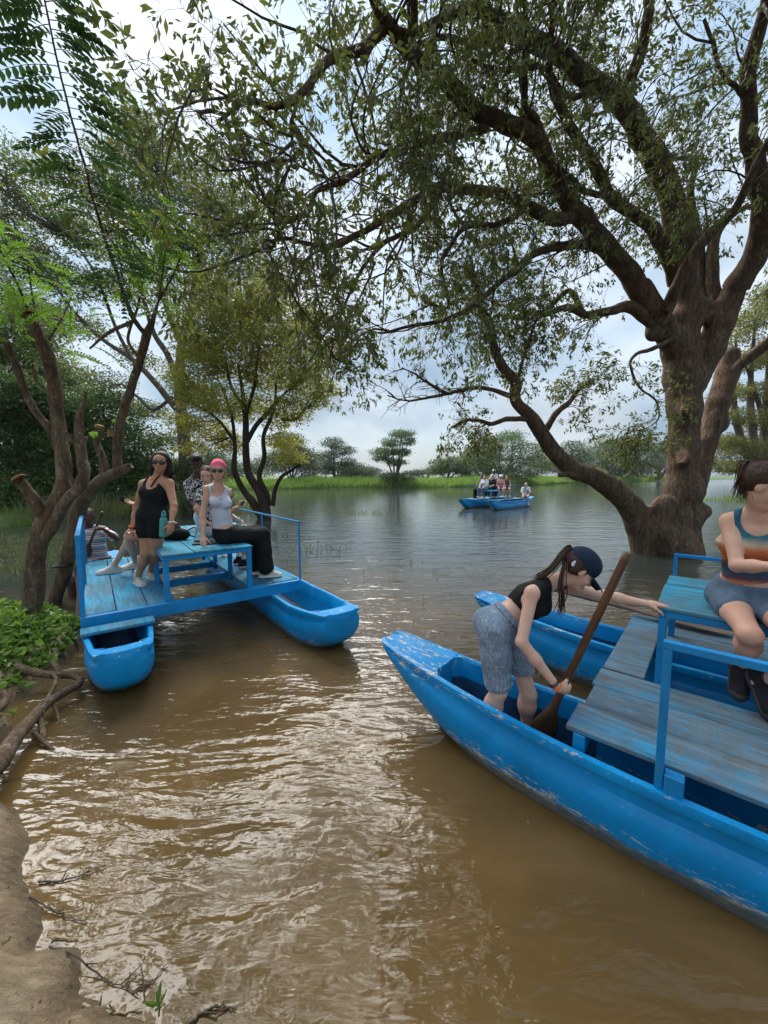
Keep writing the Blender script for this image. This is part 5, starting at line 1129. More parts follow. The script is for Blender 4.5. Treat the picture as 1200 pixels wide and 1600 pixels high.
LIMBS = [
 ('A', [(1050, 530, 9.2, 24), (1020, 488, 8.9, 22), (985, 430, 8.5, 20), (950, 388, 8.1, 18), (915, 348, 7.7, 17), (872, 290, 7.3, 16), (832, 215, 6.9, 14), (780, 190, 6.5, 13), (738, 168, 6.2, 13), (690, 120, 5.8, 12), (640, 80, 5.4, 11), (602, 30, 5.1, 10), (582, -10, 4.9, 9), (560, -70, 4.6, 6)]),
 ('A1', [(905, 340, 7.6, 10), (860, 342, 7.3, 11), (805, 312, 7.0, 9), (760, 298, 6.7, 8), (690, 294, 6.4, 8), (650, 312, 6.1, 7), (590, 350, 5.8, 6), (540, 378, 5.5, 5), (500, 386, 5.3, 4), (455, 372, 5.1, 3), (420, 378, 5.0, 2)]),
 ('A2', [(975, 412, 8.4, 9), (925, 386, 8.1, 8), (870, 385, 7.9, 8), (835, 398, 7.6, 7), (795, 430, 7.4, 6), (750, 468, 7.2, 5), (700, 498, 7.0, 4), (645, 510, 6.9, 3), (590, 520, 6.8, 2)]),
 ('A3', [(608, 40, 5.2, 9), (562, 75, 4.9, 8), (512, 96, 4.7, 7), (470, 145, 4.5, 6), (430, 166, 4.4, 5), (385, 168, 4.3, 4), (340, 190, 4.2, 2.5)]),
 ('A4', [(470, 145, 4.5, 4), (456, 190, 4.5, 3), (455, 240, 4.5, 2), (445, 300, 4.5, 1.5)]),
 ('A5', [(760, 200, 6.4, 7), (720, 210, 6.1, 6), (660, 222, 5.8, 6), (600, 240, 5.5, 5), (540, 280, 5.3, 5), (495, 300, 5.1, 4), (480, 330, 5.0, 3), (450, 345, 4.9, 3), (420, 400, 4.8, 2)]),
 ('A6', [(690, 294, 6.4, 6), (670, 330, 6.3, 5), (640, 360, 6.2, 4), (600, 380, 6.1, 4), (560, 430, 6.0, 3), (530, 500, 6.0, 2), (515, 560, 6.0, 1.5)]),
 ('A7', [(832, 320, 7.1, 6), (780, 350, 6.9, 5), (730, 355, 6.8, 4), (700, 390, 6.7, 4), (690, 430, 6.7, 3), (700, 480, 6.7, 2.5), (660, 470, 6.7, 2)]),
 ('B', [(1066, 430, 9.2, 25), (1062, 373, 8.9, 24), (1042, 290, 8.5, 22), (1002, 212, 8.0, 20), (966, 157, 7.5, 17), (908, 117, 7.0, 14), (873, 88, 6.6, 12), (850, 62, 6.3, 10), (810, 45, 6.0, 8), (750, 15, 5.7, 8), (700, 25, 5.4, 7), (645, 52, 5.2, 6), (610, 40, 5.0, 3)]),
 ('B1', [(905, 116, 7.0, 7), (860, 90, 6.8, 6), (800, 60, 6.5, 6), (740, 65, 6.2, 5), (680, 60, 6.0, 4), (630, 90, 5.8, 3)]),
 ('B2', [(975, 175, 7.6, 13), (978, 146, 7.4, 12), (1000, 85, 7.0, 11), (1012, 30, 6.7, 10), (1020, -30, 6.4, 7)]),
 ('B3', [(930, 140, 7.2, 6), (890, 150, 7.0, 5), (850, 105, 6.8, 4), (800, 110, 6.6, 4), (750, 100, 6.4, 3), (700, 60, 6.2, 2)]),
 ('C', [(1056, 440, 9.0, 16), (1035, 385, 8.6, 14), (1007, 344, 8.3, 12), (960, 315, 7.9, 11), (931, 262, 7.5, 10), (902, 216, 7.2, 9), (879, 175, 6.9, 8), (861, 128, 6.6, 7), (858, 82, 6.3, 6), (867, 0, 6.0, 5), (870, -60, 5.7, 3)]),
 ('C1', [(955, 310, 7.8, 6), (915, 300, 7.6, 5), (880, 270, 7.4, 5), (840, 215, 7.0, 4), (812, 175, 6.8, 3.5)]),
 ('Dl', [(846, 212, 6.9, 7), (827, 163, 6.6, 6), (820, 117, 6.3, 6), (822, 60, 6.0, 5), (819, -10, 5.7, 4)]),
 ('E', [(1150, 450, 9.0, 26), (1178, 405, 8.7, 26), (1192, 350, 8.4, 25), (1190, 300, 8.1, 22), (1172, 222, 7.8, 17), (1171, 134, 7.4, 15), (1184, 47, 7.0, 13), (1200, -20, 6.6, 10)]),
 ('E1', [(1172, 170, 7.6, 6), (1150, 140, 7.4, 5), (1125, 110, 7.2, 4), (1115, 70, 7.0, 4), (1100, 30, 6.9, 3)]),
 ('E2', [(1190, 330, 8.3, 12), (1225, 260, 8.0, 12), (1260, 180, 7.7, 9), (1290, 90, 7.4, 6)]),
 ('Fl', [(1040, 486, 8.7, 13), (1072, 420, 8.3, 12), (1112, 362, 8.0, 11), (1147, 327, 7.7, 9), (1171, 280, 7.4, 8), (1200, 222, 7.1, 7), (1240, 150, 6.8, 5)]),
 ('G1', [(1118, 480, 9.3, 16), (1112, 420, 9.4, 13), (1118, 373, 9.4, 10), (1135, 345, 9.3, 7), (1165, 325, 9.2, 6), (1205, 322, 9.1, 4)]),
 ('G2', [(1098, 470, 9.5, 14), (1092, 410, 9.6, 12), (1085, 345, 9.6, 9), (1078, 300, 9.5, 7), (1088, 250, 9.4, 5), (1068, 245, 9.2, 4), (1040, 255, 9.0, 3)]),
 ('R1', [(1130, 610, 9.7, 15), (1150, 575, 9.6, 13), (1172, 558, 9.5, 12), (1200, 535, 9.3, 12), (1240, 500, 9.1, 9), (1290, 430, 8.8, 6)]),
 ('H', [(1040, 525, 9.1, 14), (1012, 500, 8.9, 12), (985, 480, 8.7, 12), (955, 485, 8.6, 9), (915, 492, 8.5, 7), (885, 480, 8.4, 6), (850, 495, 8.3, 4), (800, 498, 8.2, 3)]),
 
 ('H2', [(1050, 530, 8.9, 6), (1020, 545, 8.7, 4.5), (995, 553, 8.6, 3.5), (984, 572, 8.6, 2.6), (1000, 606, 8.6, 2.4), (1020, 622, 8.6, 2.2), (1030, 650, 8.6, 1.8), (1012, 668, 8.5, 1.4), (975, 678, 8.4, 1)]),
 ('I', [(912, 490, 8.5, 5), (890, 455, 8.4, 5), (860, 480, 8.3, 3.5), (825, 500, 8.2, 3)]),
 ('L', [(985, 792, 9.1, 24), (955, 762, 9.0, 21), (925, 745, 8.9, 19), (895, 733, 8.8, 17), (868, 710, 8.7, 15), (848, 680, 8.6, 13), (828, 650, 8.5, 12), (806, 625, 8.4, 11), (804, 597, 8.3, 9), (782, 573, 8.2, 8), (773, 540, 8.1, 7.5), (767, 505, 8.0, 7), (752, 480, 7.9, 5), (742, 440, 7.8, 4), (735, 400, 7.7, 3)]),
 ('L1', [(812, 606, 8.35, 5), (800, 618, 8.3, 5), (765, 608, 8.2, 4), (735, 606, 8.1, 3.6), (700, 615, 8.0, 3.2), (672, 600, 7.9, 2.4), (650, 585, 7.9, 1.6), (628, 575, 7.9, 1)]),
 ('L2', [(700, 615, 8.0, 3), (665, 622, 7.9, 2.4), (635, 626, 7.8, 1.6), (605, 618, 7.8, 1)]),
 ('L3', [(852, 672, 8.6, 7), (868, 648, 8.6, 6), (890, 628, 8.6, 5), (905, 608, 8.6, 4), (925, 596, 8.6, 2)]),
 ('L4', [(828, 655, 8.5, 5), (795, 655, 8.3, 5), (765, 662, 8.1, 4), (735, 655, 7.9, 3), (705, 668, 7.8, 2)]),
 ('L5', [(905, 745, 8.7, 8), (888, 741, 8.6, 6), (872, 742, 8.6, 4)]),
 ('L6', [(806, 600, 8.3, 4), (815, 570, 8.2, 3), (825, 540, 8.2, 3), (838, 500, 8.1, 2)]),
]
allc = {}
for k_, (nm, tr) in enumerate(LIMBS):
    allc[nm] = limb_obj('limb', tr, BK_BIG, big, 12 if tr[0][3] > 9 else 8, 6, .2, k_ + 3, .10)
# finer growth: boughs, twigs and leaves
def grow_crown(parent, lines, n2, n3, n4, nleaf, rng, l2=(.9, 2.2), l3=(.4, 1.0), l4=(.2, .45), r2=.022, leafs=(.095, .36), mat=LF_BIG, droop=.5, grav=(-.01, -.05, -.12), wts=None, keep=None, bark=None, six=False, t0=.25):
    P1 = np.array([resample(c, 14) for c in lines]); w = None if wts is None else np.array(wts, float)
    S, Dr, i = spawn(P1, n2, rng, t0, 1., (.5, 1.2), w); P2 = wander(S, Dr + A3(0, 0, .05), rng.uniform(*l2, n2), 9, .17, grav[0], rng)
    S, Dr, i = spawn(P2, n3, rng, .2, 1., (.5, 1.1)); P3 = wander(S, Dr, rng.uniform(*l3, n3), 7, .2, grav[1], rng)
    S, Dr, i = spawn(P3, n4, rng, .2, 1., (.4, 1.0)); P4 = wander(S, Dr, rng.uniform(*l4, n4), 5, .2, grav[2], rng)
    if keep is not None: P2, P3, P4 = [q[keep(q[:, -1])] for q in (P2, P3, P4)]
    V, F = tubes(P2, np.linspace(1, .35, 9)[None] * rng.uniform(.5, 1, len(P2))[:, None] * r2, 6); o = local_mesh('boughs', V, F, bark or M_TWIG, parent); o['kind'] = 'stuff'
    ac = Acc(); V, F = tubes(P3, np.linspace(1, .4, 7)[None] * np.full((len(P3), 1), r2 * .2), 4); ac.add(V, F); V, F = tubes(P4[:, ::2], np.linspace(1, .5, 3)[None] * np.full((len(P4), 1), r2 * .10), 4); ac.add(V, F)
    o = ac.obj('twigs', bark or M_TWIG, parent); o['kind'] = 'stuff'
    V, F = leaves(P4, nleaf, leafs[0], leafs[1], rng, droop, .03, six, .68); o = local_mesh('foliage', V, F, mat, parent, False); o['kind'] = 'stuff'
    return P2
def project(P):
    c = P - A3(0, 0, CAM_H); d = c[..., 1] * math.cos(PITCH) - c[..., 2] * math.sin(PITCH); u = c[..., 1] * math.sin(PITCH) + c[..., 2] * math.cos(PITCH)
    return 600 + FPX * c[..., 0] / d, 800 - FPX * u / d, d
names = [n for n, _ in LIMBS if n not in ('L', 'L1', 'L2', 'L3', 'L4', 'L5', 'H1', 'H2', 'E2', 'R1', 'L6')]
hi = {'A': 1.3, 'B': 1.2, 'E': .8, 'A3': 1.5, 'A1': 1.2, 'A5': 1.4, 'A4': 1.4, 'A6': 1.5, 'A2': 1.1, 'G1': .6, 'G2': .8, 'H': .8, 'C': 1.}
grow_crown(big, [allc[n][0] for n in names], 255, 1550, 6600, 70000, rngb, wts=[hi.get(n, 1.) for n in names], keep=lambda e: (e[:, 2] > 3.2))
grow_crown(big, [allc[n][0] for n in ('L3', 'L4', 'L6', 'H2')], 40, 230, 1100, 7000, rngb, (.3, .8), (.25, .55), (.12, .3), .012, t0=.35)
grow_crown(big, [allc[n][0] for n in ('L', 'R1', 'E2')], 46, 200, 900, 4200, rngb, (.5, 1.3), (.3, .7), (.2, .4), .016, t0=.7)
# crown extended overhead, added out of view to dim sky reflections on near water
over = []
for k_, pts in enumerate(([D(582, -10, 4.9), (-1.0, 3.6, 8.0), (-2.0, 2.5, 8.3), (-3.2, 1.3, 8.3), (-4.2, .2, 8.0)], [D(645, 52, 5.2), (.2, 4.0, 7.9), (-.5, 2.8, 8.4), (-1.2, 1.4, 8.7), (-1.8, -.2, 8.8)], [D(560, -70, 4.6), (-1.2, 4.4, 8.2), (-2.6, 3.9, 8.7), (-4.0, 3.2, 8.9)])):
    C = catmull(np.array([np.asarray(q, float) for q in pts]), 6); V, F = tubes(C, np.linspace(.07, .02, len(C)), 8, .2, k_); local_mesh('limb', V, F, BK_BIG, big); over.append(C)
grow_crown(big, over, 60, 360, 1500, 15000, rngb, keep=lambda e: project(e)[1] < -20)
# bare dead twigs on the low bough
P1 = np.array([resample(allc[n][0], 10) for n in ('L1', 'L2')]); S, Dr, _ = spawn(P1, 26, rngb, .3, 1, (.4, .9)); P2 = wander(S, Dr + A3(-.3, 0, .15), rngb.uniform(.25, .7, 26), 7, .16, .01, rngb); S, Dr, _ = spawn(P2, 110, rngb, .2, 1, (.4, .9)); P3 = wander(S, Dr, rngb.uniform(.1, .35, 110), 5, .18, 0, rngb)
ac = Acc(); ac.add(*tubes(P2, np.linspace(.012, .004, 7)[None] * np.ones((26, 1)), 6)); ac.add(*tubes(P3, np.linspace(.005, .002, 5)[None] * np.ones((110, 1)), 4)); o = ac.obj('dead_twigs', M_TWIG, big); o['kind'] = 'stuff'
# ------------------------------------------------------------------ generic tree from clumps
def clump_tree(label, base, limbs, clumps, nleaf, leaf, mat, bark, rng, cat='tree', group=None, name='tree', wid=.5, trunk=None, ns=8, twigs=200, tw=.012, flat=.8, tris=False):
    """limbs: polylines (pts, radii) in world space; clumps: (centre, radii) where the leaves sit"""
    t = thing(name, label, cat, base, 0, group)
    for i, (P, r) in enumerate(limbs):
        C = catmull(P, 5); V, F = tubes(C, np.interp(np.linspace(0, 1, len(C)), np.linspace(0, 1, len(r)), r), ns, .12, i); local_mesh('trunk' if i == 0 else 'limb', V, F, bark, t)
    c = np.array([q[0] for q in clumps], float); rd = np.array([np.ones(3) * q[1] for q in clumps], float); vol = rd.prod(1) ** .75; n = nleaf; i = rng.choice(len(c), n // 14 + 1, p=vol / vol.sum())
    u = rng.normal(0, 1, (len(i), 3)); u /= np.linalg.norm(u, axis=1, keepdims=True); rad = rng.uniform(.25, 1, len(i)) ** .5
    cc_ = c[i] + u * rd[i] * rad[:, None]; k = np.repeat(np.arange(len(cc_)), 14)[:n]; m = rd[i][k].mean(1)[:, None] * .12 + leaf * .8
    S = cc_[k] + rng.normal(0, 1, (n, 3)) * m * A3(1, 1, flat * .6); Dr = rng.normal(0, 1, (n, 3)) * A3(1, 1, .6) - A3(0, 0, .35); Dr /= np.linalg.norm(Dr, axis=1, keepdims=True)
    V, F = blades(S, Dr, leaf, wid, rng); o = local_mesh('crown', V, F, mat, t, False); o['kind'] = 'stuff'
    if twigs:
        lp = np.vstack([catmull(P, 5) for P, r in limbs]); q = rng.choice(len(cc_), min(twigs, len(cc_)), replace=False); e = cc_[q]
        j = np.argmin(((e[:, None] - lp[None]) ** 2).sum(2) + 3 * np.maximum(0, lp[None, :, 2] - e[:, None, 2]) ** 2, axis=1); s = lp[j]; mid = (s + e) / 2 + rng.normal(0, .12, e.shape) * np.linalg.norm(e - s, axis=1)[:, None] - A3(0, 0, .06) * np.linalg.norm(e - s, axis=1)[:, None]
        tt = np.linspace(0, 1, 6)[None, :, None]; P = s[:, None] * (1 - tt) ** 2 + 2 * mid[:, None] * tt * (1 - tt) + e[:, None] * tt ** 2
        V, F = tubes(P, np.linspace(1, .3, 6)[None] * np.full((len(P), 1), tw), 4); o = local_mesh('boughs', V, F, bark, t); o['kind'] = 'stuff'
    return t
def L_(tr): P, r = limb_pts(tr); return (P, r)
rn = np.random.default_rng(11)
# small tree in the water behind the left raft
Y = 16.5
lm = [[(414, 812, Y, 13), (413, 790, Y, 10), (404, 765, Y, 9), (388, 740, Y, 7), (384, 705, Y, 7), (384, 660, Y, 6), (380, 620, Y, 4), (372, 570, Y, 2)],
      [(412, 812, Y, 9), (395, 785, Y, 8), (380, 765, Y, 6), (366, 735, Y, 6), (367, 700, Y, 4), (362, 650, Y, 3), (345, 600, Y, 2)],
      [(416, 800, Y, 6), (418, 775, Y, 5), (405, 745, Y, 5), (413, 715, Y, 4.5), (412, 680, Y, 4), (428, 640, Y, 3), (432, 590, Y, 1.5)],
      [(426, 790, Y, 5), (430, 765, Y, 4), (440, 745, Y, 3.5), (455, 735, Y, 3), (470, 725, Y, 1.5)],
      [(386, 690, Y, 5), (400, 665, Y, 4.5), (418, 645, Y, 4), (430, 630, Y, 3), (450, 610, Y, 2)], [(384, 650, Y, 4), (398, 600, Y, 3), (402, 560, Y, 2), (410, 500, Y, 1)], [(382, 640, Y, 3.5), (360, 600, Y, 3), (352, 560, Y, 2), (330, 520, Y, 1)], [(366, 690, Y, 3), (345, 660, Y, 2.5), (320, 640, Y, 2), (300, 630, Y, 1)], [(440, 655, Y, 3), (462, 655, Y, 2.5), (475, 640, Y, 1.5)]]
cl = [(D(x, y, Y + dy), A3(a, 1.2 * a, b) * Y / FPX) for x, y, dy, a, b in [(325, 520, 0, 42, 24), (370, 505, .6, 45, 26), (420, 530, 0, 45, 28), (470, 545, -.5, 36, 28), (315, 570, -.4, 36, 26), (365, 560, 0, 44, 28), (420, 585, .6, 42, 26), (475, 600, 0, 36, 24), (310, 620, 0, 32, 22), (350, 625, -.8, 36, 24), (400, 630, .8, 30, 20), (455, 640, 0, 30, 22), (495, 625, .3, 20, 12), (325, 670, .3, 30, 20), (360, 690, 1., 26, 18), (440, 690, .3, 24, 16), (455, 715, -.3, 22, 12), (300, 545, .5, 25, 20), (525, 545, .3, 18, 18), (512, 605, 0, 18, 14), (488, 500, 0, 28, 18), (285, 500, 0, 22, 18), (268, 585, .3, 16, 20), (285, 660, 0, 20, 18), (330, 440, .5, 30, 16), (430, 445, 0, 30, 14), (375, 645, 1, 26, 16), (430, 655, .5, 24, 16), (300, 700, .2, 18, 14), (345, 480, .5, 36, 18), (400, 470, 0, 38, 18), (450, 490, .2, 32, 20), (290, 600, 0, 20, 18), (500, 565, 0, 18, 16)]]
clump_tree('small dark stemmed tree with olive yellow leaves in the water behind the left raft', G(413, 812), [L_(q) for q in lm], cl, 62000, .13, LF_MID, BK_DARK, rn, wid=.42, twigs=420, tw=.016)
# tall grey tree on the left bank
Y = 19.
lm = [[(292, 832, Y, 15), (292, 780, Y, 13), (290, 720, Y, 13), (286, 660, Y, 12), (280, 610, Y, 10), (284, 540, Y, 8), (300, 470, Y, 6), (310, 400, Y, 4), (330, 330, Y, 2)],
      [(286, 650, Y, 8), (262, 622, Y, 7), (240, 595, Y, 6), (205, 560, Y, 5), (160, 530, Y, 4), (110, 480, Y, 3), (70, 420, Y, 2)],
      [(280, 600, Y, 7), (262, 555, Y, 6), (240, 520, Y, 5), (225, 470, Y, 4), (200, 400, Y, 4), (180, 330, Y, 2), (150, 270, Y, 1.5)],
      [(284, 540, Y, 6), (260, 480, Y, 5), (250, 420, Y, 4), (262, 350, Y, 3), (250, 280, Y, 2)], [(292, 500, Y, 5), (330, 450, Y, 4), (360, 400, Y, 3), (380, 350, Y, 2)], [(270, 620, Y, 4), (240, 640, Y, 3.5), (215, 620, Y, 3), (190, 600, Y, 2)], [(205, 560, Y, 4), (180, 510, Y, 3.5), (150, 430, Y, 3), (110, 370, Y, 2)]]
cl = [(D(x, y, Y + dy), A3(a, 1.3 * a, b) * Y / FPX) for x, y, dy, a, b in [(230, 215, 0, 40, 16), (205, 190, .5, 26, 12), (180, 245, 1, 36, 18), (260, 270, 0, 50, 24), (330, 290, 1, 48, 26), (130, 290, -1, 44, 24), (200, 320, 0, 50, 26), (290, 340, -1, 55, 26), (370, 350, 0, 44, 28), (80, 340, 1, 44, 24), (140, 370, 1, 44, 22), (235, 390, .5, 50, 26), (320, 410, 0, 50, 28), (395, 420, 0, 34, 30), (60, 410, 0, 44, 24), (20, 270, 0, 36, 20), (25, 370, 1, 36, 24), (110, 440, -1, 40, 20), (190, 450, 0, 36, 22), (270, 450, 1, 44, 24), (350, 470, 2, 40, 24), (130, 510, 1, 36, 18), (215, 560, 2, 28, 18), (60, 490, 1, 36, 20), (165, 590, 1, 30, 14), (230, 640, 2, 28, 14), (260, 690, 2, 24, 14), (40, 245, 1, 30, 12), (-30, 300, 0, 50, 40), (-40, 430, 0, 50, 40), (410, 480, 1, 24, 18), (215, 255, 1, 36, 16)]]
clump_tree('tall grey trunked tree on the left bank, its open crown high above the left raft', G(292, 830), [L_(q) for q in lm], cl, 68000, .17, LF_TALL, BK_GREY, rn, wid=.4, twigs=650, tw=.022)
# ------------------------------------------------------------------ pruned trees on the left bank, close by
Y = 4.1
pr1 = thing('pruned_tree', 'pale barked tree on the left bank, cut back to stumps, nearest the camera', 'tree', D(45, 975, Y))
NL = [[(43, 1000, Y, 27), (47, 960, Y, 22), (56, 880, Y, 19), (62, 840, Y, 20), (74, 808, Y, 22), (94, 775, 4.12, 18), (100, 730, 4.15, 16), (92, 680, 4.2, 15), (88, 640, 4.2, 14), (83, 590, 4.2, 15), (70, 545, 4.15, 14), (56, 515, 4.1, 13), (46, 494, 4.1, 11)],
      [(74, 812, 4.1, 15), (56, 782, 4.0, 13), (40, 762, 3.95, 12), (30, 750, 3.9, 11)], [(88, 682, 4.2, 9), (62, 652, 4.15, 8), (40, 614, 4.1, 8), (26, 575, 4.0, 8), (10, 538, 3.9, 7), (-12, 500, 3.8, 6), (-40, 440, 3.7, 4)],
      [(66, 850, 4.1, 12), (84, 818, 4.05, 13), (102, 785, 4.0, 12), (122, 762, 4.0, 12), (130, 738, 4.05, 12), (126, 700, 4.1, 11), (122, 660, 4.1, 9), (131, 632, 4.1, 5), (134, 612, 4.1, 3)], [(125, 700, 4.1, 5), (112, 688, 4.05, 4), (103, 674, 4.0, 3)], [(118, 765, 4.0, 7), (104, 738, 3.95, 5), (92, 722, 3.9, 4)], [(58, 600, 4.15, 4), (52, 575, 4.1, 3.5), (48, 560, 4.1, 2)]]
for i, tr in enumerate(NL): limb_obj('trunk' if i == 0 else 'limb', tr, BK_STUB, pr1, 12, 6, .22, 40 + i, .03)
M_CUT = mat_simple('cut_wood', (.30, .17, .08), .8, .35, 14, .4, .006)
for (x, y, Yd, r, dx, dy) in ((30, 749, 3.9, 10.5, -8, -8), (45, 492, 4.1, 10.5, -4, -8)):
    c = D(x, y, Yd); e = D(x + dx * .25, y + dy * .25, Yd); V, F = tubes(np.array([c, e]), np.array([r, r * .96]) * Yd / FPX, 12, .1); local_mesh('cut_face', V, F, M_CUT, pr1)
Y = 5.4
pr2 = thing('pruned_tree', 'leaning tree at the water edge with a black strap tied round it, stumps regrowing', 'tree', D(88, 950, Y))
NL2 = [[(82, 960, Y, 17), (88, 930, Y, 15), (104, 880, Y, 15), (114, 835, Y, 15), (124, 795, Y, 16), (141, 766, 5.3, 14), (165, 746, 5.2, 12), (190, 735, 5.1, 10), (206, 727, 5.1, 7)],
       [(184, 738, 5.15, 10), (183, 702, 5.1, 9), (188, 660, 5., 9), (203, 612, 4.9, 8), (219, 562, 4.8, 8), (230, 522, 4.7, 8), (238, 500, 4.6, 5), (248, 470, 4.5, 2)], [(164, 745, 5.2, 9), (160, 715, 5.2, 8), (151, 692, 5.2, 7), (155, 668, 5.2, 7)],
       [(230, 528, 4.7, 5), (206, 492, 4.3, 4.5), (188, 440, 3.9, 4), (160, 360, 3.5, 3), (135, 270, 3.2, 2.6), (110, 180, 3.0, 2.2), (84, 70, 2.85, 2), (66, -20, 2.75, 2.)], [(212, 500, 4.4, 4), (170, 520, 4.3, 3.5), (140, 545, 4.2, 2)], [(219, 560, 4.8, 3), (200, 530, 4.7, 3), (215, 480, 4.6, 2.5), (222, 440, 4.5, 2)]]
br2 = {}
for i, tr in enumerate(NL2): br2[i] = limb_obj('trunk' if i == 0 else 'limb', tr, BK_STUB, pr2, 10 if i < 3 else 8, 6, .2, 60 + i, .02)
c = D(155, 668, 5.2); e = D(156, 664, 5.2); V, F = tubes(np.array([c, e]), np.array([6.5, 6]) * 5.2 / FPX, 12, .1); local_mesh('cut_face', V, F, M_CUT, pr2)
c = D(183, 690, 5.12); V, F = tubes(np.array([c + A3(-.06, -.03, .06), c + A3(-.07, -.035, .16)]), np.array([.035, .02]), 8, .3); local_mesh('cut_face', V, F, M_CUT, pr2)
# compound leaves: a midrib with paired leaflets, each leaf a part of the tree
def frond_mesh(name, L, pairs, ll, ww, mat, rng, sag=.35):
    ac = []; n = 9; t_ = np.linspace(0, 1, n); rib = np.stack([t_ * L, 0 * t_, -sag * L * t_ ** 2], 1); V, F = tubes(rib, np.linspace(.0035, .0012, n), 4); Vs = [V]; Fs = [F]
    S = []; Dd = []
    for i in range(pairs):
        f = .12 + .86 * (i + .5) / pairs; p = np.array([f * L, 0, -sag * L * f * f]); tg = unit(A3(1, 0, -2 * sag * f))
        for s in (-1, 1): S.append(p); Dd.append(unit(A3(.25, s * .9, -.14 + rng.normal(0, .10)) + tg * .25 + rng.normal(0, .05, 3)))
    S.append(rib[-1]); Dd.append(unit(A3(1, 0, -.5)))
    S = np.array(S); Dd = np.array(Dd); n2 = len(S); Ls = (ll * rng.uniform(.85, 1.1, n2) * np.concatenate([np.repeat(np.interp(np.linspace(0, 1, pairs), [0, .3, .8, 1], [.75, 1, 1, .8]), 2), [1]]))[:, None]
    up = A3(0, 0, 1) + rng.normal(0, .12, (n2, 3)); sd_ = np.cross(Dd, up); sd_ /= np.linalg.norm(sd_, axis=1, keepdims=True); nn = np.cross(sd_, Dd); W = Ls * ww
    V = np.stack([S, S + Dd * Ls * .3 + sd_ * W * .5, S + Dd * Ls * .68 + sd_ * W * .42, S + Dd * Ls - nn * Ls * .08, S + Dd * Ls * .68 - sd_ * W * .42, S + Dd * Ls * .3 - sd_ * W * .5], 1)
    V[:, [1, 2, 4, 5]] += (nn * W * .12)[:, None]; V = V.reshape(-1, 3); b = np.arange(n2)[:, None] * 6; Vs.append(V); Fs.append(np.vstack([b + np.arange(4), b + np.array([0, 3, 4, 5])]) + n * 4)
    me = np_mesh(name, np.vstack(Vs), Fs, mat, False); return me
def place_frond(me, pos, d, parent, roll=0., scl=1., name='leaf'):
    d = unit(d); z = A3(0, 0, 1); z = unit(z - d * (z @ d) + 1e-6); y = np.cross(z, d); M = Matrix(np.array([d, y, z]).T) @ Matrix.Rotation(roll, 3, 'X')
    o = bpy.data.objects.new(name, me); link(o, parent); o.matrix_parent_inverse = Matrix(); o.rotation_euler = M.to_euler(); o.location = Vector(pos) - Vector(parent.location); o.scale = (scl,) * 3; return o
rf = np.random.default_rng(3)
NF = [frond_mesh('leaf', .33, 8, .082, .43, LF_NEAR, rf) for _ in range(4)]; BF = [frond_mesh('leaf', .34, 12, .060, .36, LF_BRIGHT, rf, .5) for _ in range(4)]
C = br2[3][0]; nC = len(C)
for k in range(66):
    f = .24 + .76 * k / 65; i = int(f * (nC - 1.01)); q = C[i] * (1 - (f * (nC - 1.01) - i)) + C[i + 1] * (f * (nC - 1.01) - i); T = unit(C[i + 1] - C[i]); s = 1 if k % 2 else -1
    side = unit(np.cross(T, A3(0, 1, .2))) * s; a_ = rf.uniform(-.6, .6); d = side * math.cos(a_) + np.cross(side, T) * math.sin(a_) + A3(0, 0, .06); place_frond(NF[k % 4], q, d, pr2, rf.uniform(-.3, .3), rf.uniform(.85, 1.12))
def burst(parent, centre, n, spread_, meshes, scl=1., upb=.4):
    for k in range(n):
        d = unit(rf.normal(0, 1, 3) * A3(1, 1, .5) + A3(0, 0, upb)); place_frond(meshes[k % len(meshes)], centre + rf.normal(0, 1, 3) * spread_, d, parent, rf.uniform(-.5, .5), scl * rf.uniform(.75, 1.15))
for (x, y, Yd, n) in ((222, 430, 4.5, 22), (240, 400, 4.4, 18), (270, 385, 4.5, 16), (212, 470, 4.5, 12), (250, 360, 4.4, 10), (290, 370, 4.6, 10), (140, 540, 4.3, 5), (150, 655, 5.2, 3)): burst(pr2, D(x, y, Yd), n, .12, BF, .95)
for (x, y, Yd, n) in ((20, 500, 3.9, 12), (5, 440, 3.7, 16), (40, 455, 4.2, 10), (-20, 370, 3.6, 14), (10, 330, 3.6, 8), (110, 470, 4.6, 10), (90, 520, 4.4, 6), (40, 400, 4.0, 9)): burst(pr1, D(x, y, Yd), n, .12, BF, .95)
# shoots that carry those leaves
for par, pts in ((pr1, [(46, 494, 4.1), (30, 450, 4.0), (5, 400, 3.8), (-20, 340, 3.6)]), (pr1, [(60, 510, 4.15), (50, 460, 4.2), (42, 400, 4.1)]), (pr1, [(70, 540, 4.2), (95, 500, 4.4), (112, 465, 4.6)]), (pr2, [(248, 470, 4.5), (255, 420, 4.4), (262, 370, 4.4)]), (pr2, [(248, 470, 4.5), (275, 420, 4.5), (292, 370, 4.6)])):
    tube_obj('shoot', [D(*q) for q in pts], [.014, .006], BK_STUB, par, 6, 5, .1)
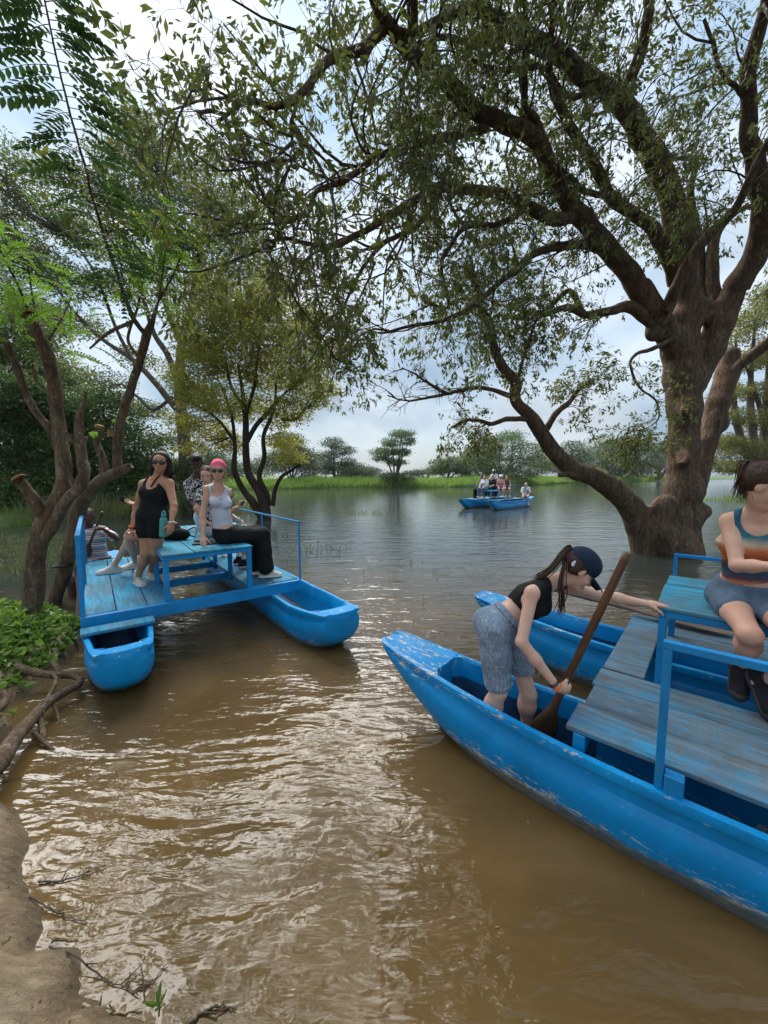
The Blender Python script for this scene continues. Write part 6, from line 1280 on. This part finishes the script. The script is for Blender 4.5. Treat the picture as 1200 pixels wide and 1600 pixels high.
# strap tied round the leaning tree, hanging to the water
t = thing('strap', 'black strap tied to the leaning tree and hanging down into the water', 'strap', D(118, 885, 5.0))
rb = [D(104, 884, 5.3), D(118, 880, 5.12), D(120, 900, 5.0), D(122, 940, 4.7), D(123, 985, 4.35), D(130, 1010, 4.15), D(135, 1046, 3.72)]
P_ = catmull(rb, 6); w = .022 * (1 + .4 * np.sin(np.arange(len(P_)) * .7)); V = np.vstack([P_ + np.outer(w, A3(.8, .3, 0)), P_ - np.outer(w, A3(.8, .3, 0)), P_ + np.outer(w, A3(.8, .3, 0)) + A3(0, .006, 0), P_ - np.outer(w, A3(.8, .3, 0)) + A3(0, .006, 0)])
n = len(P_); i = np.arange(n - 1); F = np.vstack([np.stack([i, i + 1, n + i + 1, n + i], 1), np.stack([2 * n + i, 3 * n + i, 3 * n + i + 1, 2 * n + i + 1], 1)]); local_mesh('webbing', V, F, M_BLACK, t)
a = np.linspace(0, 2 * np.pi, 14); c = D(104, 882, 5.4); V, F = tubes(c + np.stack([np.cos(a) * .155, np.sin(a) * .155, .02 * np.cos(a)], 1), np.full(14, .016), 6); local_mesh('loop', V, F, M_BLACK, t)
# ------------------------------------------------------------------ roots, sticks and plants on the mud
def gz(x, y): return float(bank_z(np.array([[x]]), np.array([[y]]))[0, 0])
rt = thing('exposed_root', 'thick bent tree root reaching over the water at the foot of the left bank', 'root', G(60, 1110, .08))
ROOTS = [([(-30, 1215, .16), (0, 1186, .13), (25, 1152, .12), (52, 1120, .11), (78, 1096, .10), (104, 1080, .10), (122, 1070, .10), (124, 1060, .10), (108, 1055, .10), (85, 1055, .12), (50, 1050, .16), (20, 1040, .2)], [.065, .06, .048, .04, .034, .030, .028, .028, .028, .03, .034, .03]),
         ([(62, 1112, .10), (82, 1078, .14), (88, 1060, .17), (78, 1050, .2)], [.016, .016, .013, .01]), ([(60, 1115, .08), (66, 1140, .05), (72, 1160, .0), (86, 1176, -.03)], [.022, .018, .014, .01]), ([(52, 1145, .06), (68, 1158, .03), (90, 1178, -.02)], [.014, .016, .01]), ([(82, 1100, .08), (90, 1116, .04), (92, 1134, -.01)], [.012, .009, .006]), ([(92, 1060, .16), (98, 1074, .12), (92, 1088, .09)], [.007, .007, .006]), ([(0, 1085, .25), (8, 1092, .22), (4, 1105, .2), (-8, 1112, .2)], [.02, .024, .022, .02])]
for i, (q, r) in enumerate(ROOTS):
    P = np.array([G(*a) for a in q]); Cc = catmull(P, 6); V, F = tubes(Cc, np.interp(np.linspace(0, len(r) - 1, len(Cc)), np.arange(len(r)), r), 10, .22, 80 + i); local_mesh('root', V, F, BK_STUB, rt)
STK = [([(60, 1374), (105, 1370), (165, 1348)], .008, 'forked dark stick lying across the edge of the mud into the shallows'), ([(46, 1404), (90, 1422), (136, 1438)], .007, 'thin straight brown stick poking from the mud into the water'), ([(80, 1462), (120, 1462)], .008, 'short pale stick in the small notch of the mud bank'),
       ([(78, 1488), (110, 1498), (160, 1522), (216, 1550)], .007, 'long dark root strand lying along the mud edge near the bottom'), ([(130, 1572), (180, 1577), (222, 1570)], .008, 'pale curved twig lying on the mud beside the small plant'), ([(290, 1600), (318, 1576), (345, 1566), (368, 1572)], .009, 'crooked dark stick in the shallow water by the bottom edge'),
       ([(-10, 1222), (20, 1215), (42, 1210)], .005, 'thin grey twig beside the thick root'), ([(205, 1545), (235, 1530), (262, 1500)], .006, 'dark twig half sunk at the corner of the mud'), ([(140, 1192), (155, 1182), (168, 1174)], .0035, 'straw stem floating below the nearer canoe')]
M_STICK = mat_simple('wet_stick', (.055, .036, .022), .6, .4, 12); M_STRAW = mat_simple('straw', (.34, .27, .14), .7)
for i, (q, r, lb) in enumerate(STK):
    P = np.array([G(x, y, .02) for x, y in q]); P[:, 2] = [max(gz(a[0], a[1]), 0) + .008 for a in P]; t = thing('stick', lb, 'stick', P[0]); Cc = catmull(P, 6); Cc[1:-1] += (np.random.default_rng(i).normal(0, .0025, Cc.shape))[1:-1]
    V, F = tubes(Cc, np.linspace(1, .4, len(Cc)) * r * .62, 6, .3, i); local_mesh('stem', V, F, M_STRAW if 'straw' in lb or 'pale' in lb else M_STICK, t)
    for k in range(3 if len(q) > 2 and r > .005 else 0):
        j = rngp.randrange(3, len(Cc) - 2); e = Cc[j] + A3(rngp.uniform(-.06, .06), rngp.uniform(-.03, .06), .01); V, F = tubes(np.linspace(Cc[j], e, 4), np.linspace(.5, .25, 4) * r, 4); local_mesh('side_twig', V, F, M_STICK, t)
def sprig(label, pos, n, L, w, mat, tilt=.6, cat='plant', name='small_plant', h=.06, group=None):
    t = thing(name, label, cat, pos, 0, group); tube_obj('stem', [pos, pos + A3(.005, 0, h * .6), pos + A3(-.005, .01, h)], [.003, .002], mat, t, 4, 3)
    rg = np.random.default_rng(int(abs(pos[0]) * 1000))
    for k in range(n):
        a = k * 2.4 + rg.uniform(-.3, .3); d = unit(A3(math.cos(a), math.sin(a), tilt + rg.uniform(-.2, .2))); V, F = blades((pos + A3(0, 0, h * (.4 + .6 * k / n)))[None], d[None], L, w, rg, True); local_mesh('leaf', V, F, mat, t, False)
    return t
sprig('little green sprig with narrow leaves growing at the mud tip', G(248, 1588, .03), 8, .045, .25, LF_BRIGHT, 1.0)
sprig('single seedling with pale leaves in the dark earth beside the root', G(20, 1122, .16), 6, .07, .45, LF_BRIGHT, .5)
sprig('low tuft of small leaves hanging over the bent root', G(48, 1078, .2), 10, .05, .5, LF_GROUND, .3)
rs = np.random.default_rng(8)
def scatter(n, x0, x1, y0, y1, f, zmin=.03):
    x = rs.uniform(x0, x1, n); y = rs.uniform(y0, y1, n); z = bank_z(x[:, None], y[:, None])[:, 0]; m = (z > zmin) & f(x, y); return np.stack([x, y, z], 1)[m]
S = scatter(26000, -7.5, -2.4, 2.7, 5.4, lambda x, y: (poly_sd(x, y, BANK) > .10) & (y > 2.95 + .55 * (x + 2.7) * .0 + .18 * np.sin(x * 7)) & (rs.random(len(x)) < .75))
hgt = rs.uniform(.01, .13, len(S)) * sm(.1, .6, poly_sd(S[:, 0], S[:, 1], BANK)); Dr = rs.normal(0, 1, S.shape) * A3(1, 1, .35) + A3(.1, -.2, .25); Dr /= np.linalg.norm(Dr, axis=1, keepdims=True)
V, F = blades(S + np.stack([0 * hgt, 0 * hgt, hgt], 1), Dr, .075, .8, rs, True)
gc = obj('ground_cover', np_mesh('ground_cover', V, F, LF_GROUND, False)); gc['kind'] = 'stuff'; gc['label'] = 'leafy green vines covering the mound of the left bank'; 
S = scatter(3500, -4.2, -2.5, 2.4, 3.6, lambda x, y: (poly_sd(x, y, BANK) > .03) & (rs.random(len(x)) < .6)); Dr = rs.normal(0, 1, S.shape) * A3(1, 1, .5) + A3(0, 0, .5); Dr /= np.linalg.norm(Dr, axis=1, keepdims=True)
V, F = blades(S, Dr, .035, .6, rs); g = obj('moss_and_seedlings', np_mesh('moss_and_seedlings', V, F, mat_leaf('dull_moss_leaf', [(.05, .07, .02), (.08, .10, .03), (.13, .14, .05)], .2), False)); g['kind'] = 'stuff'
# litter and crumbs of mud
S = scatter(700, -4, 1., -.2, 3.2, lambda x, y: poly_sd(x, y, BANK) > .02); Dr = rs.normal(0, 1, S.shape) * A3(1, 1, .12); Dr /= np.linalg.norm(Dr, axis=1, keepdims=True)
V, F = blades(S + A3(0, 0, .004), Dr, .022, .35, rs); g = obj('leaf_litter', np_mesh('leaf_litter', V, F, mat_leaf('litter', [(.05, .03, .018), (.16, .11, .05), (.42, .33, .13)], .05), False)); g['kind'] = 'stuff'
S = scatter(1300, -4, 1., -.2, 3.2, lambda x, y: poly_sd(x, y, BANK) > -.01, .0); ac = Acc(); oc = np.array([[1, 0, 0], [0, 1, 0], [-1, 0, 0], [0, -1, 0], [0, 0, 1], [0, 0, -1]], float); of = np.array([[0, 1, 4], [1, 2, 4], [2, 3, 4], [3, 0, 4], [1, 0, 5], [2, 1, 5], [3, 2, 5], [0, 3, 5]])
rad = rs.gamma(2., .0028, len(S)); V = (S[:, None] + oc[None] * rad[:, None, None] * rs.uniform(.5, 1.4, (len(S), 6, 1))).reshape(-1, 3); F = (np.arange(len(S))[:, None, None] * 6 + of[None]).reshape(-1, 3)
g = obj('mud_crumbs', np_mesh('mud_crumbs', V, F, M_MUD)); g['kind'] = 'stuff'
fw = rs.uniform(0, 1, (90, 2)); S = np.stack([-1.6 + fw[:, 0] * 3.2, 1.3 + fw[:, 1] * 4.5, 0 * fw[:, 0] + .006], 1); Dr = rs.normal(0, 1, S.shape) * A3(1, 1, .02); Dr /= np.linalg.norm(Dr, axis=1, keepdims=True)
V, F = blades(S, Dr, .022, .35, rs); g = obj('floating_leaves', np_mesh('floating_leaves', V, F, mat_leaf('floating_leaf', [(.10, .08, .03), (.22, .17, .07), (.45, .36, .12)], .05), False)); g['kind'] = 'stuff'
# stalks and weeds standing in the water
def stalks(name, label, spots, n, hgt, wid, mat, spread_, lean=.3):
    rg = np.random.default_rng(len(label)); S = np.array([spots[rg.integers(len(spots))] for _ in range(n)]) + rg.normal(0, 1, (n, 3)) * A3(spread_, spread_ * .8, 0); S[:, 2] = -.03; Dr = rg.normal(0, lean, (n, 3)) + A3(0, 0, 1); Dr /= np.linalg.norm(Dr, axis=1, keepdims=True)
    V, F = blades(S, Dr, hgt, wid, rg); o = obj(name, np_mesh(name, V, F, mat, False)); o['kind'] = 'stuff'; return o
stalks('water_grass', 'thin grass stalks', [G(x, y) for x, y in ((690, 900), (660, 940), (700, 930), (560, 880), (520, 870), (640, 880), (590, 900), (450, 880), (540, 840))], 70, .13, .05, M_STICK, .22, .45)
stalks('floating_weed', 'weeds', [G(x, y) for x, y in ((540, 800), (545, 803), (510, 798), (590, 802), (460, 800), (430, 840), (500, 860))], 420, .22, .09, LF_REEDD, .45, .6)
stalks('floating_weed', 'weeds by the left bank', [G(x, y) for x, y in ((30, 870), (60, 880), (10, 860), (90, 865), (40, 845), (100, 840), (20, 890), (-20, 870), (60, 860), (80, 850), (5, 840), (120, 850))], 2600, .16, .14, LF_REEDD, .42, .7)
# ------------------------------------------------------------------ bushes and trees behind the left raft
rb_ = np.random.default_rng(21)
def bush(label, x, y, Yd, clumps, n, leaf, mat, wid=.5, bark=BK_GREY, group=None, cat='bush', name='bush', trunk=True, twigs=120, rpx=6, flat=.8, zb=0.):
    n = int(n * 2.3); leaf = leaf * .62
    b = D(x, y, Yd); b[2] = zb; cl = [(D(cx, cy, Yd + dy), A3(a, 1.2 * a, h_) * Yd / FPX) for cx, cy, dy, a, h_ in clumps]
    top_ = min(clumps, key=lambda c: c[1]); lm_ = []
    for k, c in enumerate([top_] + clumps[:4]):
        e = D(c[0], c[1], Yd + c[2]); m = (b + e) / 2 + A3((rb_.uniform(-.1, .1)) * abs(e[2]), 0, .05 * e[2]); lm_.append((np.array([b + A3(0, 0, -.2), b * .7 + m * .3 + A3(rb_.normal(0, .1), 0, 0), m, e]), [rpx * Yd / FPX * (1 if k == 0 else .6), rpx * Yd / FPX * .7, rpx * Yd / FPX * .5, rpx * Yd / FPX * .15]))
    return clump_tree(label, b, lm_, cl, n, leaf, mat, bark, rb_, cat, group, name, wid, twigs=twigs, tw=.004 * Yd * .12 + .004, flat=flat)
bush('dense dark green thicket between the pruned tree and the standing woman', 190, 815, 21, [(160, 640, 0, 50, 36), (210, 700, 0, 44, 40), (150, 720, -1, 40, 44), (110, 680, 1, 50, 40), (180, 770, -1, 50, 36), (235, 760, 0, 34, 34), (120, 780, 0, 40, 30)], 15000, .30, LF_DARK, zb=.3)
bush('broad dark bush behind the stump of the pruned tree', 50, 815, 19, [(30, 700, 0, 50, 50), (70, 640, 1, 44, 50), (10, 620, 0, 50, 40), (60, 770, -1, 54, 36), (0, 770, 0, 50, 40), (100, 720, 0, 34, 40)], 15000, .30, LF_DARK, zb=.3)
bush('fresh green bush reaching high behind the pruned tree at the left edge', 20, 800, 24, [(40, 560, 0, 60, 44), (-10, 520, 0, 60, 50), (90, 600, 0, 40, 34), (60, 500, 1, 44, 34), (-20, 640, 0, 60, 40), (130, 610, 1, 30, 24)], 11000, .34, LF_TALL, rpx=8, zb=.3)
bush('lower light green bush beside the dark thicket', 245, 820, 17.5, [(235, 790, 0, 26, 22), (262, 770, 1, 18, 18), (215, 800, 0, 20, 14)], 3500, .16, LF_BRIGHT, zb=.3, rpx=3)
bush('shrub at the foot of the tall grey tree', 300, 825, 18, [(320, 770, 0, 26, 26), (345, 790, 0, 20, 20), (290, 740, 1, 20, 24), (265, 730, 1, 20, 18)], 4200, .2, LF_DARK, zb=.2, rpx=3)
bush('far slender tree seen between the trunks at the left', 335, 770, 42, [(330, 715, 0, 26, 20), (355, 735, 0, 22, 14), (300, 730, 1, 20, 14), (240, 730, 0, 30, 12), (215, 745, 0, 24, 12)], 3500, .4, LF_FAR, zb=.3, cat='tree', name='far_tree', rpx=3)
# ------------------------------------------------------------------ far shore
FAR = [('pale rounded tree on the far shore just right of the small water tree', 455, 750, 62, [(450, 690, 0, 26, 14), (470, 715, 0, 24, 16), (440, 720, 1, 26, 18), (480, 735, 0, 18, 12)], 5200, .45, LF_FAR),
 ('tall twin crowned tree on the far shore left of the gap of sky', 527, 752, 66, [(520, 692, 0, 18, 9), (538, 704, 0, 18, 8), (512, 712, 1, 18, 9), (545, 722, 0, 14, 8), (522, 728, 0, 22, 8), (505, 735, 0, 16, 8)], 4200, .4, LF_FAR),
 ('low bushes on the far shore left of the umbrella tree', 566, 750, 64, [(560, 735, 0, 20, 10), (582, 742, 0, 16, 7), (545, 742, 0, 18, 8)], 2400, .4, LF_FAR),
 ('umbrella shaped tree standing alone on the far shore', 617, 752, 60, [(628, 678, 0, 20, 6), (640, 690, 0, 12, 6), (612, 692, 0, 16, 7), (600, 706, 0, 22, 6), (626, 706, 0, 16, 6), (596, 716, 0, 16, 4), (618, 722, 0, 16, 6)], 5200, .36, LF_DARK),
 ('dark low bush under the umbrella tree', 622, 752, 59, [(612, 744, 0, 20, 6), (640, 747, 0, 14, 4)], 1200, .4, LF_DARK),
 ('hazy distant bushes on the horizon right of the umbrella tree', 665, 748, 150, [(655, 738, 0, 14, 4), (675, 736, 0, 12, 5), (640, 740, 0, 10, 4)], 1500, .9, LF_FAR),
 ('green bush on the far shore under the low leafy bough', 698, 750, 72, [(700, 727, 0, 20, 12), (685, 735, 0, 16, 8), (720, 733, 0, 16, 10)], 3000, .45, LF_FAR),
 ('large spreading dark tree on the far shore behind the distant boat', 785, 750, 76, [(785, 692, 0, 34, 14), (755, 706, 0, 30, 14), (825, 706, 0, 30, 16), (735, 725, 0, 28, 14), (780, 724, 0, 36, 16), (835, 730, 0, 26, 14), (745, 738, 0, 30, 8), (805, 742, 0, 34, 8), (800, 680, 2, 22, 8)], 11000, .5, LF_DARK),
 ('hazy rounded tree on the far shore right of the large dark one', 895, 748, 100, [(892, 698, 0, 18, 10), (905, 716, 0, 22, 14), (880, 722, 0, 18, 12), (900, 736, 0, 26, 10)], 4200, .6, LF_FAR),
 ('dense tree on the far shore left of the great trunk', 965, 746, 120, [(950, 702, 0, 24, 12), (980, 700, 0, 26, 12), (935, 718, 0, 24, 14), (1000, 716, 0, 26, 16), (965, 722, 0, 34, 16), (940, 736, 0, 26, 8), (990, 738, 0, 30, 8)], 9000, .7, LF_FAR),
 ('tree on the far shore partly hidden by the great trunk', 1030, 746, 130, [(1030, 700, 0, 24, 14), (1050, 716, 0, 24, 18), (1020, 724, 0, 26, 14), (1075, 712, 0, 26, 16)], 5200, .75, LF_FAR),
 ('yellowish bush on the far shore beside the inclined bough', 915, 748, 88, [(918, 736, 0, 20, 6), (895, 742, 0, 16, 4), (935, 741, 0, 12, 4)], 1500, .5, LF_OLIVE)]
for (lb, x, y, Yd, cl, n, lf, mt) in FAR: bush(lb, x, y, Yd, cl, n, lf, mt, group='trees on the far shore', cat='tree', name='far_tree', rpx=2.2, twigs=60, flat=.7, zb=.6)
WOOD = [('low distant wood left of the umbrella tree', 560, 95, [(430, 722, 0, 30, 14), (475, 716, 1, 26, 16), (500, 728, 0, 30, 10), (545, 732, 0, 26, 9), (575, 736, 0, 24, 7), (460, 700, 2, 18, 8)], LF_FAR), ('low distant wood behind the distant boat', 760, 110, [(690, 732, 0, 24, 8), (725, 722, 1, 22, 12), (760, 716, 0, 26, 14), (705, 718, 2, 10, 6), (850, 722, 1, 26, 14), (880, 730, 0, 24, 10)], LF_TALL),
 ('tall distant wood between the inclined bough and the great trunk', 960, 150, [(900, 716, 0, 24, 12), (930, 704, 1, 26, 14), (960, 696, 0, 24, 12), (1000, 694, 1, 26, 16), (1040, 706, 0, 30, 16), (945, 690, 2, 12, 6), (985, 685, 2, 14, 6), (960, 728, 0, 44, 10), (1010, 730, 0, 40, 10)], LF_TALL)]
for lb, x, Yd, cl, mt in WOOD: bush(lb, x, 748, Yd, cl, 7000, .55 * Yd / 90, mt, group='trees on the far shore', cat='tree', name='far_tree', rpx=1.6, twigs=40, flat=.7, zb=.6)
# olive tree on the right, behind the great trunk
bush('olive yellow tree with drooping boughs over the water at the right edge', 1190, 762, 30, [(1180, 500, 0, 34, 14), (1150, 530, 0, 24, 12), (1200, 550, 1, 34, 16), (1165, 570, 0, 28, 12), (1140, 610, -1, 22, 12), (1190, 610, 0, 34, 14), (1150, 650, -1, 26, 12), (1200, 660, 0, 34, 14), (1130, 690, -1, 22, 12), (1170, 700, -1, 34, 14), (1145, 730, -1, 28, 10), (1210, 730, 0, 26, 12), (1120, 650, 0, 14, 10), (1240, 540, 0, 44, 30), (1260, 640, 0, 44, 40), (1225, 460, 0, 40, 24), (1100, 720, 0, 16, 10)], 22000, .26, LF_OLIVE, cat='tree', name='olive_tree', rpx=9, twigs=420, flat=.6, zb=.2)
bush('hazy tree line beyond the olive tree', 1170, 748, 110, [(1130, 700, 0, 30, 16), (1180, 690, 0, 40, 20), (1230, 700, 0, 40, 20), (1150, 725, 0, 40, 14)], 4500, .8, LF_FAR, group='trees on the far shore', cat='tree', name='far_tree', rpx=2, zb=.5)
bush('distant wood at the left end of the far shore', 380, 752, 74, [(340, 725, 0, 30, 14), (375, 735, 0, 30, 12), (410, 730, 0, 26, 14), (300, 730, 0, 34, 14), (250, 735, 0, 30, 14)], 6000, .55, LF_FAR, group='trees on the far shore', cat='tree', name='far_tree', rpx=2, zb=.6)
bush('second distant wood far left behind the thicket', 150, 752, 78, [(150, 715, 0, 50, 24), (80, 710, 0, 50, 28), (210, 725, 0, 40, 20), (20, 710, 0, 50, 28)], 6000, .6, LF_FAR, group='trees on the far shore', cat='tree', name='far_tree', rpx=2, zb=.6)
def grass_field(name, poly, zf, n, bx, hgt, mat, band=(.0, 9.), seed=1, wid=.07):
    rg = np.random.default_rng(seed); S = []
    tot = 0
    while tot < n:
        x = rg.uniform(bx[0], bx[1], n); y = rg.uniform(bx[2], bx[3], n); d = poly_sd(x, y, poly); keep = (d > band[0]) & (d < band[1]) & (rg.random(n) < np.exp(-(d - band[0]) / (band[1] * .45))); q = np.stack([x, y], 1)[keep]; S.append(q); tot += len(q)
    S = np.vstack(S)[:n]; z = zf(S[:, :1], S[:, 1:])[:, 0]; h_ = hgt * (.65 + .5 * (fnoise(np.stack([S[:, 0], S[:, 1], 0 * z], 1), .12, 3, seed) + .3)); P = np.stack([S[:, 0], S[:, 1], np.maximum(z, -.05)], 1)
    Dr = rg.normal(0, .28, (n, 3)) + A3(0, 0, 1); Dr /= np.linalg.norm(Dr, axis=1, keepdims=True); k = rg.uniform(.6, 1.2, n) * np.clip(h_, .3, 9); W = (wid * (P[:, 1] / 50) ** .8)
    a = rg.uniform(0, 3.14, n); sd_ = np.stack([np.cos(a) * .9 + .3, np.sin(a) * .5, 0 * a], 1); b0 = P; tip = P + Dr * k[:, None]; mid = P + Dr * k[:, None] * .55 + np.array([0, 0, .05])
    V = np.stack([b0 - sd_ * W[:, None] * .5, b0 + sd_ * W[:, None] * .5, mid + sd_ * W[:, None] * .45, tip, mid - sd_ * W[:, None] * .45], 1).reshape(-1, 3); b = np.arange(n)[:, None] * 5
    o = obj(name, np_mesh(name, V, [b + np.array([0, 1, 2, 4]), b + np.array([4, 2, 3])], mat, False)); o['kind'] = 'stuff'; return o
grass_field('shore_grass', ISLAND, lz_isl, 42000, (-40, 60, 50, 120), 1.25, LF_REED, (-.2, 13), 2, .09)
grass_field('shore_grass', ISLAND, lz_isl, 9000, (40, 150, 80, 200), 1.5, LF_REED, (-.2, 26), 3, .12)
grass_field('bank_grass', LEFTBANK, lz_left, 16000, (-36, -8, 9, 34), .42, LF_GROUND, (-.2, 6), 4, .05)
grass_field('reeds', [(-13.6, 13.5), (-10.5, 17), (-6.2, 19.5), (-6.6, 22), (-10, 23), (-14, 20)], lambda x, y: 0 * x - .05, 3800, (-14, -6, 13, 23), 1.25, LF_REEDD, (.0, 2.5), 5, .035)
grass_field('bank_grass', RIGHTBANK, lz_right, 3500, (23, 60, 24, 50), .5, LF_REED, (-.2, 5), 6, .07)
# ------------------------------------------------------------------ distant boat with passengers
XF = A3(.71, -.70, 0); YF = A3(.70, .71, 0); OF = A3(4.79, 22.44, 0)
raftF = raft('distant blue double canoe raft crowded with passengers out on the lake', OF, math.atan2(-.70, .71),
    [dict(cx=.28, y0=-1.1, y1=4.2, style='long', mat=M_BLUE2, half=.29, top=.42), dict(cx=2.08, y0=-1.1, y1=4.2, style='long', mat=M_BLUE2, half=.29, top=.42)],
    [(0, .78, 2, .02, 2.9), (1.6, 2.16, 2, .02, 2.9)], (.70, 1.55, .05, 2.5, .5), rails=(dict(x=.0, ys=(.0, 1.4, 2.85), z=DZ + .8, z0=.36, w=.022), dict(x=2.2, ys=(.0, 1.4, 2.85), z=DZ + .8, z0=.36, w=.022)), pm=M_PLANKR)
def far_person(label, u, v, z, F, skin, cloth, legs, hair, fem=True, hat=None, kd=.02, g=1., stand=False, shoes=None, bare=False):
    pel = OF + XF * u + YF * v + A3(0, 0, z); J = seated(pel, F, g=g, kn_drop=kd, lean=.05)
    if stand:
        for n_ in 'RL': J['kn' + n_] = J['hip' + n_] - A3(0, 0, .42); J['an' + n_] = J['kn' + n_] - A3(0, 0, .40)
    t, pr, p, fr, ax = person(label, J, skin, g, fem, 1., .016, 'passengers on the distant boat', fine=False)
    top(t, J, pr, ax, cloth, .016, .018, 'shirt', -.05, not not bare, 0. if bare else .8, .04, None, .05)
    (trousers if legs[1] else shorts)(t, J, pr, ax, legs[0], .018, **({} if legs[1] else dict(legfrac=.4, grow=.018)))
    F_, U_, S_ = fr; Mh = np.array([S_, F_, U_]); hd = [ell(p(0, -.02, .04), A3(.085, .10, .095), Mh, .02)] + ([cap(p(0, -.07, 0), p(0, -.09, -.14), .055, .035, .04)] if fem else []) + [dict(ell(p(0, .09, -.03), A3(.066, .085, .09), Mh, .01), op='-')]
    sdf_obj('hair', hd, .014, hair, t)
    if hat: sdf_obj('hat', [ell(p(0, -.005, .075), A3(.095, .11, .07), Mh, .02), ell(p(0, .03, .05), A3(.12, .15, .022), Mh, .02)], .014, hat, t)
    for n_ in 'RL': sdf_obj('shoe', [ell(J['an' + n_] + unit(J['toe' + n_]) * .05 - A3(0, 0, .05), A3(.09, .07, .05), None, .02)], .014, shoes or M_SHOEW, t)
    return t
far_person('passenger in black clothes at the left end of the distant boat, legs stretched out', .62, .75, DZ + .6, -XF - YF * .3, SK_TAN, C_BLACK, (C_BLACK, 1), HR_BLACK, kd=.25, shoes=M_SHOEB)
far_person('passenger in pale top beside the one in black on the distant boat', .95, .45, DZ + .6, -YF, SK_PALE, C_WHITE, (C_BLUEGREY, 1), HR_BROWN)
far_person('blond passenger in the middle of the distant boat wearing sunglasses', 1.05, 1.15, DZ + .62, -YF - XF * .2, SK_PALE, C_BLACK, (C_NAVY, 1), HR_BLOND)
far_person('passenger in pink top and cap with bare legs on the distant boat', 1.46, 1.35, DZ + .6, XF * .5 - YF * .8, SK_MID, mat_cloth('rose_top_cloth', (.5, .25, .22)), (C_NAVY, 0), HR_BROWN, hat=C_WHITE, bare=True)
far_person('passenger in dark red swimsuit with bare legs, rightmost on the distant bench', 1.5, 1.95, DZ + .6, XF * .6 - YF * .75, SK_MID, C_MAROON, (C_MAROON, 0), HR_BROWN, bare=True)
far_person('boatman in hat and grey shirt standing at the back of the distant boat', .75, 1.9, DZ + .92, -YF, SK_DARK, C_GREY, (C_MAROON, 1), HR_BLACK, False, C_GREY, stand=True)
fm = far_person('man in white shirt with black cross body strap, at the distant boat stern', 2.08, 3.35, DZ + .12, -YF + XF * .5, SK_MID, C_WHITE, (mat_cloth('sand_shorts_cloth', (.4, .3, .2)), 0), HR_BROWN, False, g=1.05)
fp = OF + XF * 2.08 + YF * 3.35; fF = unit(-YF + XF * .5); fS = np.cross(fF, U3)
V, F = tubes(catmull([fp + A3(0, 0, DZ + .66) + fS * .12 + fF * .06, fp + A3(0, 0, DZ + .50) + fF * .16, fp + A3(0, 0, DZ + .28) - fS * .16 + fF * .14], 4), np.full(9, .02), 6); local_mesh('bag_strap', V, F, C_BLACK, fm)
sdf_obj('cross_body_bag', [ell(fp + A3(0, 0, DZ + .26) - fS * .19 + fF * .12, A3(.10, .10, .07), None, .02)], .016, C_BLACK, fm)

# ------------------------------------------------------------------ air
hz, nt, out = newmat('haze'); hq = N(nt); vol = hq.n('ShaderNodeVolumePrincipled', {'Color': (.80, .88, 1., 1), 'Density': .00018}); nt.links.new(vol.outputs[0], out.inputs['Volume'])
hb_ = bmesh.new(); box_bm(hb_, -420, 420, -12, 430, -1.2, 30, 0); ho = bm_obj('haze', hb_, hz); ho['kind'] = 'stuff'
